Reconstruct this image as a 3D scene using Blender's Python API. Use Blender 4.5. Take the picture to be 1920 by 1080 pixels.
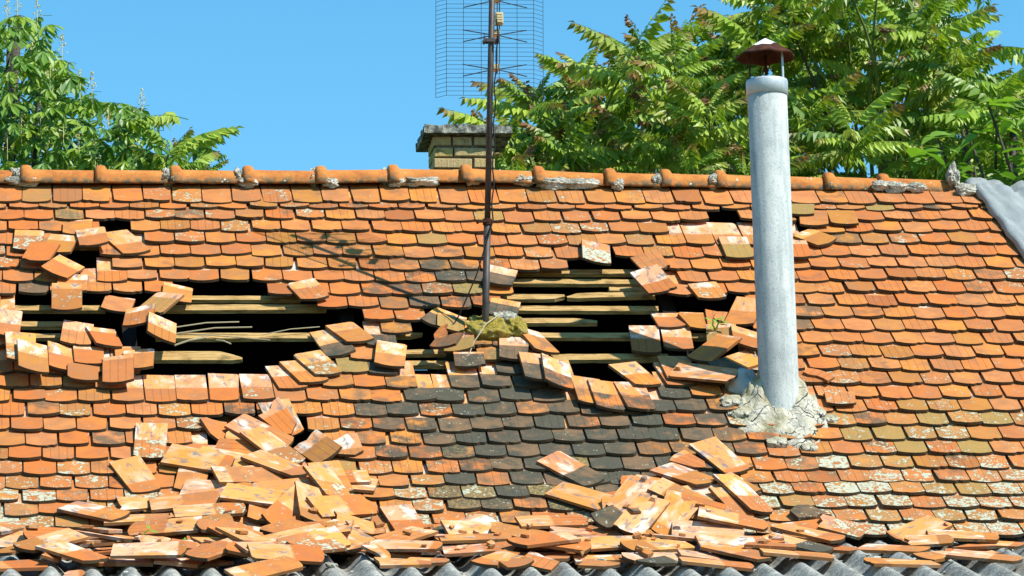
import bpy, math, random
import numpy as np
from mathutils import Matrix, Vector, noise as mnoise

for _o in list(bpy.data.objects):
    bpy.data.objects.remove(_o)
SC = bpy.context.scene
COL = SC.collection
PI = math.pi
rnd = random.Random(7)

# ------------------------------------------------------------------ camera, sky, sun, exposure
cam_d = bpy.data.cameras.new('camera'); cam = bpy.data.objects.new('camera', cam_d); COL.objects.link(cam)
_R, _U, _F = Vector((.99199, -.12350, -.02655)), Vector((.00107, -.20175, .97944)), Vector((.12638, .97158, .19995))
_F.normalize(); _R = (_R - _F * _R.dot(_F)).normalized(); _U = _R.cross(_F)
cam.matrix_world = Matrix(((_R.x, _U.x, -_F.x, 0), (_R.y, _U.y, -_F.y, 0), (_R.z, _U.z, -_F.z, 1.6), (0, 0, 0, 1)))
cam_d.sensor_width = 36; cam_d.lens = 145.97; cam_d.clip_start = .5; cam_d.clip_end = 3000
SC.camera = cam

SUN_AZ = math.radians(50)      # to the right of the house front, seen from the camera
SUN_EL = math.radians(49)
SUN_DIR = Vector((math.cos(SUN_EL) * math.sin(SUN_AZ), -math.cos(SUN_EL) * math.cos(SUN_AZ), math.sin(SUN_EL)))
world = bpy.data.worlds.new('World'); SC.world = world; world.use_nodes = True
wn = world.node_tree; wn.nodes.clear()
sky = wn.nodes.new('ShaderNodeTexSky'); sky.sky_type = 'NISHITA'; sky.sun_disc = False
sky.sun_elevation = SUN_EL
sky.sun_rotation = math.atan2(SUN_DIR.x, SUN_DIR.y)
sky.altitude = 200; sky.air_density = 1.0; sky.dust_density = 0.0; sky.ozone_density = 3.0
hsv = wn.nodes.new('ShaderNodeHueSaturation'); hsv.inputs['Saturation'].default_value = 1.3
hsv.inputs['Hue'].default_value = .482
bg = wn.nodes.new('ShaderNodeBackground'); bg.inputs['Strength'].default_value = .128
wo = wn.nodes.new('ShaderNodeOutputWorld')
wn.links.new(sky.outputs[0], hsv.inputs['Color']); wn.links.new(hsv.outputs[0], bg.inputs['Color']); wn.links.new(bg.outputs[0], wo.inputs['Surface'])
sun_d = bpy.data.lights.new('sun', 'SUN'); sun_d.energy = 4.8; sun_d.angle = math.radians(.5); sun_d.color = (1, .955, .87)
sun = bpy.data.objects.new('sun', sun_d); COL.objects.link(sun); sun.location = (12, 0, 25)
sun.rotation_euler = (-SUN_DIR).to_track_quat('-Z', 'Y').to_euler()
vs = SC.view_settings; vs.view_transform = 'Standard'; vs.look = 'None'; vs.gamma = 1; vs.exposure = 0.6; vs.use_curve_mapping = False
SC.cycles.use_denoising = True
SC.cycles.max_bounces = 6

# ------------------------------------------------------------------ helpers
WM = {}
def place(o, m, parent=None):
    o.parent = parent
    o.matrix_basis = (WM[parent.name].inverted() @ m) if parent else m
    WM[o.name] = m.copy()
    return o
def T(x, y, z): return Matrix.Translation((x, y, z))
def mesh_data(name, verts, faces, mat=None, smooth=False):
    me = bpy.data.meshes.new(name)
    me.from_pydata([tuple(v) for v in verts], [], [tuple(f) for f in faces])
    if mat: me.materials.append(mat)
    if smooth: me.polygons.foreach_set('use_smooth', [True] * len(me.polygons))
    me.update()
    return me
def add(name, me, m=None, parent=None):
    o = bpy.data.objects.new(name, me); COL.objects.link(o)
    place(o, m or (WM[parent.name] if parent else Matrix.Identity(4)), parent)
    return o
def empty(name, m):
    o = bpy.data.objects.new(name, None); COL.objects.link(o); o.empty_display_size = .2
    return place(o, m)
def tag(o, label, cat, group=None):
    o['label'] = label; o['category'] = cat
    if group: o['group'] = group
    return o
def fattr(me, name, dom, vals, typ='FLOAT'):
    a = me.attributes.new(name, typ, dom)
    a.data.foreach_set('vector' if typ == 'FLOAT_VECTOR' else 'value', np.asarray(vals, dtype=np.float32).ravel())
class MB:
    def __init__(s): s.v = []; s.f = []
    def add(s, v, f):
        b = len(s.v); s.v += [tuple(p) for p in v]; s.f += [tuple(i + b for i in q) for q in f]
    def box(s, x0, x1, y0, y1, z0, z1, M=None):
        v = [Vector((x, y, z)) for x in (x0, x1) for y in (y0, y1) for z in (z0, z1)]
        if M: v = [M @ p for p in v]
        s.add(v, [(0, 1, 3, 2), (4, 6, 7, 5), (0, 4, 5, 1), (2, 3, 7, 6), (0, 2, 6, 4), (1, 5, 7, 3)])
    def tube(s, pts, rad, n=8, cap=True):
        pts = [Vector(p) for p in pts]; rad = rad if hasattr(rad, '__len__') else [rad] * len(pts)
        vs_, fs = [], []
        for i, p in enumerate(pts):
            d = (pts[min(i + 1, len(pts) - 1)] - pts[max(i - 1, 0)]).normalized()
            a = d.orthogonal().normalized() if i == 0 else (a - d * a.dot(d)).normalized()
            b = d.cross(a)
            for k in range(n):
                t = 2 * PI * k / n; vs_.append(p + (a * math.cos(t) + b * math.sin(t)) * rad[i])
        for i in range(len(pts) - 1):
            for k in range(n):
                fs.append((i * n + k, i * n + (k + 1) % n, (i + 1) * n + (k + 1) % n, (i + 1) * n + k))
        if cap: fs.append(tuple(range(n))[::-1]); fs.append(tuple((len(pts) - 1) * n + k for k in range(n)))
        s.add(vs_, fs)
    def lathe(s, prof, n=28, M=None, closed=False):
        vs_, fs = [], []
        for r, z in prof:
            for k in range(n):
                t = 2 * PI * k / n; p = Vector((r * math.cos(t), r * math.sin(t), z)); vs_.append(M @ p if M else p)
        m = len(prof)
        for i in range(m - 1 + (1 if closed else 0)):
            j = (i + 1) % m
            for k in range(n): fs.append((i * n + k, i * n + (k + 1) % n, j * n + (k + 1) % n, j * n + k))
        s.add(vs_, fs)
    def build(s, name, mat, parent=None, m=None, smooth=False, world=False):
        me = mesh_data(name, s.v, s.f, mat, smooth)
        return add(name, me, m, parent)
def nz(p, sc, seed=0.): return mnoise.noise(Vector((p[0] * sc + seed, p[1] * sc - seed * .7, p[2] * sc + seed * 1.3)))
def lump(rx, ry, rz, seed, rough=.25, sub=3, flat=False):
    import bmesh
    bm = bmesh.new(); bmesh.ops.create_icosphere(bm, subdivisions=sub, radius=1)
    vs_ = []
    for v in bm.verts:
        p = v.co.copy(); q = Vector((max(-.8, min(.8, p.x)), max(-.8, min(.8, p.y)), max(-.75, min(.75, p.z)))) if flat else p
        k = 1 + rough * (nz(p, 1.4, seed) + .6 * nz(p, 3.5, seed + 3) + .35 * nz(p, 8, seed + 9))
        vs_.append((q.x * rx * k, q.y * ry * k, q.z * rz * k))
    fs = [tuple(v.index for v in f.verts) for f in bm.faces]; bm.free()
    return vs_, fs

# ------------------------------------------------------------------ materials
class NT:
    def __init__(s, name):
        s.m = bpy.data.materials.new(name); s.m.use_nodes = True; s.t = s.m.node_tree; s.t.nodes.clear()
        s.out = s.n('ShaderNodeOutputMaterial')
    def n(s, t, **k):
        x = s.t.nodes.new(t)
        for a, b in k.items(): setattr(x, a, b)
        return x
    def link(s, a, b): s.t.links.new(a, b)
    def val(s, sock, v):
        if v is None: return
        if isinstance(v, (int, float, tuple, list)): sock.default_value = v
        else: s.link(v, sock)
    def math(s, op, a, b=None, c=None, clamp=False):
        x = s.n('ShaderNodeMath', operation=op, use_clamp=clamp)
        for i, v in enumerate((a, b, c)): s.val(x.inputs[i], v)
        return x.outputs[0]
    def vmath(s, op, a, b=None):
        x = s.n('ShaderNodeVectorMath', operation=op); s.val(x.inputs[0], a)
        if op == 'SCALE': s.val(x.inputs[3], b)
        else: s.val(x.inputs[1], b)
        return x.outputs[0]
    def mix(s, f, a, b, mode='MIX'):
        x = s.n('ShaderNodeMix', data_type='RGBA', blend_type=mode); x.clamp_factor = True
        s.val(x.inputs[0], f)
        for i, v in ((6, a), (7, b)):
            if isinstance(v, (tuple, list)) and len(v) == 3: v = (*v, 1)
            s.val(x.inputs[i], v)
        return x.outputs[2]
    def noise(s, vec, scale, detail=3, rough=.55, dist=0):
        x = s.n('ShaderNodeTexNoise'); s.val(x.inputs['Vector'], vec); x.inputs['Scale'].default_value = scale
        x.inputs['Detail'].default_value = detail; x.inputs['Roughness'].default_value = rough; x.inputs['Distortion'].default_value = dist
        return x.outputs[0]
    def voro(s, vec, scale, feature='F1', rand=1):
        x = s.n('ShaderNodeTexVoronoi', feature=feature); s.val(x.inputs['Vector'], vec); x.inputs['Scale'].default_value = scale
        x.inputs['Randomness'].default_value = rand
        return x.outputs
    def ramp(s, f, stops, interp='LINEAR'):
        x = s.n('ShaderNodeValToRGB'); s.val(x.inputs[0], f); e = x.color_ramp.elements; x.color_ramp.interpolation = interp
        while len(e) < len(stops): e.new(.5)
        for i, (p, c) in enumerate(stops):
            e[i].position = p; e[i].color = (*c, 1) if len(c) == 3 else c
        return x.outputs[0]
    def step(s, v, a, b):   # smooth step a->b
        x = s.n('ShaderNodeMapRange', interpolation_type='SMOOTHSTEP'); s.val(x.inputs[0], v); s.val(x.inputs[1], a); s.val(x.inputs[2], b)
        return x.outputs[0]
    def geo(s, name, out='Fac'):
        x = s.n('ShaderNodeAttribute', attribute_type='GEOMETRY', attribute_name=name); return x.outputs[out]
    def par(s, name):       # per-object property plus per-face attribute
        x = s.n('ShaderNodeAttribute', attribute_type='OBJECT', attribute_name=name)
        return s.math('ADD', x.outputs['Fac'], s.geo(name))
    def obj(s): return s.n('ShaderNodeTexCoord').outputs['Object']
    def bsdf(s, col, rough=.8, bump=None, dist=.002, strength=1., metal=0, spec=.3, trans=None):
        b = s.n('ShaderNodeBsdfPrincipled'); 
        if isinstance(col, tuple) and len(col) == 3: col = (*col, 1)
        s.val(b.inputs['Base Color'], col); s.val(b.inputs['Roughness'], rough); s.val(b.inputs['Metallic'], metal)
        b.inputs['Specular IOR Level'].default_value = spec
        if bump is not None:
            x = s.n('ShaderNodeBump'); s.link(bump, x.inputs['Height']); x.inputs['Distance'].default_value = dist; x.inputs['Strength'].default_value = strength
            s.link(x.outputs[0], b.inputs['Normal'])
        sh = b.outputs[0]
        if trans:
            tr = s.n('ShaderNodeBsdfTranslucent'); s.val(tr.inputs[0], trans[1]); mx = s.n('ShaderNodeMixShader'); mx.inputs[0].default_value = trans[0]
            s.link(sh, mx.inputs[1]); s.link(tr.outputs[0], mx.inputs[2]); sh = mx.outputs[0]
        s.link(sh, s.out.inputs['Surface'])
        return s.m

def tile_material():
    N = NT('clay_tile')
    tc = N.geo('tc', 'Vector'); r = N.math('FRACT', N.par('tone'))
    off = N.n('ShaderNodeCombineXYZ'); N.link(N.math('MULTIPLY', r, 37.), off.inputs[0]); N.link(N.math('MULTIPLY', r, 91.3), off.inputs[1]); N.link(N.math('MULTIPLY', r, 53.), off.inputs[2])
    P = N.vmath('ADD', tc, off.outputs[0])
    sep = N.n('ShaderNodeSeparateXYZ'); N.link(tc, sep.inputs[0]); x, y = sep.outputs[0], sep.outputs[1]
    n1 = N.noise(P, 9, 4, .6); n2 = N.noise(P, 60, 4, .65); n3 = N.noise(P, 260, 2, .6)
    r2 = N.math('FRACT', N.math('MULTIPLY', r, 7.31)); r3 = N.math('FRACT', N.math('MULTIPLY', r, 17.77)); r4 = N.math('FRACT', N.math('MULTIPLY', r, 41.3))
    base = N.ramp(r2, [(0, (.46, .135, .030)), (.22, (.53, .172, .036)), (.42, (.43, .155, .050)), (.6, (.55, .210, .036)), (.78, (.51, .195, .068)), (.92, (.41, .175, .032)), (1, (.34, .11, .032))])
    base = N.mix(N.step(n1, .35, .7), base, N.mix(.5, base, (.34, .105, .04)))
    base = N.mix(N.math('MULTIPLY', N.step(n2, .55, .75), .35), base, (.25, .10, .045))
    base = N.mix(N.math('MULTIPLY', N.step(n3, .6, .8), .35), base, (.56, .27, .13))
    # longitudinal press lines
    xl = N.math('ABSOLUTE', N.math('SUBTRACT', N.math('FRACT', N.math('ADD', N.math('DIVIDE', x, .0445), .5)), .5))
    line = N.math('MULTIPLY', N.math('MULTIPLY', N.math('LESS_THAN', xl, .035), N.math('LESS_THAN', N.math('ABSOLUTE', x), .07)), N.par('groove'))
    base = N.mix(N.math('MULTIPLY', line, .6), base, (.10, .045, .025))
    # soot and algae
    so = N.par('soot')
    sm = N.step(N.math('ADD', N.math('MULTIPLY', so, 1.35), N.math('MULTIPLY', N.math('SUBTRACT', n1, .5), 1.7)), .30, .85)
    sootc = N.mix(n2, (.024, .033, .027), (.070, .083, .062))
    base = N.mix(N.math('MULTIPLY', sm, .95), base, N.mix(N.math('MULTIPLY', line, .5), sootc, (.02, .02, .018)))
    # grey brown wash of age near the tail
    ag = N.math('MULTIPLY', N.step(N.math('ADD', n1, N.math('MULTIPLY', r3, .25)), .55, .85), .45)
    base = N.mix(ag, base, (.30, .155, .07))
    # ochre moss
    mo = N.par('moss')
    mm = N.step(N.math('ADD', mo, N.math('MULTIPLY', N.math('SUBTRACT', n2, .5), 1.6)), .42, .75)
    base = N.mix(N.math('MULTIPLY', mm, .85), base, N.mix(N.noise(P, 110, 3), (.20, .13, .025), (.36, .27, .10)))
    # clean unweathered head
    stre = N.n('ShaderNodeMapping'); N.link(P, stre.inputs[0]); stre.inputs['Scale'].default_value = (1.5, .7, 1)
    f1 = N.noise(stre.outputs[0], 8, 4, .5, .5); f2 = N.noise(N.vmath('ADD', stre.outputs[0], (5., 9., 2.)), 12, 3, .5, .4)
    fresh = N.ramp(r4, [(0, (.62, .25, .075)), (.3, (.66, .32, .12)), (.5, (.66, .28, .058)), (.7, (.66, .34, .18)), (1, (.58, .20, .075))])
    fresh = N.mix(N.step(f1, .46, .66), fresh, (.74, .46, .32))
    wh = N.par('pale')
    f3 = N.noise(N.vmath('ADD', stre.outputs[0], (11., 3., 7.)), 6, 3, .5, .3); f4 = N.noise(N.vmath('ADD', stre.outputs[0], (2., 13., 4.)), 17, 3, .55, .6)
    fresh = N.mix(N.math('MULTIPLY', N.step(f3, .54, .66), .8), fresh, (.60, .22, .045))
    fresh = N.mix(N.step(N.math('ADD', f1, N.math('MULTIPLY', wh, .13)), .60, .80), fresh, (.66, .58, .49))
    fresh = N.mix(N.math('MULTIPLY', N.step(N.math('ADD', f2, N.math('MULTIPLY', wh, .04)), .60, .76), .8), fresh, (.15, .15, .145))
    fresh = N.mix(N.math('MULTIPLY', N.step(N.noise(stre.outputs[0], 24, 2, .5, .5), .64, .74), .7), fresh, (.38, .10, .04))
    edge_y = N.math('ADD', N.par('line'), N.math('MULTIPLY', N.math('SUBTRACT', n2, .5), .02))
    am = N.par('amber')
    fresh = N.mix(N.math('MULTIPLY', am, .55), fresh, N.mix(N.step(f2, .55, .72), (.56, .225, .040), (.62, .42, .24)))
    fresh = N.mix(N.math('MULTIPLY', N.step(f4, .54, .68), .8), fresh, (.15, .155, .15))
    hm_ = N.math('MAXIMUM', N.step(N.math('SUBTRACT', y, edge_y), -.006, .010), N.geo('under'))
    col = N.mix(hm_, base, fresh)
    # pale lichen discs, only where weathered
    li = N.par('lichen'); cl = N.noise(P, 15, 2, .5)
    rv = N.voro(P, 46)
    thr = N.math('MULTIPLY', N.step(N.math('ADD', cl, N.math('MULTIPLY', li, .52)), .64, 1.0), .62)
    rv2 = N.voro(N.vmath('ADD', P, (3., 7., 1.)), 88)
    thr2 = N.math('MULTIPLY', N.math('ADD', .30, N.math('MULTIPLY', li, .35)), N.step(N.math('ADD', N.noise(P, 19, 2), N.math('MULTIPLY', li, .16)), .61, .71))
    dn = N.math('MULTIPLY', N.math('SUBTRACT', n2, .5), .28)
    spot = N.math('MAXIMUM', N.step(N.math('SUBTRACT', thr, N.math('ADD', rv[0], dn)), -.04, .06), N.step(N.math('SUBTRACT', thr2, N.math('ADD', rv2[0], dn)), -.04, .06))
    spot = N.math('MULTIPLY', spot, N.math('SUBTRACT', 1., hm_))
    halo = N.math('MULTIPLY', N.step(N.math('ADD', cl, N.math('MULTIPLY', li, .5)), .62, .95), N.math('SUBTRACT', 1., hm_))
    col = N.mix(N.math('MULTIPLY', halo, .45), col, (.21, .155, .06))
    lc = N.mix(N.noise(P, 90, 2), (.26, .29, .19), (.56, .57, .46))
    col = N.mix(N.math('MULTIPLY', spot, .92), col, lc)
    # algae crust and painted seam shade on the tail and side edges
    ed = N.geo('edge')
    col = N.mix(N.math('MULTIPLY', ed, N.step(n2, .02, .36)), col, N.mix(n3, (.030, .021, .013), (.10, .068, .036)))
    bump = N.math('ADD', N.math('ADD', N.math('MULTIPLY', n2, .5), N.math('MULTIPLY', n3, .35)), N.math('SUBTRACT', N.math('MULTIPLY', spot, .9), N.math('MULTIPLY', line, 1.2)))
    return N.bsdf(col, .88, bump, .0016, .9, spec=.2)
M_TILE = tile_material()

def simple_mat(name, stops, scale, rough=.85, bumpd=.004, detail=5, spec=.25, metal=0, scale2=None):
    N = NT(name); P = N.obj()
    a = N.noise(P, scale, detail, .62); b = N.noise(P, (scale2 or scale * 7), 3, .6)
    f = N.math('ADD', N.math('MULTIPLY', a, .7), N.math('MULTIPLY', b, .3))
    return N.bsdf(N.ramp(f, stops), rough, N.math('ADD', N.math('MULTIPLY', a, .6), N.math('MULTIPLY', b, .5)), bumpd, 1, metal, spec)
def ridge_material():
    N = NT('ridge_clay'); P = N.obj(); oi = N.n('ShaderNodeObjectInfo').outputs['Random']
    off = N.n('ShaderNodeCombineXYZ'); N.link(N.math('MULTIPLY', oi, 50.), off.inputs[0]); Q = N.vmath('ADD', P, off.outputs[0])
    a = N.noise(Q, 11, 5, .65); b = N.noise(Q, 60, 4)
    c = N.ramp(a, [(.28, (.30, .095, .026)), (.45, (.44, .155, .034)), (.6, (.50, .20, .045)), (.72, (.33, .15, .045))])
    c = N.mix(N.math('MULTIPLY', N.step(b, .52, .7), .5), c, (.25, .10, .04))
    c = N.mix(N.math('MULTIPLY', N.step(oi, .5, 1.), .35), c, (.55, .21, .05))
    low = N.step(N.geo('low'), .62, .90)
    c = N.mix(N.math('MULTIPLY', low, N.step(N.noise(Q, 22, 4), .36, .58)), c, (.12, .095, .055))
    v = N.voro(Q, 46); th = N.math('MULTIPLY', N.step(N.math('ADD', N.noise(Q, 11, 2), N.math('MULTIPLY', low, .06)), .55, .80), .5)
    sp = N.step(N.math('SUBTRACT', th, N.math('ADD', v[0], N.math('MULTIPLY', N.math('SUBTRACT', b, .5), .5))), -.03, .06)
    c = N.mix(sp, c, N.mix(b, (.42, .40, .28), (.75, .73, .62)))
    return N.bsdf(c, .87, N.math('ADD', b, sp), .003, 1, spec=.2)
M_RIDGE = ridge_material()
M_MORTAR = simple_mat('lichen_mortar', [(.28, (.05, .045, .03)), (.42, (.22, .21, .16)), (.55, (.50, .48, .40)), (.72, (.70, .68, .58))], 16, .95, .02)
M_WOOD = None
def wood_material(name, stops, dark):
    N = NT(name); P = N.obj(); mp = N.n('ShaderNodeMapping'); N.link(P, mp.inputs[0]); mp.inputs['Scale'].default_value = (2.2, 60, 60)
    oi = N.n('ShaderNodeObjectInfo').outputs['Random']; off = N.n('ShaderNodeCombineXYZ'); N.link(N.math('MULTIPLY', oi, 80.), off.inputs[0])
    Q = N.vmath('ADD', mp.outputs[0], off.outputs[0])
    a = N.noise(Q, 2.2, 5, .65, .8); b = N.noise(Q, 9, 3, .6)
    c = N.ramp(N.math('ADD', N.math('MULTIPLY', a, .7), N.math('MULTIPLY', b, .3)), stops)
    c = N.mix(N.step(N.noise(P, 7, 3), .55, .72), c, dark)
    return N.bsdf(c, .85, N.math('ADD', a, b), .004, 1, spec=.2)
M_WOOD = wood_material('weathered_batten', [(.34, (.08, .05, .016)), (.43, (.33, .19, .06)), (.55, (.56, .36, .135)), (.75, (.70, .53, .28))], (.20, .13, .045))
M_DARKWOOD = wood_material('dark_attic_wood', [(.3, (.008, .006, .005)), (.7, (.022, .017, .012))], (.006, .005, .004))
M_PIPE = None
def pipe_material():
    N = NT('grey_cement_pipe'); P = N.obj(); a = N.noise(P, 5, 5, .6); b = N.noise(P, 70, 3, .7); d = N.noise(P, 190, 2, .6)
    mp = N.n('ShaderNodeMapping'); N.link(P, mp.inputs[0]); mp.inputs['Scale'].default_value = (9, 9, .8); st = N.noise(mp.outputs[0], 2.4, 4, .6)
    c = N.ramp(a, [(.3, (.33, .36, .35)), (.55, (.47, .50, .475)), (.75, (.55, .57, .53))])
    c = N.mix(N.math('MULTIPLY', N.step(st, .46, .66), .5), c, (.24, .28, .29))
    c = N.mix(N.math('MULTIPLY', N.step(b, .54, .68), .6), c, (.20, .23, .24))
    c = N.mix(N.math('MULTIPLY', N.step(d, .60, .75), .6), c, (.72, .74, .72))
    return N.bsdf(c, .7, N.math('ADD', b, d), .002, 1, spec=.3)
M_PIPE = pipe_material()
M_GALV = simple_mat('dull_galvanised', [(.3, (.33, .38, .42)), (.6, (.52, .57, .60)), (.8, (.62, .65, .66))], 12, .5, .001, spec=.4, metal=.3)
M_RUST = simple_mat('rusty_sheet', [(.3, (.018, .007, .004)), (.5, (.05, .016, .008)), (.7, (.11, .036, .016))], 18, .9, .004)
M_CAPTOP = simple_mat('painted_sunlit_top', [(.3, (.50, .48, .46)), (.6, (.78, .78, .77))], 14, .6, .001)  # pale colour stands for sunlight on the rusty cap
M_MAST = simple_mat('mast_steel', [(.35, (.040, .036, .034)), (.55, (.075, .062, .055)), (.75, (.12, .07, .045))], 16, .55, .001, spec=.4, metal=.3)
M_WIRE = NT('antenna_wire').bsdf((.03, .045, .06, 1), .5, spec=.4)
M_BEIGE = NT('aged_plastic').bsdf((.62, .50, .28, 1), .6)
M_CABLE = NT('black_cable').bsdf((.012, .012, .012, 1), .6)
M_STRAW = NT('pale_stalk').bsdf((.42, .36, .22, 1), .9)
def cement_material():
    N = NT('cracked_cement'); P = N.obj(); a = N.noise(P, 6, 5, .65); b = N.noise(P, 45, 4, .7)
    W_ = N.vmath('ADD', P, N.vmath('SCALE', N.n('ShaderNodeTexNoise').outputs['Color'], .05))
    e1 = N.voro(W_, 6, 'DISTANCE_TO_EDGE')[0]; e2 = N.voro(W_, 17, 'DISTANCE_TO_EDGE')[0]
    crack = N.math('MAXIMUM', N.math('SUBTRACT', 1., N.step(e1, .0, .022)), N.math('MULTIPLY', N.math('MULTIPLY', N.math('SUBTRACT', 1., N.step(e2, .0, .03)), .6), N.step(a, .5, .6)))
    c = N.ramp(a, [(.3, (.20, .17, .085)), (.42, (.36, .33, .22)), (.55, (.50, .475, .385)), (.8, (.57, .55, .47))])
    c = N.mix(N.math('MULTIPLY', N.step(b, .55, .7), .5), c, (.25, .21, .11))
    crack = N.math('MULTIPLY', crack, N.step(N.noise(P, 7, 3), .40, .62)); c = N.mix(N.math('MULTIPLY', crack, .8), c, (.05, .042, .03))
    return N.bsdf(c, .95, N.math('SUBTRACT', N.math('ADD', a, N.math('MULTIPLY', b, .6)), N.math('MULTIPLY', crack, 1.5)), .018, 1, spec=.15)
M_CEMENT = cement_material()
M_MOSS = simple_mat('mossy_stone', [(.30, (.07, .05, .02)), (.42, (.26, .20, .035)), (.50, (.44, .34, .05)), (.58, (.30, .25, .10)), (.70, (.50, .47, .36))], 22, .97, .03)
def asbestos_material():
    N = NT('grey_corrugated_cement'); P = N.obj(); a = N.noise(P, 9, 5, .7); b = N.noise(P, 46, 4, .75); d = N.noise(P, 160, 3, .6)
    c = N.ramp(N.math('ADD', N.math('MULTIPLY', a, .5), N.math('MULTIPLY', b, .5)), [(.3, (.09, .09, .08)), (.45, (.24, .24, .215)), (.56, (.42, .42, .37)), (.68, (.64, .62, .54))])
    c = N.mix(N.math('MULTIPLY', N.step(d, .52, .68), .5), c, (.13, .14, .135))
    c = N.mix(N.math('MULTIPLY', N.step(N.noise(P, 60, 2), .62, .7), .7), c, (.62, .63, .55))
    return N.bsdf(c, .95, N.math('ADD', b, N.math('MULTIPLY', d, .6)), .008, 1, spec=.15)
M_ASB = asbestos_material()
def tarp_material():
    N = NT('silver_tarpaulin'); P = N.obj(); a = N.noise(P, 4, 4); 
    g = N.math('MULTIPLY', N.math('SINE', N.math('MULTIPLY', N.geo('tu'), 900.)), N.math('SINE', N.math('MULTIPLY', N.geo('tv'), 900.)))
    c = N.ramp(a, [(.3, (.29, .33, .33)), (.7, (.42, .46, .45))])
    return N.bsdf(c, .6, N.math('ADD', N.noise(P, 22, 4, .6, 1.), N.math('MULTIPLY', g, .2)), .012, .9, spec=.35)
M_TARP = tarp_material()
def brick_material():
    N = NT('yellow_chimney_brick'); P = N.obj(); oi = N.n('ShaderNodeObjectInfo').outputs['Random']
    off = N.n('ShaderNodeCombineXYZ'); N.link(N.math('MULTIPLY', oi, 60.), off.inputs[0]); Q = N.vmath('ADD', P, off.outputs[0])
    a = N.noise(Q, 14, 4); b = N.noise(Q, 90, 3)
    mp = N.n('ShaderNodeMapping'); N.link(Q, mp.inputs[0]); mp.inputs['Scale'].default_value = (14, 1, 1); st = N.noise(mp.outputs[0], 9, 2)
    c = N.ramp(oi, [(0, (.38, .29, .14)), (.35, (.48, .36, .10)), (.65, (.40, .30, .16)), (1, (.44, .30, .11))])
    c = N.mix(N.math('MULTIPLY', N.step(st, .45, .65), .35), c, (.56, .50, .26))
    c = N.mix(N.math('MULTIPLY', N.step(a, .55, .72), .7), c, (.08, .065, .045))
    c = N.mix(N.math('MULTIPLY', N.step(b, .6, .72), .4), c, (.62, .57, .40))
    return N.bsdf(c, .95, N.math('ADD', st, b), .004, 1, spec=.15)
M_BRICK = brick_material()
M_BRICKMORTAR = simple_mat('chimney_mortar', [(.3, (.05, .045, .035)), (.6, (.20, .18, .14))], 30, .95, .01)
M_SLAB = simple_mat('lichen_slab', [(.33, (.030, .028, .024)), (.46, (.10, .10, .085)), (.55, (.30, .31, .25)), (.68, (.52, .54, .45))], 22, .97, .014)
M_WALL = simple_mat('old_render', [(.3, (.42, .38, .30)), (.7, (.60, .56, .46))], 3, .95, .006)
M_GRASS = simple_mat('ground_grass', [(.3, (.03, .05, .012)), (.6, (.06, .10, .022)), (.8, (.11, .10, .05))], .8, .95, .03, scale2=9)
M_BARK = simple_mat('bark', [(.3, (.045, .036, .028)), (.6, (.10, .085, .065)), (.8, (.17, .15, .12))], 14, .95, .01)
M_GREENSTEM = simple_mat('green_stem', [(.3, (.10, .13, .03)), (.7, (.19, .25, .06))], 9, .7, .002)
def leaf_material(name, stops, young, tr=.35):
    N = NT(name); oi = N.n('ShaderNodeObjectInfo').outputs['Random']
    r = N.math('FRACT', N.math('ADD', oi, N.geo('lr')))
    c = N.ramp(r, stops)
    if young:
        y = N.math('MULTIPLY', N.step(N.math('ADD', N.geo('tip'), N.math('MULTIPLY', N.math('SUBTRACT', N.par('young'), .6), .9)), .55, 1.0), 1.0)
        c = N.mix(y, c, N.ramp(r, [(0, (.20, .07, .028)), (.5, (.28, .17, .05)), (1, (.17, .06, .04))]))
    tcol = N.mix(1., c, (1.5, 1.6, .5, 1), 'MULTIPLY')
    return N.bsdf(c, .45, None, trans=(tr, tcol), spec=.45)
M_AIL = leaf_material('pinnate_leaf', [(0, (.10, .19, .022)), (.35, (.20, .32, .028)), (.7, (.33, .44, .05)), (1, (.24, .30, .045))], True, .22)
M_CHEST = leaf_material('palmate_leaf', [(0, (.06, .16, .024)), (.5, (.12, .24, .028)), (1, (.23, .34, .03))], False, .2)
M_BROAD = leaf_material('broad_leaf', [(0, (.10, .22, .03)), (.5, (.15, .30, .035)), (1, (.20, .35, .045))], False, .35)
M_FLOWER = NT('cream_blossom').bsdf((.55, .50, .22, 1), .8)
M_WEED = NT('weed_green').bsdf((.17, .30, .03, 1), .6)

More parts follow.
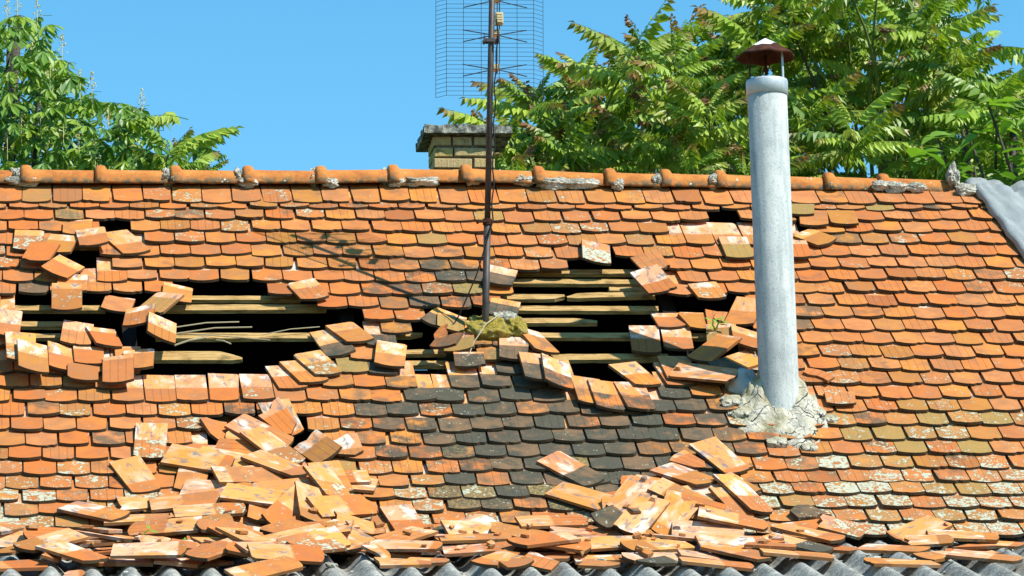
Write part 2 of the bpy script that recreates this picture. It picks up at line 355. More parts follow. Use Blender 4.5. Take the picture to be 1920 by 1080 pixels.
# ------------------------------------------------------------------ survey of the roof, in metres (row, along ridge, down slope, turn, lift, shown singly)
GRID = [
(1,-4.0298,-1.0532,-0.0059,0.0081,0),(1,-3.8442,-1.0603,0.0029,0.0011,0),(1,-3.664,-1.0613,0.0063,0.0038,0),(1,-3.4821,-1.0552,0.0071,0.0007,0),(1,-3.2996,-1.0445,-0.0032,0.0035,2),
(1,-3.1203,-1.0536,0.0012,0.0113,2),(1,-2.9367,-1.0679,0.0036,0.0018,3),(1,-2.7599,-1.0632,0.0183,0.0008,3),(1,-2.5745,-1.0657,0.0076,0.0009,3),(1,-2.3973,-1.063,0.009,0.0066,3),
(1,-2.2146,-1.0704,-0.0264,0.0028,3),(1,-2.0314,-1.0776,0.0085,0.0064,3),(1,-1.8551,-1.061,0.0183,0.0015,3),(1,-1.6751,-1.0526,0.0098,0.0014,3),(1,-1.492,-1.0696,0.0178,0.0024,3),
(1,-1.3103,-1.0642,-0.0162,0,3),(1,-1.1263,-1.0621,-0.0082,0.001,3),(1,-0.9461,-1.0732,-0.0014,0.0009,3),(1,-0.7616,-1.0585,-0.0265,0.0024,3),(1,-0.5846,-1.0823,0.0139,0.0039,3),
(1,-0.4063,-1.0654,0.0266,0.0031,3),(1,-0.2234,-1.0518,0.0178,0.0008,3),(1,-0.0443,-1.0508,-0.004,0.0019,3),(1,0.1369,-1.0643,0.032,0.0022,3),(1,0.317,-1.0653,0.0111,0.0013,3),
(1,0.5005,-1.0552,-0.0035,0.0004,3),(1,0.6797,-1.0596,-0.0043,0.0016,3),(1,0.862,-1.0522,0.022,0.0034,3),(1,1.0423,-1.0579,0.0141,0.0006,3),(1,1.2275,-1.0617,0.0104,0.0086,3),
(1,1.4073,-1.0394,0.0022,0.0023,3),(1,1.5871,-1.0604,-0.0086,0.0026,3),(1,1.7654,-1.0644,0.0019,0.0007,3),(1,1.9495,-1.0486,0.0025,0.0064,3),(1,2.1308,-1.0703,-0.0002,0.0003,3),
(1,2.3086,-1.057,-0.0024,0.0005,3),(1,2.4909,-1.066,-0.0556,0.0048,3),(1,2.6745,-1.0543,0.0019,0.0042,3),(1,2.8544,-1.0679,-0.0035,0.0004,3),(1,3.0318,-1.0632,-0.0149,0.0003,3),
(2,-4.1047,-0.99,-0.0102,0.0092,0),(2,-3.9276,-0.9896,-0.0005,0.0021,0),(2,-3.7447,-0.9896,-0.0153,0.0005,0),(2,-3.5651,-0.998,0.0073,0.003,0),(2,-3.3818,-0.9892,0.0109,0.0004,2),
(2,-3.2018,-0.9878,-0.0046,0.0076,2),(2,-3.0226,-0.9988,0.0159,0.0015,2),(2,-2.8388,-1.0049,0.007,0.0008,0),(2,-2.6633,-1.0039,-0.0116,0.0003,2),(2,-2.4772,-0.9999,-0.0074,0.0046,0),
(2,-2.3009,-0.9973,-0.022,0.0034,2),(2,-2.1182,-0.9931,0.0004,0.0052,2),(2,-1.9363,-0.9934,0.0071,0.0012,0),(2,-1.7562,-1.0018,-0.0204,0.0044,2),(2,-1.5761,-0.9965,0.0379,0.0025,2),
(2,-1.3917,-1,0.0143,0.0122,0),(2,-1.2106,-1.0077,-0.0084,0.0062,2),(2,-1.0334,-1.0031,0.0015,0.0004,2),(2,-0.8485,-1.0095,0.0075,0.0013,2),(2,-0.671,-0.9983,0.0038,0.0047,0),
(2,-0.4895,-1.0016,-0.0116,0.0027,0),(2,-0.3086,-1.0063,0.0046,0.0027,2),(2,-0.1257,-0.9908,0.0226,0.0005,0),(2,0.0538,-0.9953,-0.0035,0.0023,2),(2,0.2385,-0.9872,-0.0248,0.0032,2),
(2,0.4171,-0.9887,-0.0049,0.0054,2),(2,0.5981,-0.9962,-0.002,0.0018,2),(2,0.7773,-0.9848,0.0128,0.0046,2),(2,0.9609,-0.9879,0.003,0.0082,0),(2,1.1422,-0.986,0.0097,0.0022,2),
(2,1.3215,-0.9896,0.0013,0.0008,2),(2,1.5049,-1.0028,0.0016,0.0023,2),(2,1.684,-0.9921,-0.008,0.0032,2),(2,1.8612,-0.9912,-0.0166,0.0016,2),(2,2.0442,-0.9949,-0.0004,0.0029,0),
(2,2.2258,-0.9989,0.0129,0.0001,2),(2,2.4075,-0.9805,0.0094,0.0003,0),(2,2.5886,-0.988,-0.0013,0.0091,2),(2,2.7702,-1.0018,0.0102,0.0009,2),(2,2.9511,-1.012,0.0137,0.0056,0),
(2,3.133,-1.0054,-0.0038,0.0006,3),(3,-4.0165,-0.8204,0.0088,0.0053,0),(3,-3.8349,-0.8412,0.0009,0.0004,0),(3,-3.6542,-0.8349,0.0023,0.0012,0),(3,-3.4751,-0.8413,0.0035,0.0016,0),
(3,-3.2932,-0.8491,-0.0154,0.0002,0),(3,-3.1112,-0.8526,-0.0225,0.0058,0),(3,-2.9306,-0.8538,-0.0245,0.0011,0),(3,-2.7497,-0.856,0.0146,0.0011,0),(3,-2.5685,-0.8534,-0.0192,0.0019,0),
(3,-2.3857,-0.8533,-0.0018,0.0035,0),(3,-2.208,-0.8563,0.0169,0.0001,0),(3,-2.0239,-0.8599,0.0224,0.0089,0),(3,-1.8519,-0.8626,-0.0061,0.0024,0),(3,-1.666,-0.8579,0.0061,0.0024,0),
(3,-1.4822,-0.8659,0.0334,0.0087,0),(3,-1.3031,-0.8637,0.014,0.0032,0),(3,-1.1187,-0.8745,-0.0029,0.0028,0),(3,-0.9387,-0.8608,0.0077,0.0012,0),(3,-0.7568,-0.864,-0.0199,0.0029,0),
(3,-0.5789,-0.8515,0.0151,0.0009,0),(3,-0.3999,-0.8482,-0.023,0.0066,0),(3,-0.2156,-0.8405,0.016,0.0001,0),(3,-0.0356,-0.8402,0.0098,0.0007,0),(3,0.1455,-0.8152,0.0069,0.0013,1),
(3,0.3295,-0.8358,0.0198,0.0041,0),(3,0.5067,-0.8367,-0.0109,0.0008,0),(3,0.6888,-0.8453,-0.0182,0.0006,0),(3,0.8681,-0.8495,-0.0018,0.0067,0),(3,1.0528,-0.8382,-0.0066,0.0014,0),
(3,1.2276,-0.8498,0.0211,0.0034,0),(3,1.5947,-0.8479,-0.0029,0.0103,0),(3,1.7766,-0.8266,-0.0043,0.0069,0),(3,1.9546,-0.8419,-0.0026,0.0003,0),(3,2.1356,-0.8543,0.0104,0.001,0),
(3,2.3152,-0.8385,-0.0019,0.0087,0),(3,2.4986,-0.8568,0.0175,0.0073,0),(3,2.6791,-0.8607,-0.0167,0.0022,0),(3,2.8614,-0.8669,0.0231,0.0015,0),(3,3.0459,-0.8703,-0.0307,0.0052,0),
(4,-4.1128,-0.6839,-0.0184,0.0001,0),(4,-3.9329,-0.6762,-0.0038,0.0021,0),(4,-3.7518,-0.6783,0.0053,0.0034,0),(4,-3.5683,-0.6957,0.0193,0.0002,0),(4,-3.3922,-0.6973,-0.0094,0.0005,0),
(4,-3.2049,-0.696,-0.0007,0.0033,0),(4,-3.0306,-0.6993,0.0062,0.0066,0),(4,-2.8469,-0.704,-0.0125,0.008,0),(4,-2.6654,-0.7057,-0.0029,0.0005,0),(4,-2.4826,-0.6958,-0.0168,0.0051,0),
(4,-2.1198,-0.7089,0.0003,0.0008,0),(4,-1.942,-0.7005,-0.0006,0.012,0),(4,-1.7616,-0.7162,0.0093,0.0015,0),(4,-1.5789,-0.7019,0.012,0.001,0),(4,-1.3951,-0.7168,-0.0121,0.0042,0),
(4,-1.2161,-0.7164,0.0139,0.0009,0),(4,-1.0327,-0.7069,0.0013,0.006,0),(4,-0.8553,-0.7127,-0.0211,0.0043,0),(4,-0.6711,-0.6954,-0.0196,0.0077,0),(4,-0.4932,-0.6934,-0.0071,0.0057,0),
(4,-0.309,-0.6873,-0.0192,0.0038,0),(4,-0.1296,-0.6919,-0.0001,0.0058,0),(4,0.0489,-0.6817,-0.0109,0.0011,0),(4,0.2338,-0.6799,-0.0572,0.0047,0),(4,0.4123,-0.6802,-0.0177,0.0004,0),
(4,0.5943,-0.6976,-0.0081,0.0023,0),(4,0.7728,-0.6943,0.0004,0.0041,0),(4,0.9529,-0.6816,-0.0111,0.0047,2),(4,1.6787,-0.681,0.0128,0.0066,0),(4,2.0414,-0.6809,0.0125,0.0059,0),
(4,2.223,-0.7015,-0.0135,0.0002,0),(4,2.4008,-0.7012,-0.0094,0.0084,0),(4,2.5858,-0.695,-0.019,0,0),(4,2.7637,-0.7193,0.0025,0.0044,0),(4,2.9471,-0.7193,-0.0004,0.0006,2),
(4,3.1273,-0.7043,-0.0206,0.0008,3),(5,-4.0334,-0.5228,0.0024,0.0071,0),(5,-3.8492,-0.5254,-0.0006,0.003,0),(5,-3.6705,-0.5366,-0.0134,0.0066,0),(5,-3.4897,-0.5388,0.0178,0.0001,0),
(5,-3.3044,-0.544,-0.0088,0.004,0),(5,-3.1285,-0.5357,0.0064,0.0024,0),(5,-2.9469,-0.5395,-0.0114,0.0006,0),(5,-2.766,-0.547,0.0136,0.0038,0),(5,-2.0439,-0.547,0.0072,0.0128,0),
(5,-1.8616,-0.5493,0.0119,0.0114,0),(5,-1.6811,-0.5504,-0.013,0.0051,0),(5,-1.4969,-0.5634,-0.0008,0.001,2),(5,-1.3164,-0.5539,0.0015,0.0017,0),(5,-1.1372,-0.5628,-0.0047,0.0027,0),
(5,-0.9572,-0.5453,0.016,0.0017,0),(5,-0.7755,-0.5574,-0.0232,0.0011,0),(5,-0.594,-0.5364,0.015,0.0018,0),(5,-0.4125,-0.5324,-0.0027,0.0044,2),(5,-0.2343,-0.5397,0.0175,0.0039,0),
(5,-0.0531,-0.523,-0.0176,0.0008,0),(5,0.1337,-0.5273,0.0044,0.0009,2),(5,0.3107,-0.5266,-0.0395,0.0046,0),(5,0.4959,-0.5273,-0.0089,0,0),(5,0.6697,-0.5358,-0.0122,0.0048,0),
(5,0.8551,-0.5287,0.0055,0.0014,0),(5,1.0385,-0.5372,0.0093,0.0017,3),(5,1.2191,-0.5316,0.0121,0.0061,3),(5,1.3954,-0.5219,-0.0269,0.0002,3),(5,1.5771,-0.5274,0.0066,0.0026,3),
(5,1.7639,-0.5377,0.0261,0.0002,2),(5,2.1197,-0.5483,0.013,0.0039,0),(5,2.3048,-0.5518,0.003,0.0004,0),(5,2.481,-0.5579,0.0022,0.0006,0),(5,2.6657,-0.5571,-0.014,0.0039,0),
(5,2.8488,-0.5496,0.0074,0.0051,0),(5,3.0259,-0.5538,0.0504,0.0016,0),(6,-4.1285,-0.3788,-0.0091,0.0018,0),(6,-3.9453,-0.3797,0.0018,0.0017,0),(6,-3.7649,-0.3738,0.0069,0.0031,0),
(6,-3.5868,-0.3791,-0.0008,0.0012,0),(6,-3.4023,-0.39,-0.0148,0.0006,0),(6,-3.2232,-0.3839,-0.0066,0.002,0),(6,-3.0444,-0.3951,-0.0056,0.0038,0),(6,-2.8592,-0.375,-0.0019,0.0049,0),
(6,-2.6802,-0.3841,0.0037,0.0018,2),(6,-2.3159,-0.3919,-0.0041,0.0066,2),(6,-2.1356,-0.3856,0.0076,0.0031,2),(6,-1.956,-0.399,-0.011,0.0061,0),(6,-1.7758,-0.4018,-0.0074,0.0019,0),
(6,-1.5933,-0.4102,-0.0084,0.0028,0),(6,-1.4152,-0.3872,-0.0043,0.0006,1),(6,-1.2266,-0.3913,-0.0045,0.0012,1),(6,-1.0489,-0.3969,-0.0005,0.004,0),(6,-0.8732,-0.3923,0.0007,0.0018,0),
(6,-0.6895,-0.3813,-0.0238,0.0036,1),(6,-0.5087,-0.3667,-0.0063,0.0002,3),(6,-0.3282,-0.3701,0.0022,0.003,0),(6,-0.1416,-0.364,0.0122,0.0056,3),(6,0.0371,-0.3802,0.0144,0.0034,2),
(6,0.2174,-0.3701,-0.0197,0.0005,0),(6,0.4016,-0.3576,-0.0035,0.0021,2),(6,0.7578,-0.3799,-0.0135,0.0032,0),(6,0.9428,-0.3829,0.0388,0.003,0),(6,1.1222,-0.3666,0.0054,0,0),
(6,1.3025,-0.3811,0.0395,0.0046,2),(6,1.4818,-0.3644,0.0097,0.0015,0),(6,1.6657,-0.3741,-0.0019,0.0051,0),(6,1.846,-0.3798,-0.0003,0.0006,2),(6,2.0252,-0.3908,0.0037,0.0013,2),
(6,2.2034,-0.3905,0.0031,0.0004,0),(6,2.3895,-0.3945,0.0108,0.0031,0),(6,2.5706,-0.4055,-0.0093,0.0001,0),(6,2.7503,-0.4099,0.005,0.0002,0),(6,2.9344,-0.4013,0.0079,0.0015,0),
(6,3.1147,-0.3991,0.0636,0.001,3),(7,-4.0485,-0.2236,-0.0313,0.0043,0),(7,-3.8695,-0.2052,0.0025,0.0029,0),(7,-3.6894,-0.2365,0.0014,0.0036,0),(7,-3.5054,-0.2371,0.0212,0.0012,0),
(7,-3.3245,-0.2161,-0.0022,0.0035,0),(7,-3.1425,-0.2271,0.0005,0.0024,0),(7,-2.9611,-0.2408,0.0073,0.0046,2),(7,-2.7839,-0.226,-0.0097,0.0041,0),(7,-2.2422,-0.2419,0.0055,0.0015,0),
(7,-2.0545,-0.2413,-0.0202,0.0046,0),(7,-1.8756,-0.2466,0.0022,0.002,0),(7,-1.6941,-0.2543,-0.0145,0.0047,0),(7,-1.5135,-0.2469,0.0057,0.0076,0),(7,-1.3368,-0.2448,0.0428,0.0041,2),
(7,-1.1533,-0.2262,0.01,0.0059,0),(7,-0.9703,-0.2327,0.0009,0.0002,0),(7,-0.7864,-0.2251,-0.0084,0.0001,3),(7,-0.609,-0.2149,-0.0108,0.0011,1),(7,-0.4296,-0.2118,-0.034,0.0032,0),
(7,-0.2456,-0.2233,-0.01,0.0006,0),(7,-0.0663,-0.2167,-0.0003,0.0026,0),(7,0.1143,-0.213,0.0141,0.0009,3),(7,0.2955,-0.2244,0.0109,0.0028,0),(7,1.0221,-0.219,0.0122,0.0061,0),
(7,1.204,-0.2104,0.005,0.0054,0),(7,1.3824,-0.2298,-0.0084,0.0078,0),(7,1.5665,-0.2255,-0.0129,0.0016,0),(7,1.7465,-0.233,0.0017,0.0004,0),(7,1.9277,-0.2363,0.0111,0.005,0),
(7,2.1087,-0.2315,-0.0114,0.003,0),(7,2.2849,-0.2515,0.0193,0.0033,2),(7,2.4652,-0.2505,-0.0208,0.0004,0),(7,2.6479,-0.2511,-0.0015,0.001,0),(7,2.8273,-0.2433,0.0163,0.0008,0),
(7,3.0093,-0.2349,0.0216,0.003,0),(7,3.191,-0.243,0.0006,0.0001,2),(8,-4.1469,-0.075,-0.0421,0.0031,0),(8,-3.9641,-0.0682,0.0057,0.009,0),(8,-3.7815,-0.0616,0.0205,0.0057,0),
(8,-3.6006,-0.0634,-0.0107,0.0018,0),(8,-3.42,-0.0774,-0.0142,0.003,0),(8,-3.2394,-0.0696,0.0051,0.0069,0),(8,-3.0581,-0.074,0.0189,0.0007,0),(8,-2.8826,-0.072,-0.0092,0.0041,1),
(8,-2.698,-0.0652,0.0124,0.0027,2),(8,-2.3346,-0.0717,0.0099,0.0013,3),(8,-2.1588,-0.1033,0.0197,0,0),(8,-1.9717,-0.0999,-0.0133,0.0017,0),(8,-1.7975,-0.0837,0.0213,0.0014,3),
(8,-1.6108,-0.0897,0.0297,0.0015,1),(8,-1.4282,-0.0773,0.0076,0.0036,1),(8,-1.2485,-0.0694,0.0024,0.0054,3),(8,-1.0683,-0.0846,-0.0182,0.0019,0),(8,-0.8875,-0.0699,0.0207,0.0044,3),
(8,-0.7073,-0.0637,-0.0054,0.0022,0),(8,-0.5265,-0.0621,-0.0019,0.0001,0),(8,-0.3464,-0.0643,-0.0005,0.0094,0),(8,-0.1625,-0.0653,0.017,0.0032,0),(8,1.1015,-0.0602,-0.0413,0.0026,0),
(8,1.287,-0.0728,-0.007,0.0022,0),(8,1.4634,-0.0697,-0.0182,0.0044,0),(8,1.6474,-0.0699,0.0178,0.0075,0),(8,1.8271,-0.069,-0.0064,0.0013,0),(8,2.0103,-0.0826,0.016,0.0041,0),
(8,2.1877,-0.0882,-0.0182,0.0068,0),(8,2.3737,-0.103,0.0107,0.0065,0),(8,2.5513,-0.103,0.0279,0.0059,0),(8,2.73,-0.0856,0.0074,0.0008,0),(8,2.9144,-0.091,-0.0157,0.0009,0),
(8,3.0949,-0.0808,-0.0118,0.008,0),(9,-4.059,0.0888,0.0022,0.003,0),(9,-3.8807,0.083,-0.0139,0.0008,0),(9,-3.6983,0.0734,-0.0258,0.0012,0),(9,-3.5122,0.0853,-0.0003,0.0064,0),
(9,-3.335,0.0793,-0.009,0.003,0),(9,-3.151,0.0682,0.0051,0.0067,0),(9,-2.9762,0.0741,0.0015,0.0031,0),(9,-2.7903,0.0691,0.0185,0.0034,0),(9,-2.6131,0.0659,-0.015,0.005,0),
(9,-2.43,0.0617,-0.0155,0.0082,3),(9,-2.2489,0.0533,-0.0197,0.0004,0),(9,-2.0629,0.054,0.0146,0.0013,2),(9,-1.3485,0.086,0.0047,0.0024,2),(9,-1.1646,0.089,-0.0067,0.0042,0),
(9,-0.982,0.0865,0.0117,0.0017,1),(9,-0.7974,0.0914,-0.0163,0.0051,0),(9,-0.6237,0.0905,-0.0197,0.0033,0),(9,-0.4393,0.0916,0.017,0.0094,1),(9,-0.2589,0.0883,-0.0035,0.0048,0),
(9,-0.0781,0.0826,0.0028,0.0006,0),(9,1.0076,0.0974,-0.0009,0.0014,3),(9,1.1922,0.0951,0.0032,0.0068,0),(9,1.3716,0.0774,-0.0071,0.0045,0),(9,1.5516,0.0822,-0.0168,0.0155,0),
(9,1.7345,0.0706,-0.0349,0.0006,0),(9,1.9107,0.0731,-0.0134,0.0016,0),(9,2.0937,0.062,-0.0188,0.0053,0),(9,2.2765,0.0646,-0.0017,0.007,3),(9,2.4555,0.0669,-0.0182,0.0015,1),
(9,2.6361,0.0687,0.0004,0.0023,0),(9,2.8187,0.0632,0.0025,0.0014,2),(9,3.0005,0.0876,0.0112,0.0025,0),(9,3.1801,0.0771,-0.0154,0,2),(10,-4.1461,0.2396,0.0157,0.0005,0),(10,-3.9636,0.2381,0.002,0.0024,0),
(10,-3.7841,0.2567,0.0257,0.0003,0),(10,-3.6011,0.2397,0.0115,0.0035,0),(10,-3.4218,0.2349,0.0071,0.0017,0),(10,-3.2397,0.2454,-0.0027,0.0003,0),(10,-3.0622,0.2404,-0.0123,0.0049,0),
(10,-1.0692,0.2384,0.016,0.0002,0),(10,-0.8885,0.2375,0.0029,0.0025,3),(10,-0.7079,0.2587,-0.0326,0.0009,1),(10,-0.5299,0.2412,0.0081,0.0054,0),(10,-0.3434,0.2481,0.0145,0.0022,1),
(10,-0.1667,0.2312,-0.0305,0.0028,0),(10,1.4662,0.2318,0.0008,0.0013,0),(10,1.6467,0.2124,-0.001,0.0055,0),(10,1.828,0.2236,-0.0122,0.0052,0),(10,2.0086,0.2243,-0.01,0.0017,0),
(10,2.1891,0.2397,0.0117,0.0018,3),(10,2.3714,0.218,-0.0111,0.0024,0),(10,2.5543,0.2294,-0.0172,0.0056,2),(10,2.7328,0.2303,-0.0048,0.0012,1),(10,2.91,0.2274,0.0099,0.0075,0),
(10,3.0981,0.2278,0.0143,0.0016,0),(11,-4.071,0.3956,0.038,0.0006,0),(11,-3.8921,0.3885,-0.0065,0.0022,0),(11,-3.7074,0.3992,-0.0139,0.005,0),(11,-3.5317,0.3852,-0.0126,0.0035,0),
(11,-3.3473,0.3835,-0.0057,0.0044,0),(11,-3.1671,0.392,0.0099,0.0004,0),(11,-2.9897,0.3894,0.0031,0.0007,2),(11,-0.8137,0.3999,-0.0072,0.0077,1),(11,-0.6319,0.406,-0.0356,0.0054,0),
(11,1.5348,0.3739,0.0095,0.005,0),(11,1.7196,0.3733,0.0118,0.0064,0),(11,1.8974,0.3686,-0.0059,0.0038,0),(11,2.0812,0.3696,0.0093,0.0037,0),(11,2.266,0.374,0.0163,0.0014,2),
(11,2.4434,0.3899,0.0022,0.0002,3),(11,2.6258,0.3891,-0.0038,0.0043,0),(11,2.8077,0.3863,-0.031,0.0041,0),(11,2.9856,0.3796,0.0018,0.0081,0),(11,3.1706,0.3954,-0,0.0009,2),
(12,-3.9798,0.5595,-0.0072,0.001,0),(12,-3.7993,0.5359,-0.0248,0.0007,0),(12,-3.6157,0.5569,-0.0107,0.0069,0),(12,-3.4348,0.5429,-0.015,0.0026,0),(12,-3.2556,0.5347,-0.0089,0.0024,0),
(12,-3.0751,0.5311,-0.0012,0.0026,0),(12,-0.7207,0.5474,0.0133,0,1),(12,1.4518,0.5288,0.0218,0.0058,0),(12,1.6304,0.5258,-0.0099,0.004,0),(12,1.8103,0.5294,-0.0139,0.0055,0),
(12,1.9918,0.5369,0.0002,0.0029,1),(12,2.1751,0.5319,0.0066,0.0003,1),(12,2.3556,0.5278,0.0195,0.0024,0),(12,2.5386,0.5494,0.0187,0.0065,1),(12,2.7185,0.5391,0.0071,0.0085,1),
(12,2.8979,0.5501,-0.0148,0.0027,0),(12,3.0831,0.5402,0.0046,0.0002,0),(13,-4.0821,0.711,0.0294,0.0001,0),(13,-3.8966,0.6946,-0.013,0.0017,0),(13,-3.713,0.7,0.0055,0.0026,0),
(13,-3.5322,0.6963,-0.0267,0.0027,0),(13,-3.3539,0.6972,-0.0087,0.0049,0),(13,-3.1744,0.7063,-0.0111,0.0054,0),(13,-2.9973,0.6828,-0.0085,0.0046,0),(13,-0.8199,0.7029,0.0004,0.004,3),
(13,-0.2774,0.7023,-0.0056,0.0082,3),(13,-0.0986,0.7112,-0.0071,0.004,3),(13,1.5327,0.6788,-0.0119,0.0018,0),(13,1.7169,0.6785,-0.0253,0.0038,0),(13,1.8965,0.6735,0.0041,0.0034,0),
(13,2.0755,0.6851,-0.0062,0.0013,0),(13,2.2592,0.6965,-0,0.005,1),(13,2.4386,0.6891,0.0019,0.0025,1),(13,2.62,0.701,0.0088,0.0013,1),(13,2.8001,0.6885,-0.0117,0.0006,0),(13,2.9799,0.6922,-0.0036,0.0085,0),
(14,-3.9951,0.8657,0.0275,0.0019,0),(14,-3.815,0.8539,-0.0208,0.0025,0),(14,-3.636,0.8586,-0.0149,0.0039,0),(14,-3.4514,0.8468,-0.0187,0.0008,0),(14,-3.2707,0.8445,-0.022,0.0073,0),
(14,-3.0903,0.8443,0.0074,0.0017,0),(14,-0.92,0.857,0.0457,0.0017,0),(14,-0.1973,0.8682,-0.0035,0.0037,2),(14,-0.0125,0.8699,0.0171,0,0),(14,1.4371,0.8375,0.0111,0.0044,3),
(14,1.612,0.8397,0.0102,0.0074,1),(14,1.7985,0.8345,-0.0279,0.0008,1),(14,1.977,0.835,0.0084,0.0021,1),(14,2.1569,0.8608,-0.042,0.0021,3),(14,2.3389,0.8475,-0.005,0.0064,0),
(14,2.524,0.8601,-0.0073,0.0047,1),(14,2.7047,0.8355,-0.0093,0.0051,0),(14,2.8829,0.8493,-0.0193,0.0004,0),(14,3.0622,0.8543,0.0171,0.0063,2),(15,-4.0938,1.0159,-0.0291,0.0019,0),
(15,-3.9128,1.0124,-0.0035,0.0063,0),(15,-3.732,1.0102,0.0094,0.0016,0),(15,-3.5493,1.0014,0.0128,0.0009,0),(15,-3.3659,1.0055,0.0283,0.003,0),(15,-3.1902,0.9894,0.014,0.0001,0),
(15,-3.0062,0.9928,-0.0082,0.0033,2),(15,-2.8248,0.9821,0.0067,0.0023,2),(15,-2.643,1.0072,-0.005,0.0021,2),(15,-2.4629,0.995,0.0114,0.0039,2),(15,-2.2826,0.9974,-0.0021,0.0037,2),
(15,-1.0113,1.004,-0.0244,0.002,1),(15,-0.8352,1.0269,0.0077,0.0048,0),(15,-0.1066,1.0237,0.0067,0.0013,0),(15,1.3375,1.0052,0.0075,0.0039,0),(15,1.5153,0.9842,0.0037,0.0033,0),
(15,1.7031,0.9866,0.007,0.0063,3),(15,1.8817,0.9922,-0.0126,0.0036,1),(15,2.0622,0.9935,0.0067,0.0062,1),(15,2.2437,1.0095,0.0234,0.0015,1),(15,2.4235,1.0078,0.0098,0.0025,3),
(15,2.6049,1.0052,0.0173,0.0018,1),(15,2.7865,0.9993,-0.004,0.004,1),(15,2.9695,0.9971,0.0132,0.0001,0),(16,-4.0088,1.176,0.0052,0.0132,0),(16,-3.8235,1.1613,0.0065,0.0028,0),
(16,-3.6444,1.1424,-0.0092,0.0054,0),(16,-3.4614,1.1461,0.0222,0.0008,0),(16,-3.2793,1.1416,-0.0086,0.0014,0),(16,-3.0985,1.1579,-0.022,0.0011,0),(16,-2.9196,1.1543,0.0056,0.0047,0),
(16,-2.7382,1.1588,-0.0135,0.0083,0),(16,-2.5557,1.1578,0.0033,0.0021,0),(16,-2.3783,1.1743,0.0081,0.0019,0),(16,-1.1088,1.1661,-0.0168,0.0044,2),(16,-0.9297,1.1701,-0.0033,0.0031,1),
(16,-0.7489,1.1789,0.0015,0.0005,3),(16,-0.3855,1.1855,-0.0074,0.0016,3),(16,-0.2073,1.1745,0.0038,0.0043,3),(16,-0.0242,1.1764,-0.0189,0.0023,0),(16,0.1591,1.1797,-0.0372,0.0054,2),
(16,1.0651,1.1563,0.036,0.0064,0),(16,1.2459,1.1549,-0.0047,0.0024,0),(16,1.4246,1.1532,0.0216,0.0004,1),(16,1.6037,1.1483,-0.0032,0.0076,2),(16,1.7916,1.1626,0.0032,0.0084,1),
(16,1.9657,1.1589,-0.0171,0.0019,1),(16,2.1499,1.1574,-0.0146,0.0045,1),(16,2.3332,1.1613,-0.0253,0.001,1),(16,2.5074,1.1659,-0.0043,0.0036,1),(16,2.6941,1.1491,0.0086,0.0025,1),
(16,2.8731,1.1529,0.0136,0.0024,0),(17,-4.1025,1.3142,0.039,0.0008,0),(17,-3.9196,1.3194,-0.0219,0.0029,0),(17,-3.7357,1.3135,0.0145,0.0044,0),(17,-3.5582,1.3116,-0.0027,0.0065,0),
(17,-3.3793,1.3072,0.0112,0.0011,0),(17,-3.1998,1.2935,0.0117,0.0049,0),(17,-3.012,1.3085,0.0001,0.0013,0),(17,-2.8302,1.3,-0.0071,0.0041,1),(17,-2.656,1.3148,-0.0075,0.0006,1),
(17,-2.4725,1.3162,0.0065,0.0041,1),(17,-2.2859,1.3278,0.0017,0.0084,3),(17,-2.105,1.3256,-0.0124,0.0018,3),(17,-1.9309,1.3252,0.0041,0.0096,3),(17,-1.7443,1.3136,0.0108,0.0005,3),
(17,-1.5652,1.3202,-0.0139,0.0116,3),(17,-1.3857,1.3294,-0.0164,0.0042,1),(17,-1.2035,1.318,-0.0052,0.0032,1),(17,-1.0211,1.3207,-0.018,0.0044,1),(17,-0.8463,1.3382,-0.0143,0.0019,1),
(17,-0.6574,1.3276,-0.0186,0.005,3),(17,-0.483,1.3352,0.0088,0.0054,3),(17,-0.2981,1.3457,0.0193,0.0003,1),(17,-0.1153,1.3216,0.0237,0.0024,1),(17,0.0649,1.339,0.0008,0.0019,0),
(17,0.7899,1.3089,0.0049,0.0004,3),(17,0.968,1.2986,-0.0163,0.0086,2),(17,1.1529,1.3216,0.0026,0.0033,1),(17,1.3272,1.3002,0.0088,0.0045,0),(17,1.5134,1.3058,0.0095,0.0016,1),
(17,1.6918,1.3106,0.0074,0.0032,0),(17,1.8748,1.3032,-0.0155,0.0008,0),(17,2.0557,1.3342,0.0093,0.0068,3),(17,2.2383,1.3254,-0.0009,0.0004,1),(17,2.412,1.3173,0.0099,0.0037,1),
(17,2.6001,1.3057,-0.0065,0.0017,3),(17,2.7775,1.3187,-0.0149,0.0023,0),(17,2.962,1.3138,-0.001,0.0005,2),(18,-4.0247,1.4754,0.0086,0.001,0),(18,-3.843,1.4643,0.0106,0.004,0),
(18,-3.6604,1.4565,0.0017,0.0015,0),(18,-3.4843,1.4448,-0.012,0.0005,0),(18,-3.2991,1.4553,0.0009,0.0014,0),(18,-3.119,1.4657,0.0178,0.0021,2),(18,-2.9354,1.4647,-0.0021,0.0009,1),
(18,-2.755,1.4714,-0.0096,0.01,1),(18,-2.5778,1.4739,0.0031,0.0007,1),(18,-2.3929,1.4718,-0.0002,0.0026,1),(18,-2.2141,1.4718,-0.0168,0.0044,3),(18,-2.0346,1.4853,0.0061,0.004,1),
(18,-1.8527,1.4722,0.0057,0.0014,3),(18,-1.6723,1.4758,0.0015,0.0071,1),(18,-1.4936,1.4701,-0.0077,0,2),(18,-1.3106,1.4772,-0.0212,0.0091,1),(18,-1.1256,1.4866,0.0134,0.0017,1),
(18,-0.9471,1.4895,0.0001,0.0007,1),(18,-0.7677,1.4823,0.0209,0.0056,3),(18,-0.5852,1.4923,-0.0107,0.0022,1),(18,-0.4015,1.4983,0.0044,0.0046,3),(18,-0.2227,1.4934,0.0036,0.0078,1),
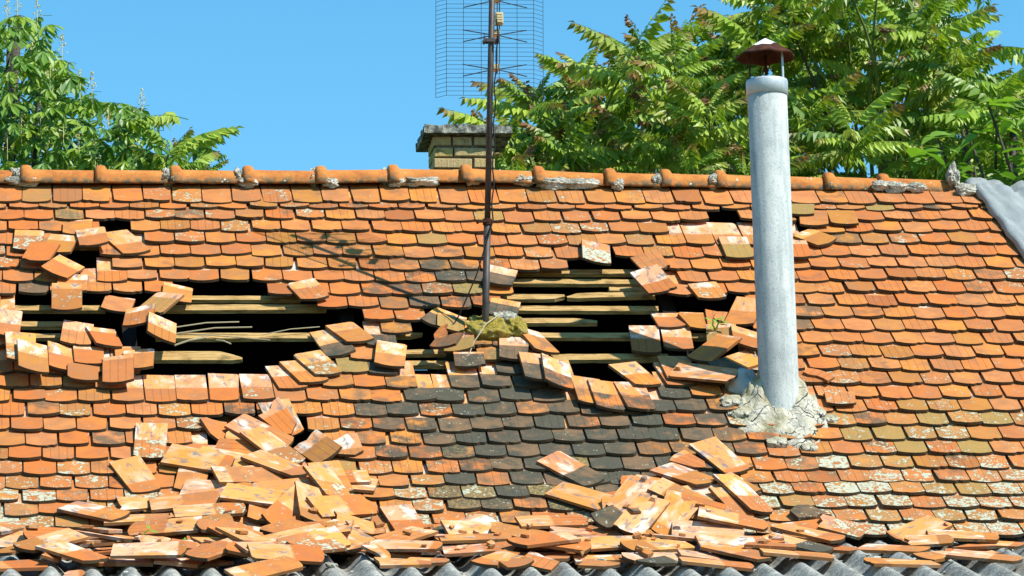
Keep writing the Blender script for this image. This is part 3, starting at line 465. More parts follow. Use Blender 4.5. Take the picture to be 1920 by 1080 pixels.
(18,-0.0401,1.4792,-0.0063,0.0032,1),(18,0.136,1.4669,0.0124,0.0029,3),(18,0.3187,1.4923,0.0033,0.0052,0),(18,0.5017,1.4674,0.0155,0.0011,2),(18,0.6787,1.4632,-0.0142,0.0067,3),
(18,0.8603,1.4581,-0.0037,0.0065,1),(18,1.0447,1.455,-0.0116,0.0079,1),(18,1.2206,1.4537,0.0185,0.0042,0),(18,1.404,1.4582,-0.0015,0.0028,1),(18,1.5871,1.4664,-0.015,0.0011,0),
(18,1.7671,1.4727,-0.0108,0.0015,2),(18,1.9483,1.4622,-0.0026,0.0036,1),(18,2.1312,1.4701,0.0091,0.0082,1),(18,2.3084,1.4666,0.0038,0.0033,0),(18,2.4902,1.4643,-0.0086,0.0018,3),
(18,2.6722,1.4624,-0.0219,0.0015,1),(18,2.8521,1.4736,-0.0085,0.0018,0),(19,-4.1197,1.639,-0.0094,0.0013,0),(19,-3.9323,1.6181,0.0259,0.0008,0),(19,-3.7538,1.6031,0.0234,0.0054,0),
(19,-3.5723,1.5954,-0.0188,0.0004,0),(19,-3.3893,1.6141,-0.0215,0.0083,0),(19,-3.2113,1.6092,0.0157,0.0017,0),(19,-3.0285,1.6142,-0.0158,0.0015,0),(19,-2.8461,1.6336,-0.0112,0.0112,3),
(19,-2.6706,1.6327,-0.0214,0.0046,1),(19,-2.487,1.6308,0.0046,0.0019,1),(19,-2.3062,1.6243,0.0108,0.0053,1),(19,-2.1239,1.6293,-0.0057,0.0036,0),(19,-1.942,1.6277,-0.0057,0.0058,0),
(19,-1.2211,1.6553,0.0187,0.0082,3),(19,-1.0391,1.6307,0.0011,0.0011,1),(19,-0.8573,1.6461,0.0281,0.0038,1),(19,-0.6774,1.6586,-0.0304,0.007,3),(19,-0.495,1.6724,-0.0103,0.0059,3),
(19,-0.3162,1.6497,-0.0019,0.0068,1),(19,-0.1367,1.6297,0.0133,0.0036,1),(19,0.045,1.6341,0.0189,0.0012,1),(19,0.2287,1.6278,0.0009,0.0032,1),(19,0.4092,1.6261,-0.0097,0.0067,1),
(19,0.5933,1.6068,-0.0062,0.0013,0),(19,0.7708,1.6136,0.003,0.0049,1),(19,0.95,1.6113,-0.0144,0.0003,3),(19,1.1347,1.6212,-0.0008,0.003,1),(19,1.3113,1.6257,0.0014,0.0076,3),
(19,1.4955,1.6322,0.0014,0.0015,3),(19,1.6786,1.6227,-0.0367,0.0053,1),(19,1.8575,1.6189,0.0135,0.0083,1),(19,2.0371,1.6111,0.0165,0,1),(19,2.218,1.6226,0.0035,0.0035,1),(19,2.3986,1.6147,-0.019,0.0113,1),
(19,2.5791,1.6188,-0.0091,0.0012,1),(19,2.7616,1.6319,-0.0166,0.0001,0),(20,-4.037,1.7744,-0.0204,0.0005,0),(20,-3.8524,1.766,-0.018,0.0021,0),(20,-3.6697,1.7656,-0.0021,0.0035,0),
(20,-3.4938,1.772,0.0005,0.005,0),(20,-3.3095,1.7804,-0.0064,0.0045,0),(20,-3.1294,1.7707,-0.0215,0.0071,2),(20,-2.949,1.7876,-0.021,0.0014,0),(20,-2.769,1.795,-0.0186,0.0028,1),
(20,-2.5869,1.7789,-0.0072,0.0032,1),(20,-2.4076,1.7909,-0.021,0.0062,1),(20,-2.2263,1.7855,-0.0101,0.0067,2),(20,-2.0433,1.7813,-0.0339,0.0026,0),(20,-1.1411,1.8051,-0.0015,0.0107,0),
(20,-0.9637,1.7934,0.01,0.0012,1),(20,-0.7732,1.7968,0.0219,0.0035,3),(20,-0.5943,1.8029,-0.0005,0.0013,1),(20,-0.4139,1.7966,0.0201,0.0045,1),(20,-0.2349,1.7905,0.0048,0.0023,1),
(20,-0.0509,1.7762,-0.006,0.0052,1),(20,0.1259,1.7828,-0.0108,0.0057,3),(20,0.3105,1.7758,-0.0064,0.0048,1),(20,0.4913,1.77,-0.0233,0.006,1),(20,0.6701,1.7709,0.0119,0.0015,1),
(20,0.8511,1.781,0.0196,0.0033,1),(20,1.0295,1.7807,-0.01,0,3),(20,1.2132,1.7805,-0.0227,0.0051,1),(20,1.3944,1.7784,-0.012,0.0098,1),(20,1.5747,1.7683,0.0129,0.0022,1),(20,1.7553,1.7841,-0.0019,0.0001,1),
(20,1.9367,1.7806,-0.005,0.0028,1),(20,2.1192,1.778,-0.0131,0.0042,1),(20,2.2971,1.7797,0.0056,0.0029,1),(20,2.4796,1.7813,0.0072,0.0007,1),(20,2.6584,1.7807,-0.0027,0.0049,0),
(20,2.8392,1.7924,0.0075,0.0075,2),(21,-4.1257,1.9291,0.0081,0.0019,0),(21,-3.9446,1.9273,-0.0126,0.0046,0),(21,-3.7619,1.9191,-0.0109,0.0025,0),(21,-3.5836,1.9264,-0.0083,0.0004,0),
(21,-3.3992,1.9434,-0.0049,0.0048,0),(21,-3.2194,1.934,0.0109,0.0068,0),(21,-3.0375,1.938,-0.0009,0.0022,0),(21,-2.8586,1.9384,0.0176,0.0116,1),(21,-2.6778,1.9408,0.0014,0.0032,1),
(21,-2.4973,1.9359,0.0147,0.0037,1),(21,-2.3113,1.9381,-0.0042,0.0026,0),(21,-2.1365,1.9417,0.0109,0.0038,0),(21,-1.9555,1.938,0.0156,0.0083,3),(21,-1.0465,1.9549,-0.0202,0.003,0),
(21,-0.8688,1.9506,0.0318,0.0082,3),(21,-0.6857,1.9509,-0.0028,0.0023,1),(21,-0.5034,1.949,0.007,0.0004,1),(21,-0.3221,1.9354,0.0224,0.0044,1),(21,-0.1431,1.9349,0.002,0.0002,1),
(21,0.0373,1.9374,0.0209,0,1),(21,0.2204,1.9313,0.0052,0.0017,1),(21,0.3987,1.9237,0.0191,0.0047,1),(21,0.5824,1.9242,-0.012,0.0003,1),(21,0.764,1.935,-0.0149,0.0092,0),(21,0.9413,1.9285,0.0187,0.0039,0),
(21,1.1224,1.9339,0.0143,0.0058,1),(21,1.3059,1.953,0.0177,0.0001,1),(21,1.487,1.9314,0.0022,0.0044,1),(21,1.6666,1.9296,0.01,0.0026,1),(21,1.8502,1.9282,-0.001,0.0036,1),
(21,2.0278,1.9338,0.0044,0.0063,1),(21,2.2099,1.9333,-0.0132,0.0056,1),(21,2.3889,1.9355,0.0056,0.0026,1),(21,2.5712,1.9337,-0.0199,0.0017,1),(21,2.7501,1.9426,-0.0308,0.0052,0),
(22,-4.0492,2.0781,-0.0186,0.0026,0),(22,-3.8685,2.0785,-0.0103,0.0003,0),(22,-3.6883,2.0823,0.0072,0.0024,0),(22,-3.5111,2.0869,0.003,0.005,0),(22,-3.3196,2.0917,-0.0182,0.0006,0),
(22,-3.1412,2.0956,-0.0043,0.007,0),(22,-2.9636,2.0857,0.0029,0.0041,0),(22,-2.7817,2.1002,0.0063,0.0063,1),(22,-2.6012,2.0939,0.0016,0.0003,1),(22,-2.4211,2.0902,0.0014,0.0027,0),
(22,-2.2371,2.0942,0.006,0.0006,0),(22,-2.0569,2.0905,0.0081,0.0005,0),(22,-1.8748,2.0981,0.0169,0.0008,2),(22,-1.1546,2.1157,-0.0053,0.0029,1),(22,-0.9725,2.1116,-0.0068,0.0021,1),
(22,-0.7908,2.1043,-0.0061,0.0003,1),(22,-0.6041,2.1105,0.0076,0.005,1),(22,-0.4256,2.0911,-0.0213,0.0032,1),(22,-0.2506,2.0799,0.0192,0.0042,1),(22,-0.0634,2.0805,0.0263,0.006,0),
(22,0.1151,2.0734,-0.0222,0.005,2),(22,0.2959,2.0807,0.0068,0.0032,1),(22,0.4786,2.085,0.0153,0.0009,1),(22,0.6587,2.0855,-0.0041,0.0043,0),(22,0.8403,2.0849,0.0176,0.006,0),
(22,1.0195,2.0892,0.0266,0.0053,0),(22,1.2024,2.0974,-0.0079,0.0013,1),(22,1.3836,2.0966,0.014,0.0003,1),(22,1.5606,2.0858,0.0327,0.0004,1),(22,1.7434,2.0857,0.0221,0.0062,1),
(22,1.9253,2.0813,-0.0043,0.0017,1),(22,2.1047,2.0837,-0.0222,0.0024,1),(22,2.2881,2.0893,-0.0052,0.0005,1),(22,2.4652,2.0948,-0.0032,0.0001,3),(22,2.647,2.095,-0.0233,0.0029,0),
(23,-4.1378,2.2296,-0.0143,0.0018,0),(23,-3.9561,2.2281,-0.0094,0.0026,0),(23,-3.7797,2.2485,-0.0178,0.0071,0),(23,-3.6007,2.2395,0.0052,0.0014,0),(23,-3.4124,2.2537,-0.0038,0.0031,0),
(23,-3.2355,2.2488,-0.0096,0.0024,0),(23,-3.0525,2.2498,0.009,0.0038,0),(23,-2.8773,2.2483,0.0112,0.0053,1),(23,-2.6936,2.2544,0.0124,0.0009,1),(23,-2.5094,2.2433,-0.0042,0.0036,1),
(23,-2.328,2.2476,0.0057,0.0024,0),(23,-2.1489,2.2479,-0.0082,0.0072,0),(23,-1.9686,2.2498,0.007,0.0015,0),(23,-1.7876,2.2546,0.0091,0.0041,0),(23,-1.6071,2.2505,-0.0151,0.0008,0),
(23,-1.4238,2.2602,-0.0024,0.0068,2),(23,-1.2436,2.2825,-0.0209,0.002,2),(23,-1.0629,2.2677,-0.0184,0.0036,0),(23,-0.8821,2.2704,-0.0046,0.0038,1),(23,-0.7009,2.2507,0.0061,0.0001,3),
(23,-0.5234,2.2329,-0.0131,0.007,1),(23,-0.3416,2.2467,0.0272,0.0062,1),(23,-0.1602,2.2404,-0.0133,0.0075,3),(23,0.0273,2.2435,-0.0107,0.0022,0),(23,0.2053,2.2378,0.0056,0.0056,0),
(23,0.3838,2.2468,0.0254,0.0041,0),(23,0.5638,2.2441,-0.0309,0.002,0),(23,0.7492,2.2455,0.0035,0.0077,0),(23,0.9259,2.2475,0.0195,0.0048,0),(23,1.1056,2.2408,0.0064,0.0082,1),
(23,1.2958,2.2358,0.0017,0.0063,1),(23,1.4708,2.2324,-0.0107,0.0007,1),(23,1.6541,2.2313,0.0071,0.006,1),(23,1.8315,2.238,0.0295,0.0049,1),(23,2.014,2.2407,0.0273,0.0063,1),
(23,2.1937,2.2522,-0.005,0.0039,1),(23,2.3758,2.2472,-0.0107,0.0037,1),(23,2.5574,2.2529,0.0214,0.002,0),(23,2.7376,2.2549,-0.0113,0.0034,2),(24,-4.06,2.3845,0.0201,0.0027,0),
(24,-3.876,2.3936,0.0007,0.0064,0),(24,-3.7015,2.397,-0.0108,0.0011,0),(24,-3.5168,2.4089,0.0029,0.0025,0),(24,-3.337,2.4043,-0,0.0004,0),(24,-3.1551,2.3971,-0.0012,0.0004,0),
(24,-2.9766,2.3951,-0.01,0.0029,0),(24,-2.7904,2.4145,-0.0184,0.0035,1),(24,-2.6105,2.4086,0.01,0.0019,1),(24,-2.4322,2.4016,-0.0091,0.0008,1),(24,-2.2521,2.3989,-0.0112,0.0072,0),
(24,-2.07,2.4101,0.0255,0.0024,0),(24,-1.8892,2.4077,-0.0093,0.0042,0),(24,-1.7069,2.4204,-0.0036,0.0002,0),(24,-1.5262,2.4209,-0.0043,0.007,0),(24,-1.3428,2.4189,0.0008,0.0051,0),
(24,-1.1648,2.4178,0.0338,0.0041,0),(24,-0.987,2.4114,-0.0207,0.0096,0),(24,-0.8053,2.4066,0.0204,0,1),(24,-0.6233,2.4062,0.0098,0.0015,1),(24,-0.4422,2.4119,-0.0126,0.0021,1),
(24,-0.26,2.4019,-0.0187,0.0043,3),(24,-0.081,2.3917,-0.001,0.0031,3),(24,0.1002,2.3975,0.004,0.0025,0),(24,0.2858,2.3995,0.005,0.0016,1),(24,0.4639,2.3981,0.0021,0.0014,0),
(24,0.6426,2.3976,-0.0039,0.0014,0),(24,0.8273,2.4122,-0.0086,0.0006,0),(24,1.0085,2.3983,0.0171,0.0035,0),(24,1.1898,2.3898,-0.0169,0.0026,3),(24,1.3683,2.3822,0.0086,0.0055,1),
(24,1.5518,2.3912,-0.0058,0.0032,1),(24,1.7321,2.3809,-0.0213,0.0018,1),(24,1.9134,2.3983,0.0153,0.0084,1),(24,2.0946,2.4044,0.0181,0.003,1),(24,2.2781,2.4169,-0.0072,0.0033,1),
(24,2.4576,2.4141,-0.0274,0.0027,1),(24,2.631,2.411,0.0199,0.0054,0),(25,-4.1591,2.5418,0.001,0.0015,0),(25,-3.9768,2.5659,0.0027,0.0065,0),(25,-3.7946,2.5576,-0.0688,0.002,0),
(25,-3.6082,2.5698,0.0089,0.0041,0),(25,-3.4328,2.5475,0.0001,0.0057,0),(25,-3.2527,2.5625,0.0108,0.003,0),(25,-3.0698,2.5609,-0.0026,0.0009,0),(25,-2.8871,2.5699,-0.0185,0.0006,3),
(25,-2.7051,2.5506,0.03,0.0028,0),(25,-2.5258,2.5549,0.0079,0.0049,0),(25,-2.3448,2.5549,0.0246,0.0005,0),(25,-2.1631,2.5666,-0.0237,0.0077,0),(25,-1.9825,2.5622,-0.0029,0.0039,0),
(25,-1.8041,2.5853,-0.0054,0.0045,0),(25,-1.625,2.5721,-0.0033,0.0006,0),(25,-1.4419,2.5858,-0.011,0.0001,0),(25,-1.2619,2.5746,0.0008,0.002,0),(25,-1.0807,2.5628,-0.0203,0.0004,0),
(25,-0.8972,2.5613,0.0276,0.0024,0),(25,-0.7193,2.5621,0.0224,0.0065,1),(25,-0.5326,2.5407,0.0147,0.0052,1),(25,-0.355,2.547,0.0005,0.0038,1),(25,-0.1746,2.5415,0.0327,0.0065,1),
(25,0.0085,2.56,0.0088,0.0015,0),(25,0.19,2.553,-0.0037,0.0043,2),(25,0.3678,2.5536,0.0247,0.0046,0),(25,0.5485,2.5577,0.0029,0.0034,0),(25,0.7317,2.5581,-0.0163,0.0042,0),
(25,0.9126,2.5529,-0.0023,0.0068,0),(25,1.0924,2.5495,-0.0187,0.0015,0),(25,1.2769,2.5433,-0.0018,0.0038,1),(25,1.4569,2.5472,0.0067,0.0002,1),(25,1.6352,2.5431,0.002,0.0022,1),
(25,1.8156,2.5557,-0.0151,0.0093,1),(25,1.997,2.5609,0.0238,0.0004,1),(25,2.1774,2.5692,-0.0053,0.0066,3),(25,2.36,2.5729,-0.0013,0.0041,1),(25,2.5423,2.5718,-0.0094,0.003,0),
(26,-4.0673,2.7085,-0.0007,0.0037,0),(26,-3.891,2.7031,-0.0098,0.0012,0),(26,-3.7063,2.7065,0.0161,0.0049,0),(26,-3.5317,2.7082,-0.0103,0.0066,0),(26,-3.3478,2.7076,0.0087,0.0034,0),
(26,-3.1621,2.7058,0.0135,0.0008,0),(26,-2.9856,2.706,-0.0218,0.0009,0),(26,-2.802,2.7079,0.0248,0.001,1),(26,-2.6235,2.7128,-0.0069,0.005,0),(26,-2.4424,2.7077,-0.0155,0.0012,0),
(26,-2.2587,2.7315,0.0215,0.002,0),(26,-2.0809,2.7296,0.0237,0.0032,0),(26,-1.8981,2.7286,-0.0109,0.0001,0),(26,-1.7163,2.7364,0.0067,0.0023,0),(26,-1.5383,2.7316,0.0017,0.0042,0),
(26,-1.3541,2.7238,0.0034,0.0003,0),(26,-1.1751,2.7243,-0.0105,0.0003,0),(26,-0.9913,2.7184,0.0189,0.0041,0),(26,-0.8135,2.7185,-0.0183,0.0006,0),(26,-0.6306,2.7159,-0.0087,0.0039,1),
(26,-0.4501,2.7142,0.0148,0.0006,1),(26,-0.2672,2.7014,0.0023,0.0036,1),(26,-0.0916,2.724,-0.0111,0.0005,2),(26,0.0928,2.6995,-0.0068,0.0039,0),(26,0.2767,2.7003,-0.0051,0.0027,0),
(26,0.4574,2.7037,-0.0123,0.0021,0),(26,0.6341,2.7101,0.0089,0.0041,0),(26,0.8196,2.7081,-0.0097,0.002,0),(26,0.9951,2.6991,-0.0187,0.0014,0),(26,1.1763,2.7075,-0.0095,0.0026,0),
(26,1.3578,2.6975,-0.0213,0.0033,0),(26,1.5377,2.7018,-0.0175,0.0008,1),(26,1.7213,2.7167,0.0019,0.0023,3),(26,1.9033,2.7207,-0.0025,0.0061,1),(26,2.0844,2.7174,-0.0054,0.0034,1),
(26,2.2675,2.7131,0.0483,0.0013,1),(26,2.4444,2.7167,0.0115,0.0075,0),(26,2.6264,2.7329,-0.0047,0.005,2),(27,-3.9841,2.8675,-0.0022,0.0005,0),(27,-3.804,2.8654,-0.0155,0.0053,0),
(27,-3.6263,2.8654,0.0039,0.0079,0),(27,-3.4471,2.8673,0.0041,0.0002,0),(27,-3.2628,2.8656,-0.0078,0.0042,2),(27,-3.0808,2.8694,-0.0145,0.0011,0),(27,-2.8999,2.8712,-0.004,0.0014,0),
(27,-2.7196,2.8675,-0.0244,0.0097,0),(27,-2.5397,2.867,-0.0131,0.0012,1),(27,-2.3572,2.8853,-0.003,0.0018,0),(27,-2.1759,2.8843,-0.0039,0.0022,0),(27,-1.9978,2.8877,0.0154,0.0002,0),
(27,-1.8137,2.8801,-0.0048,0,0),(27,-1.6343,2.8962,0.0156,0.0011,0),(27,-1.4518,2.8839,-0.0011,0.0061,0),(27,-1.2733,2.8742,0.0158,0.0037,0),(27,-1.0883,2.878,-0.0007,0.0096,0),
(27,-0.9095,2.8594,-0.0142,0.0058,0),(27,-0.7303,2.8604,-0.009,0.0024,0),(27,-0.546,2.8601,-0.0028,0.0019,0),(27,-0.3685,2.8565,0.0019,0.0001,0),(27,-0.1838,2.8662,-0.0145,0.0001,0),
(27,-0.0024,2.8683,0.0095,0.0018,0),(27,0.1766,2.8582,0.0258,0.0006,0),(27,0.3579,2.8692,-0.0149,0.0027,0),(27,0.5386,2.8667,-0.0018,0.0012,0),(27,0.7186,2.8592,0.0066,0.0012,0),
(27,0.9016,2.8561,-0.0079,0.0003,0),(27,1.0794,2.8527,-0.0019,0.0067,0),(27,1.2635,2.8586,-0.001,0.0009,0),(27,1.4425,2.8547,0.0151,0.0044,0),(27,1.619,2.8661,0.0064,0.0012,3),
(27,1.806,2.8687,-0.0079,0.0009,0),(27,1.9839,2.876,-0.0034,0.0035,0),(27,2.1661,2.8687,-0.0254,0.0004,1),(27,2.3463,2.8895,-0.0033,0.004,1),(27,2.5281,2.8794,-0.0151,0.005,0),
]
# u, v, height, turn, side tilt, down tilt, look, length
SLIP = [
(-2.525,-0.7362,0.0591,0.0374,0.0105,0.09,"g",0.239),(-2.8168,-0.561,0.0607,0.0535,-0.0021,0.09,"q",0.295),(-2.4409,-0.5291,0.1001,-0.0943,0.1253,0.09,"w",0.257),(-2.2428,-0.5719,0.0411,-0.3558,0.0016,0.1233,"a",0.38),
(-2.6315,-0.507,0.0666,0.2446,0.0128,0.09,"p",0.266),(-2.748,-0.3472,0.0974,0.2355,0.0252,0.09,"o",0.277),(-2.5707,-0.0345,0.0609,0.0729,-0.0335,0.09,"p",0.238),(-2.6282,-0.1887,0.0807,0.4716,-0.3054,0.09,"p",0.292),
(-2.6058,0.2089,0.1012,0.018,0.0192,0.09,"o",0.376),(-2.9502,0.455,0.0689,0.0274,-0.1592,0.09,"p",0.372),(-2.8714,0.7967,0.1045,-0.0127,-0.0918,0.09,"q",0.379),(-2.8115,0.9627,0.1334,0.0108,-0.2783,0.09,"w",0.375),
(-2.6403,0.8478,0.0636,0.0172,-0.2544,0.1219,"p",0.359),(-2.4924,0.8042,0.0504,-0.0104,-0.089,0.1206,"p",0.249),(-2.2584,0.7729,0.036,-0.0153,-0.0312,0.1212,"o",0.182),(-2.3128,0.1507,0.0193,0.1931,-0.0877,0.09,"p",0.209),
(-1.9687,0.0862,0.0573,0.1131,-0.2067,0.09,"p",0.237),(-2.073,0.2794,0.0994,0.5203,0.1148,0.09,"p",0.271),(-2.1974,0.4523,0.1117,0.1044,0.2793,0.09,"p",0.236),(-2.0834,0.6445,0.1361,0.1172,-0.45,0.09,"p",0.31),
(-2.5561,0.543,0.047,0.0984,-0.1169,0.09,"w",0.315),(-2.3947,0.5892,0.0469,-0.1843,-0.2087,0.1709,"w",0.277),(-2.2175,0.8904,0.0741,0.0667,0.0885,0.09,"p",0.245),(-2.5345,1.0566,0.0844,0.041,-0.1322,0.09,"o",0.209),
(-2.3346,1.0353,0.0917,0.0173,0.1238,0.09,"b",0.347),(-1.3849,1.0129,0.0236,-0.1759,-0.001,0.1495,"p",0.358),(-1.2857,0.9707,0.0359,-0.2969,-0.0208,0.1606,"a",0.353),(-1.0964,0.6116,0.0208,-0.2123,0.1195,0.1055,"d",0.38),
(-0.9918,0.5284,0.0382,-0.364,-0.0035,0.1613,"p",0.312),(-1.1985,0.8882,0.0411,-0.3329,0.0188,0.1439,"q",0.363),(-0.7912,0.8391,0.0709,0.148,-0.1027,0.09,"p",0.332),(-1.2025,0.0605,0.0625,-0.2749,0.0494,0.09,"p",0.278),
(-0.4559,0.3677,0.0416,0.5238,-0.1876,0.09,"d",0.266),(-0.4023,0.4464,0.0555,0.1377,-0.1817,0.09,"m",0.222),(-0.3768,0.6704,0.0541,0.1009,0.2552,0.09,"m",0.226),(-0.3414,0.879,0.0588,0.0386,0.0524,0.09,"d",0.198),
(-0.0835,0.2911,0.0642,0.2358,-0.1173,0.09,"d",0.272),(-0.4687,0.621,0.0947,1.7337,0.4062,0.09,"g",0.103),(-0.4647,0.7755,0.1272,0.5595,0.45,0.09,"g",0.142),(-0.0604,-0.1031,0.0669,0.2739,-0.1039,0.09,"d",0.264),
(0.5491,-0.3928,0.0697,0.1298,-0.1783,0.09,"l",0.32),(0.8676,-0.2712,0.0718,-0.2166,0.2042,0.09,"o",0.274),(0.8392,0.027,0.1089,-0.2047,0.2185,0.09,"w",0.38),(1.1549,0.0729,0.0611,-0.1474,0.008,0.09,"n",0.235),
(1.4154,-0.4633,0.0656,-0.0022,-0.0026,0.09,"w",0.325),(-0.0721,0.7624,0.0664,0.1125,-0.0142,0.09,"d",0.315),(0.0224,1.0352,0.1,0.0134,-0.1187,0.09,"d",0.355),(0.1262,1.1062,0.1033,0.1,-0.3953,0.09,"w",0.379),
(0.0736,0.6351,0.0434,-0.3447,-0.3935,0.1305,"w",0.283),(0.7194,0.5533,0.004,0.0871,-0,0.09,"w",0.38),(0.9084,0.5205,0.0032,0.0773,-0,0.09,"w",0.361),(0.8957,0.3253,0.0013,-0.0976,0.0051,0.1226,"w",0.216),
(1.0551,0.3413,0.008,-0.2498,-0.1435,0.09,"w",0.222),(1.1935,0.3509,0.0064,0.1104,-0.1336,0.09,"o",0.28),(1.2515,0.3099,0.0116,0.3259,-0.1334,0.0913,"g",0.194),(1.3372,0.3243,0.0616,0.3646,0.0937,0.09,"a",0.376),
(1.1581,0.588,0.0621,0.1253,0.1274,0.09,"p",0.271),(1.2841,0.6751,0.0808,0.1293,-0.2593,0.09,"p",0.262),(0.8268,0.9928,0.0252,-0.1004,-0.0036,0.1529,"p",0.37),(0.848,0.9429,0.035,-0.0224,-0.0179,0.1511,"a",0.366),
(1.0735,0.8196,0.0938,0.7906,0.2259,0.09,"b",0.323),(1.1831,0.9558,0.0741,0.834,-0.1178,0.09,"d",0.37),(0.976,1.1191,0.104,-1.0446,0.1397,0.09,"f",0.17),(0.2996,1.2337,0.0554,0.0012,-0.1583,0.0949,"a",0.353),
(0.3908,1.2977,0.0635,0.0038,-0.17,0.0973,"p",0.38),(0.5552,1.3004,0.0591,-0.0807,-0.0949,0.1057,"p",0.373),(0.6006,1.0038,0.0292,-0.2867,-0.0459,0.1864,"p",0.38),(1.9569,-0.8519,0.0616,0.1378,0.0465,0.09,"o",0.236),
(2.1395,-0.864,0.0599,0.0556,0.0004,0.09,"o",0.216),(1.8971,-0.9597,0.0663,0.1077,0.0364,0.0954,"o",0.17),(1.9267,-0.6133,0.0547,-0.6775,0.0293,0.09,"w",0.227),(1.7674,-0.4384,0.0692,0.0373,-0.0079,0.09,"p",0.263),
(1.6419,1.0661,0.0568,-2.4842,-0.0253,0.09,"g",0.12),(1.7206,1.344,0.0646,0.0815,0.0003,0.09,"b",0.171),]
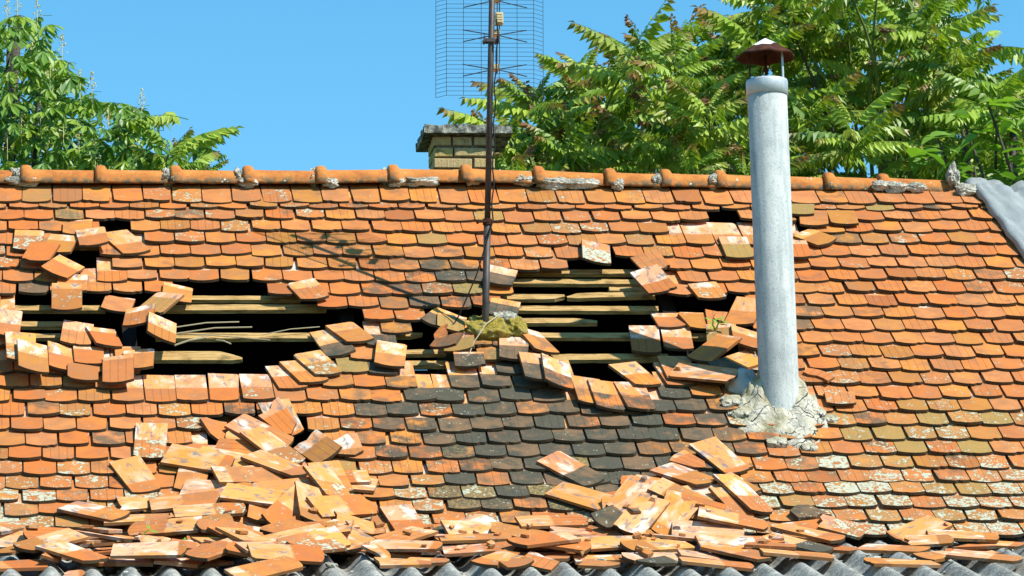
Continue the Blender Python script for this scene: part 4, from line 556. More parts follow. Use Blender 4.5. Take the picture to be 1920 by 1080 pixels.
# u, v, height, turn, side tilt, down tilt, look, length
HEAP = [
(-2.4211,2.9747,0.1217,-1.3724,0.0054,0.4524,"a",0.241),(-2.5221,3.3702,0.3055,-1.481,-0.109,0.4313,"a",0.234),(-2.0773,2.7567,0.1131,-1.2786,-0.0228,0.1278,"p",0.299),(-2.1581,2.8058,0.139,-1.44,0.0485,0.0197,"p",0.329),
(-2.1256,3.0642,0.1676,1.2021,0.11,0.4297,"p",0.38),(-2.2847,3.2336,0.2467,1.7502,0.0083,0.3918,"g",0.26),(-2.4298,3.4601,0.3617,1.5576,-0.0318,0.4022,"w",0.38),(-2.1836,3.2175,0.2596,1.5109,-0.0734,0.379,"g",0.26),
(-2.5203,3.2751,0.2958,-1.5712,0.1041,0.5296,"b",0.38),(-2.8503,2.8414,0.119,1.7998,-0.0118,0.1134,"b",0.38),(-2.8791,2.9173,0.1574,-1.3679,0.1057,0.0552,"p",0.38),(-2.1999,3.3169,0.3541,1.4595,-0.0042,0.2673,"o",0.38),
(-2.5142,3.1725,0.2771,-1.4391,0.0604,0.699,"w",0.38),(-1.9803,3.4758,0.3564,1.2828,0.0542,0.4226,"g",0.26),(-1.336,2.7674,0.1144,1.8092,-0.0245,0.1448,"w",0.38),(-2.1193,2.9053,0.1668,-1.7551,0.0895,0.0607,"b",0.38),
(-1.8052,2.8854,0.1757,1.2288,-0.1533,0.0935,"b",0.38),(-1.2667,2.632,0.1088,-1.508,-0.0241,0.1723,"p",0.38),(-1.654,2.5794,0.0991,-1.3319,0.0038,0.1776,"p",0.38),(-1.8267,2.6872,0.1334,1.5575,0.0743,0.1666,"a",0.306),
(-1.9414,2.7208,0.1601,-1.5462,0.0387,0.2776,"g",0.26),(-1.8575,3.0527,0.2226,1.5443,-0.0958,0.1339,"w",0.38),(-1.7991,3.0804,0.2444,-1.9535,-0.082,0.2156,"g",0.26),(-2.1091,3.5254,0.3997,-1.3924,-0.0529,0.4002,"g",0.26),
(-1.2386,2.6555,0.1294,-1.7482,-0.0201,0.1674,"q",0.38),(-0.657,2.8111,0.115,1.5347,-0.0346,0.1221,"p",0.38),(-0.7705,2.9948,0.1356,1.2824,0.2153,0.3374,"b",0.221),(-0.5753,2.8678,0.1385,1.3531,-0.0605,0.1277,"p",0.38),
(-1.1697,3.0435,0.1551,-1.3177,0.011,0.4357,"p",0.38),(-0.9242,3.1597,0.2252,1.6038,0.0198,0.3733,"w",0.38),(-1.0154,2.7998,0.1163,-1.723,0.0134,0.1044,"g",0.26),(-0.3806,3.1185,0.1895,1.6491,-0.007,0.4395,"w",0.324),
(-0.4922,3.1412,0.2205,1.3164,0.106,0.3927,"p",0.38),(-0.5778,3.1113,0.2392,-1.824,0.0745,0.4337,"w",0.38),(-1.3007,2.9045,0.1524,-1.7249,0.0428,0.143,"q",0.289),(-0.9673,3.2907,0.2965,1.7673,-0.0929,0.2976,"b",0.285),
(-1.3274,3.0457,0.1981,1.5122,0.0097,0.2257,"p",0.38),(-1.1812,2.8413,0.1643,-1.6854,-0.0883,0.2167,"p",0.38),(-0.164,3.2571,0.2632,1.3682,-0.0083,0.4049,"o",0.38),(0.9542,2.9411,0.1199,-1.4988,-0.0152,0.3242,"b",0.38),
(-0.0948,2.7963,0.1174,-1.5366,-0.0245,0.1452,"p",0.282),(0.1046,3.4639,0.353,-1.5253,0.0303,0.4324,"w",0.38),(1.2338,2.8275,0.1163,-1.6599,0.0113,0.1329,"p",0.318),(-0.2956,3.4425,0.3536,-1.6393,-0.0092,0.379,"b",0.38),
(0.3616,2.7916,0.1059,1.4969,-0.0067,0.1632,"w",0.22),(1.2804,3.1397,0.203,-1.07,-0.0181,0.4178,"w",0.38),(-0.2046,3.2211,0.2791,-1.6544,-0.0835,0.3892,"q",0.38),(0.3518,3.2198,0.2418,1.6009,-0.0541,0.4348,"w",0.38),
(0.8933,3.257,0.252,-1.5771,-0.0925,0.4337,"g",0.26),(0.0975,2.9399,0.1595,-1.4522,0.0496,0.154,"b",0.327),(1.2416,2.8414,0.1377,-1.7587,0.0187,0.1685,"w",0.283),(1.063,3.0166,0.1718,1.9642,0.066,0.3802,"a",0.242),
(0.3456,3.0363,0.1929,1.3739,-0.1139,0.3697,"w",0.235),(1.1981,3.0078,0.1952,1.8158,-0.0922,0.3648,"p",0.227),(-0.1148,2.7382,0.1288,1.9808,-0.0189,0.258,"a",0.247),(2.2501,3.0596,0.1624,-1.0954,-0.002,0.4344,"g",0.26),
(2.0318,3.3467,0.2968,1.5765,0.0048,0.4349,"w",0.293),(-1.594,2.3476,0.0781,1.7097,-0.0012,0.1431,"w",0.261),(-1.646,2.4157,0.1047,-1.4587,0.0319,0.0142,"b",0.38),(-1.1755,2.2366,0.0727,1.7969,-0.0007,0.1269,"p",0.38),
(-1.2133,2.2054,0.0856,1.5127,-0.0005,0.1331,"b",0.38),(-1.7349,2.6159,0.1484,-1.6807,-0.0192,0.319,"b",0.38),(0.5623,2.554,0.096,-1.504,0.0001,0.0412,"p",0.292),(0.388,2.5069,0.1063,-1.3851,0.0985,0.1229,"w",0.285),
(0.5281,2.2493,0.0634,1.6019,0.0036,0.1125,"p",0.38),(0.3208,2.48,0.1135,1.4212,0.097,0.1318,"g",0.26),(0.8447,2.5052,0.1016,1.4121,-0.0541,0.1048,"b",0.38),(-2.1809,1.7696,0.0632,0.0754,-0.0075,0.0114,"q",0.38),
(-2.2685,2.1396,0.0679,-0.3238,0.0355,0.0193,"a",0.38),(-1.9621,2.1179,0.0638,0.1698,-0.0015,0.0221,"w",0.38),(-1.8171,1.6028,0.0357,-0.2011,-0.4226,0.0216,"p",0.231),(-1.4531,1.4895,0.0512,-0.2976,-0.0119,-0.2937,"w",0.315),
(-1.462,1.5309,0.061,-0.5393,0.0251,-0.263,"w",0.27),(-1.1152,1.8249,0.0639,-0.212,0.0109,-0.028,"w",0.227),(-1.2718,1.8173,0.0464,-0.5115,0.4408,-0.0716,"w",0.301),(-1.6667,1.729,0.0146,-1.1851,-0.1583,-0.0479,"g",0.26),
(-1.5733,1.6624,0.0436,-0.8174,-0.0012,-0.0739,"p",0.38),(-1.6737,1.8401,0.0453,1.6714,-0.0039,-0.1228,"o",0.317),(-1.6572,1.9797,0.0517,1.998,-0.0065,-0.0509,"g",0.26),(-1.5165,1.843,0.0634,-0.6911,-0.1951,-0.011,"q",0.38),
(-1.7579,1.9976,0.074,-1.1987,-0.0302,-0.0012,"p",0.38),(-1.9286,2.0148,0.0938,-1.1525,0.0812,-0.0729,"a",0.38),(-1.7114,2.2022,0.0981,1.2966,-0.093,-0.0253,"w",0.293),(-1.8513,2.3673,0.1119,-1.243,0.1449,0.0077,"p",0.38),
(-1.2349,2.2468,0.1095,-0.1486,0.0009,0.0788,"a",0.38),(-1.6769,2.2285,0.1213,-1.8016,-0.1358,0.055,"o",0.38),(-1.5115,2.0958,0.1054,-0.805,-0.0952,0.1927,"p",0.38),(-1.464,2.3826,0.1331,-1.6953,0.0214,0.0371,"a",0.38),
(-2.2878,2.4768,0.0913,-1.4877,-0.0014,0.0907,"p",0.221),(-2.0239,2.509,0.1309,-1.6376,0.0818,0.1597,"a",0.38),(-2.2652,2.6924,0.1385,-1.4875,0.0603,0.3487,"p",0.38),(-1.9078,2.6978,0.1919,-1.635,0.0508,0.1874,"q",0.38),
(-2.4979,2.5883,0.1217,-0.8939,0.0451,0.2389,"w",0.38),(-1.9807,2.8797,0.2182,-1.6807,0.0781,0.1344,"w",0.38),(-2.1536,2.9186,0.2272,1.7708,0.1766,0.1566,"w",0.38),(-1.8084,3.0109,0.2655,1.5587,-0.168,0.2359,"b",0.38),
(-2.7426,2.9488,0.2025,1.4746,-0.114,0.1393,"o",0.28),(-2.611,3.1439,0.279,1.305,0.0704,0.5573,"p",0.38),(-2.4394,3.1154,0.2964,-0.7627,-0.1231,0.536,"w",0.38),(-2.4778,3.0125,0.2692,2.4156,-0.0427,0.5455,"q",0.267),
(-2.2307,3.3226,0.379,0.1137,-0.0153,0.3322,"p",0.321),(-1.9578,3.3528,0.3671,1.3384,-0.2141,0.3822,"a",0.38),(-1.8819,3.337,0.3725,-0.3327,-0.0786,0.3983,"a",0.38),(-1.8047,3.0965,0.3062,-0.8141,-0.1035,0.092,"o",0.295),
(-1.9117,3.497,0.4533,0.798,0.0454,0.2897,"b",0.38),(-1.6922,3.588,0.4788,1.8507,-0.1644,0.2837,"p",0.38),(-2.8618,3.2166,0.306,0.7869,0.178,0.435,"w",0.38),(-2.7506,3.2456,0.3517,0.9056,0.0183,0.244,"p",0.38),
(-2.9483,3.538,0.3912,-1.875,-0.0278,0.3684,"a",0.38),(-2.7525,3.4506,0.4019,-1.6702,-0.45,0.3153,"g",0.111),(-2.6371,3.49,0.4361,-0.6771,-0.0593,0.3124,"w",0.38),(-2.6479,3.7718,0.4808,-1.5526,0.101,0.3979,"g",0.136),
(-2.2569,3.5087,0.4593,-1.4753,0.0567,0.1792,"p",0.38),(-1.6109,2.6351,0.1796,0.1377,-0.1136,0.0592,"a",0.38),(-1.6467,2.572,0.1994,-1.2863,-0.032,0.0913,"p",0.38),(-1.4885,2.7157,0.2035,0.5794,-0.3529,-0.2333,"p",0.38),
(-1.3687,2.688,0.2184,-0.0089,-0.3375,0.029,"a",0.38),(-1.2604,2.4136,0.1741,-0.2515,-0.325,0.1555,"q",0.38),(-1.2059,2.6696,0.1943,-2.0252,-0.2986,-0.0332,"a",0.38),(-0.8819,2.6922,0.1206,-0.1378,-0.0119,0.1771,"w",0.38),
(-1.154,2.8826,0.2091,-1.2649,-0.1352,0.038,"a",0.306),(-1.2352,3.081,0.2674,-0.5374,0.1067,0.1238,"p",0.38),(-1.3726,3.0313,0.2675,1.7441,0.195,0.2207,"b",0.38),(-1.4846,3.0197,0.2747,-1.3833,0.0981,0.2641,"w",0.328),
(-1.5396,3.059,0.3082,1.2514,0.0508,0.0844,"b",0.266),(-1.4962,3.2224,0.3437,1.1166,-0.0073,0.103,"w",0.38),(-1.4181,3.3023,0.3672,1.0725,-0.1343,-0.021,"w",0.38),(-1.4407,3.4342,0.4212,-2.1344,-0.0955,0.2761,"q",0.38),
(-1.761,3.3052,0.4085,-0.2878,-0.1351,0.4169,"a",0.38),(-1.6238,3.542,0.488,-1.8741,-0.0985,0.295,"q",0.38),(-1.5771,3.6669,0.5318,-1.6515,-0.0959,0.0934,"a",0.38),(-0.9137,3.0138,0.2191,0.6895,-0.0392,0.3171,"b",0.38),
(-0.5638,2.8256,0.1534,0.9133,-0.022,0.1942,"d",0.38),(-0.513,2.9122,0.1815,-1.8092,-0.2026,0.001,"p",0.38),(-0.7915,3.1458,0.2539,-0.8822,0.1019,0.4091,"g",0.13),(-0.9353,3.2955,0.3357,-1.3104,0.0446,0.3146,"p",0.38),
(-0.5541,3.1249,0.2722,-1.5745,0.0152,0.3982,"a",0.38),(-0.5588,3.3369,0.3379,-1.5538,0.0808,0.3426,"p",0.38),(-0.8627,3.5092,0.3747,-1.4199,0.0115,0.4326,"g",0.26),(-0.4717,3.5167,0.4048,-0.699,0.0912,0.2355,"g",0.157),
(-0.4985,3.6256,0.458,0.7509,0.0347,0.3232,"a",0.28),(-0.9878,3.6203,0.4389,-1.569,-0.0242,0.3613,"a",0.305),(-0.2655,2.9511,0.1843,1.8987,-0.1033,0.2183,"o",0.38),(-1.698,3.8873,0.58,-2.0791,0.0045,0.1694,"o",0.38),
(0.0947,2.1022,0.0633,-0.6736,-0.0034,0.0219,"d",0.38),(0.1031,2.454,0.1078,-0.8049,0.1155,0.0852,"a",0.38),(0.6633,2.1666,0.0719,0.553,0.0029,0.113,"p",0.38),(0.7469,2.0432,0.0762,-0.6779,-0.0126,0.1114,"w",0.239),
(0.9342,1.9718,0.0627,-0.4268,-0.0009,0.0154,"p",0.38),(0.5729,2.3733,0.1151,-1.205,-0.028,0.1337,"b",0.38),(0.6928,2.501,0.1428,1.2753,-0.0442,-0.0213,"p",0.38),(0.6866,2.2743,0.1274,-0.6128,0.0248,0.2304,"w",0.38),
(0.9496,2.3102,0.0918,-0.6086,0.0082,0.1121,"w",0.311),(0.3768,2.6317,0.1465,-1.5222,0.0481,-0.3049,"d",0.38),(0.3527,2.5655,0.1861,0.5096,0.0234,0.0335,"f",0.38),(0.6891,2.7373,0.1392,1.586,-0.0822,-0.0868,"a",0.38),
(0.9038,2.5725,0.1418,-0.4459,-0.239,-0.0344,"a",0.304),(0.6327,2.5917,0.1804,-0.9532,-0.1435,0.0068,"b",0.38),(0.9702,2.5,0.1455,-0.4805,-0.3362,0.072,"w",0.38),(0.6812,2.7221,0.19,-1.1779,-0.0157,-0.2093,"o",0.38),
(0.2867,2.7704,0.2044,1.0344,0.0076,-0.0713,"d",0.38),(0.5349,2.7861,0.1961,0.6295,-0.026,-0.3394,"p",0.324),(0.3572,2.8371,0.226,0.5466,0.0092,-0.0234,"f",0.38),(-0.1024,2.7861,0.1583,-1.6772,-0.0196,0.2443,"a",0.38),
(-0.1378,3.0877,0.2414,0.8027,-0.068,0.3779,"a",0.38),(-0.0216,2.9767,0.2091,-1.6629,-0.0779,0.3672,"p",0.236),(0.0417,3.1492,0.2674,1.3009,-0.0798,0.357,"d",0.38),(0.1514,3.2449,0.3111,1.3018,-0.0559,0.2365,"f",0.38),
(-0.1739,3.3388,0.3728,-1.329,-0.0803,0.2832,"p",0.38),(0.7019,2.9478,0.1887,-1.3878,0.0098,0.0138,"f",0.38),(0.3632,3.3113,0.332,1.2106,-0.0777,0.2733,"p",0.38),(0.5125,3.1449,0.2737,-1.2927,-0.1235,0.575,"f",0.38),
(0.8493,2.8457,0.2035,-1.371,-0.1682,0.1735,"p",0.38),(0.8074,3.1147,0.2486,-1.3723,-0.0893,0.3851,"w",0.38),(0.7671,3.3023,0.3405,-1.5723,-0.0392,0.1951,"p",0.38),(0.3392,3.5213,0.397,1.3213,-0.0319,0.3871,"f",0.38),
(0.3252,3.6877,0.474,1.1473,-0.0231,0.3342,"d",0.24),(0.6296,3.5365,0.3972,-1.5365,-0.1463,0.3963,"d",0.38),(-0.0055,3.6748,0.4528,-0.8667,0.0152,0.4284,"p",0.231),(-0.2875,3.6203,0.4379,0.4072,-0.168,0.2757,"p",0.268),
(-0.2407,3.3557,0.4045,1.022,-0.0313,0.3105,"b",0.38),(-0.4222,3.7255,0.5036,-0.5771,-0.0688,0.1104,"g",0.11),(0.5996,3.7363,0.4904,-1.5197,-0.1043,0.4165,"a",0.38),(0.7579,3.5328,0.4277,-0.7408,-0.0379,0.3566,"a",0.38),
(1.2859,2.6526,0.1187,2.7214,0.0378,0.2175,"d",0.23),(1.2352,3.0043,0.2087,-0.8887,-0.0961,0.3446,"p",0.38),(1.1278,3.2018,0.2676,-0.8326,-0.082,0.3164,"d",0.38),(1.0003,3.28,0.34,-0.7307,-0.1084,0.2902,"g",0.11),
(1.0459,3.5797,0.4415,-1.5316,-0.0949,0.4456,"a",0.38),(0.9375,3.4363,0.407,-1.2853,-0.0548,0.437,"o",0.264),(1.8605,2.8502,0.1252,0.8873,-0.0131,0.1212,"a",0.38),(2.0716,2.9798,0.169,-1.4221,-0.0185,0.3219,"w",0.38),
(1.8494,3.1067,0.2192,-1.4537,0.0707,0.286,"p",0.272),(1.6453,3.2175,0.2398,-0.9639,0.0577,0.4204,"p",0.38),(1.8133,3.4994,0.3742,1.072,0.0036,0.3947,"w",0.259),(2.064,3.2586,0.2748,-1.0858,0.0183,0.5416,"g",0.211),
(2.032,3.593,0.4247,-1.0566,-0.03,0.3936,"p",0.38),(1.5465,3.7465,0.4903,1.4868,-0.0605,0.4362,"a",0.38),(-2.9494,2.7677,0.1418,-2.1492,0.0097,0.3333,"q",0.291),(-1.0947,3.4132,0.3698,-1.9025,-0.094,0.1379,"g",0.116),
(0.2653,3.5004,0.4152,-2.149,-0.0845,0.3641,"g",0.1),(1.4303,2.8492,0.1524,-1.2834,-0.1441,0.0763,"q",0.268),]
# name, label, root, shoot tips (m), seed, filling leaves, filling boxes, reddish young share, leaf sizes, group, leaves shown singly
PINNATE = [
 ('pinnate_tree','pinnate leaved tree with reddish shoot tips beside the brick chimney',Vector((4.47,30.30,0)),[(4.04,29.47,9.12),(3.89,29.77,8.92),(4.41,30.79,9.30),(4.42,29.50,9.31),(4.59,29.62,9.19),(4.03,29.84,8.75),(4.17,28.72,8.57),(4.65,29.63,8.93),(4.53,29.96,8.68),(4.20,30.42,8.71),(3.72,28.46,8.27),(4.68,29.05,9.13),(4.61,28.45,9.17),(3.85,30.47,9.07)],1,75,[(4.10,4.98,8.84,9.25,29.5,32.5),(4.35,5.03,8.84,9.46,29.5,32.5)],0.7,(0.36, 0.58),"pinnate leaved trees behind the ridge",150),
 ('pinnate_tree','pinnate leaved tree left of the flue pipe with pale green stems',Vector((5.43,30.30,0)),[(4.97,30.14,9.66),(4.89,28.32,9.09),(5.46,30.95,9.91),(5.23,30.90,9.53),(5.42,30.03,9.48),(5.63,29.92,9.66),(4.99,28.64,8.70),(5.12,28.24,8.71),(5.61,29.68,9.26),(5.01,28.37,8.32),(4.79,28.73,8.52),(5.42,28.88,8.66),(5.38,28.28,8.24),(5.01,29.50,8.46),(5.72,29.43,9.57),(6.01,30.56,9.53)],2,105,[(5.01,6.05,8.84,9.64,29.5,32.5),(5.10,6.10,8.84,9.77,29.5,32.5)],0.65,(0.36, 0.58),"pinnate leaved trees behind the ridge",160),
 ('pinnate_tree','tallest pinnate leaved tree right of the flue pipe running out of the frame',Vector((6.82,30.30,0)),[(6.01,29.65,9.75),(6.32,29.99,9.72),(6.45,29.60,9.78),(6.75,30.05,9.73),(6.87,29.48,9.70),(6.93,28.98,9.55),(7.51,30.99,9.91),(6.60,30.99,9.68),(6.76,30.55,9.51),(6.98,30.18,9.54),(6.98,29.08,9.23),(7.07,28.84,9.25),(6.01,29.01,8.90),(6.19,28.40,8.63),(6.95,30.35,9.20),(6.99,29.32,9.03),(6.38,30.57,8.94),(6.45,29.28,8.59),(7.59,30.88,9.44),(6.30,30.57,10.34),(6.08,28.20,9.75),(6.53,28.79,9.88),(7.27,30.75,10.36),(5.87,29.52,9.96)],3,160,[(6.11,7.60,8.91,9.82,29.5,32.5),(6.15,7.49,9.00,10.17,29.5,32.5)],0.55,(0.36, 0.58),"pinnate leaved trees behind the ridge",230),
 ('pinnate_tree','low pinnate leaved tree behind the tarpaulin at the right edge',Vector((7.59,30.30,0)),[(7.73,30.95,9.25),(7.15,29.31,8.76),(7.26,28.40,8.82),(7.59,29.96,8.75),(7.36,30.38,8.77),(7.49,28.96,8.39)],5,60,[(7.42,8.17,8.83,9.30,29.5,32.5)],0.3,(0.4, 0.6),"pinnate leaved trees behind the ridge",60),
 ('pinnate_sapling','drooping pinnate leaved sapling right of the blossoming chestnut',Vector((1.39,30.30,0)),[(1.30,28.44,8.43),(1.43,29.13,8.47),(1.34,30.90,8.90),(1.56,30.32,8.68)],4,12,[(1.26,1.59,8.86,9.11,29.5,32.5)],0.5,(0.28, 0.42),"pinnate leaved trees behind the ridge",50),
]
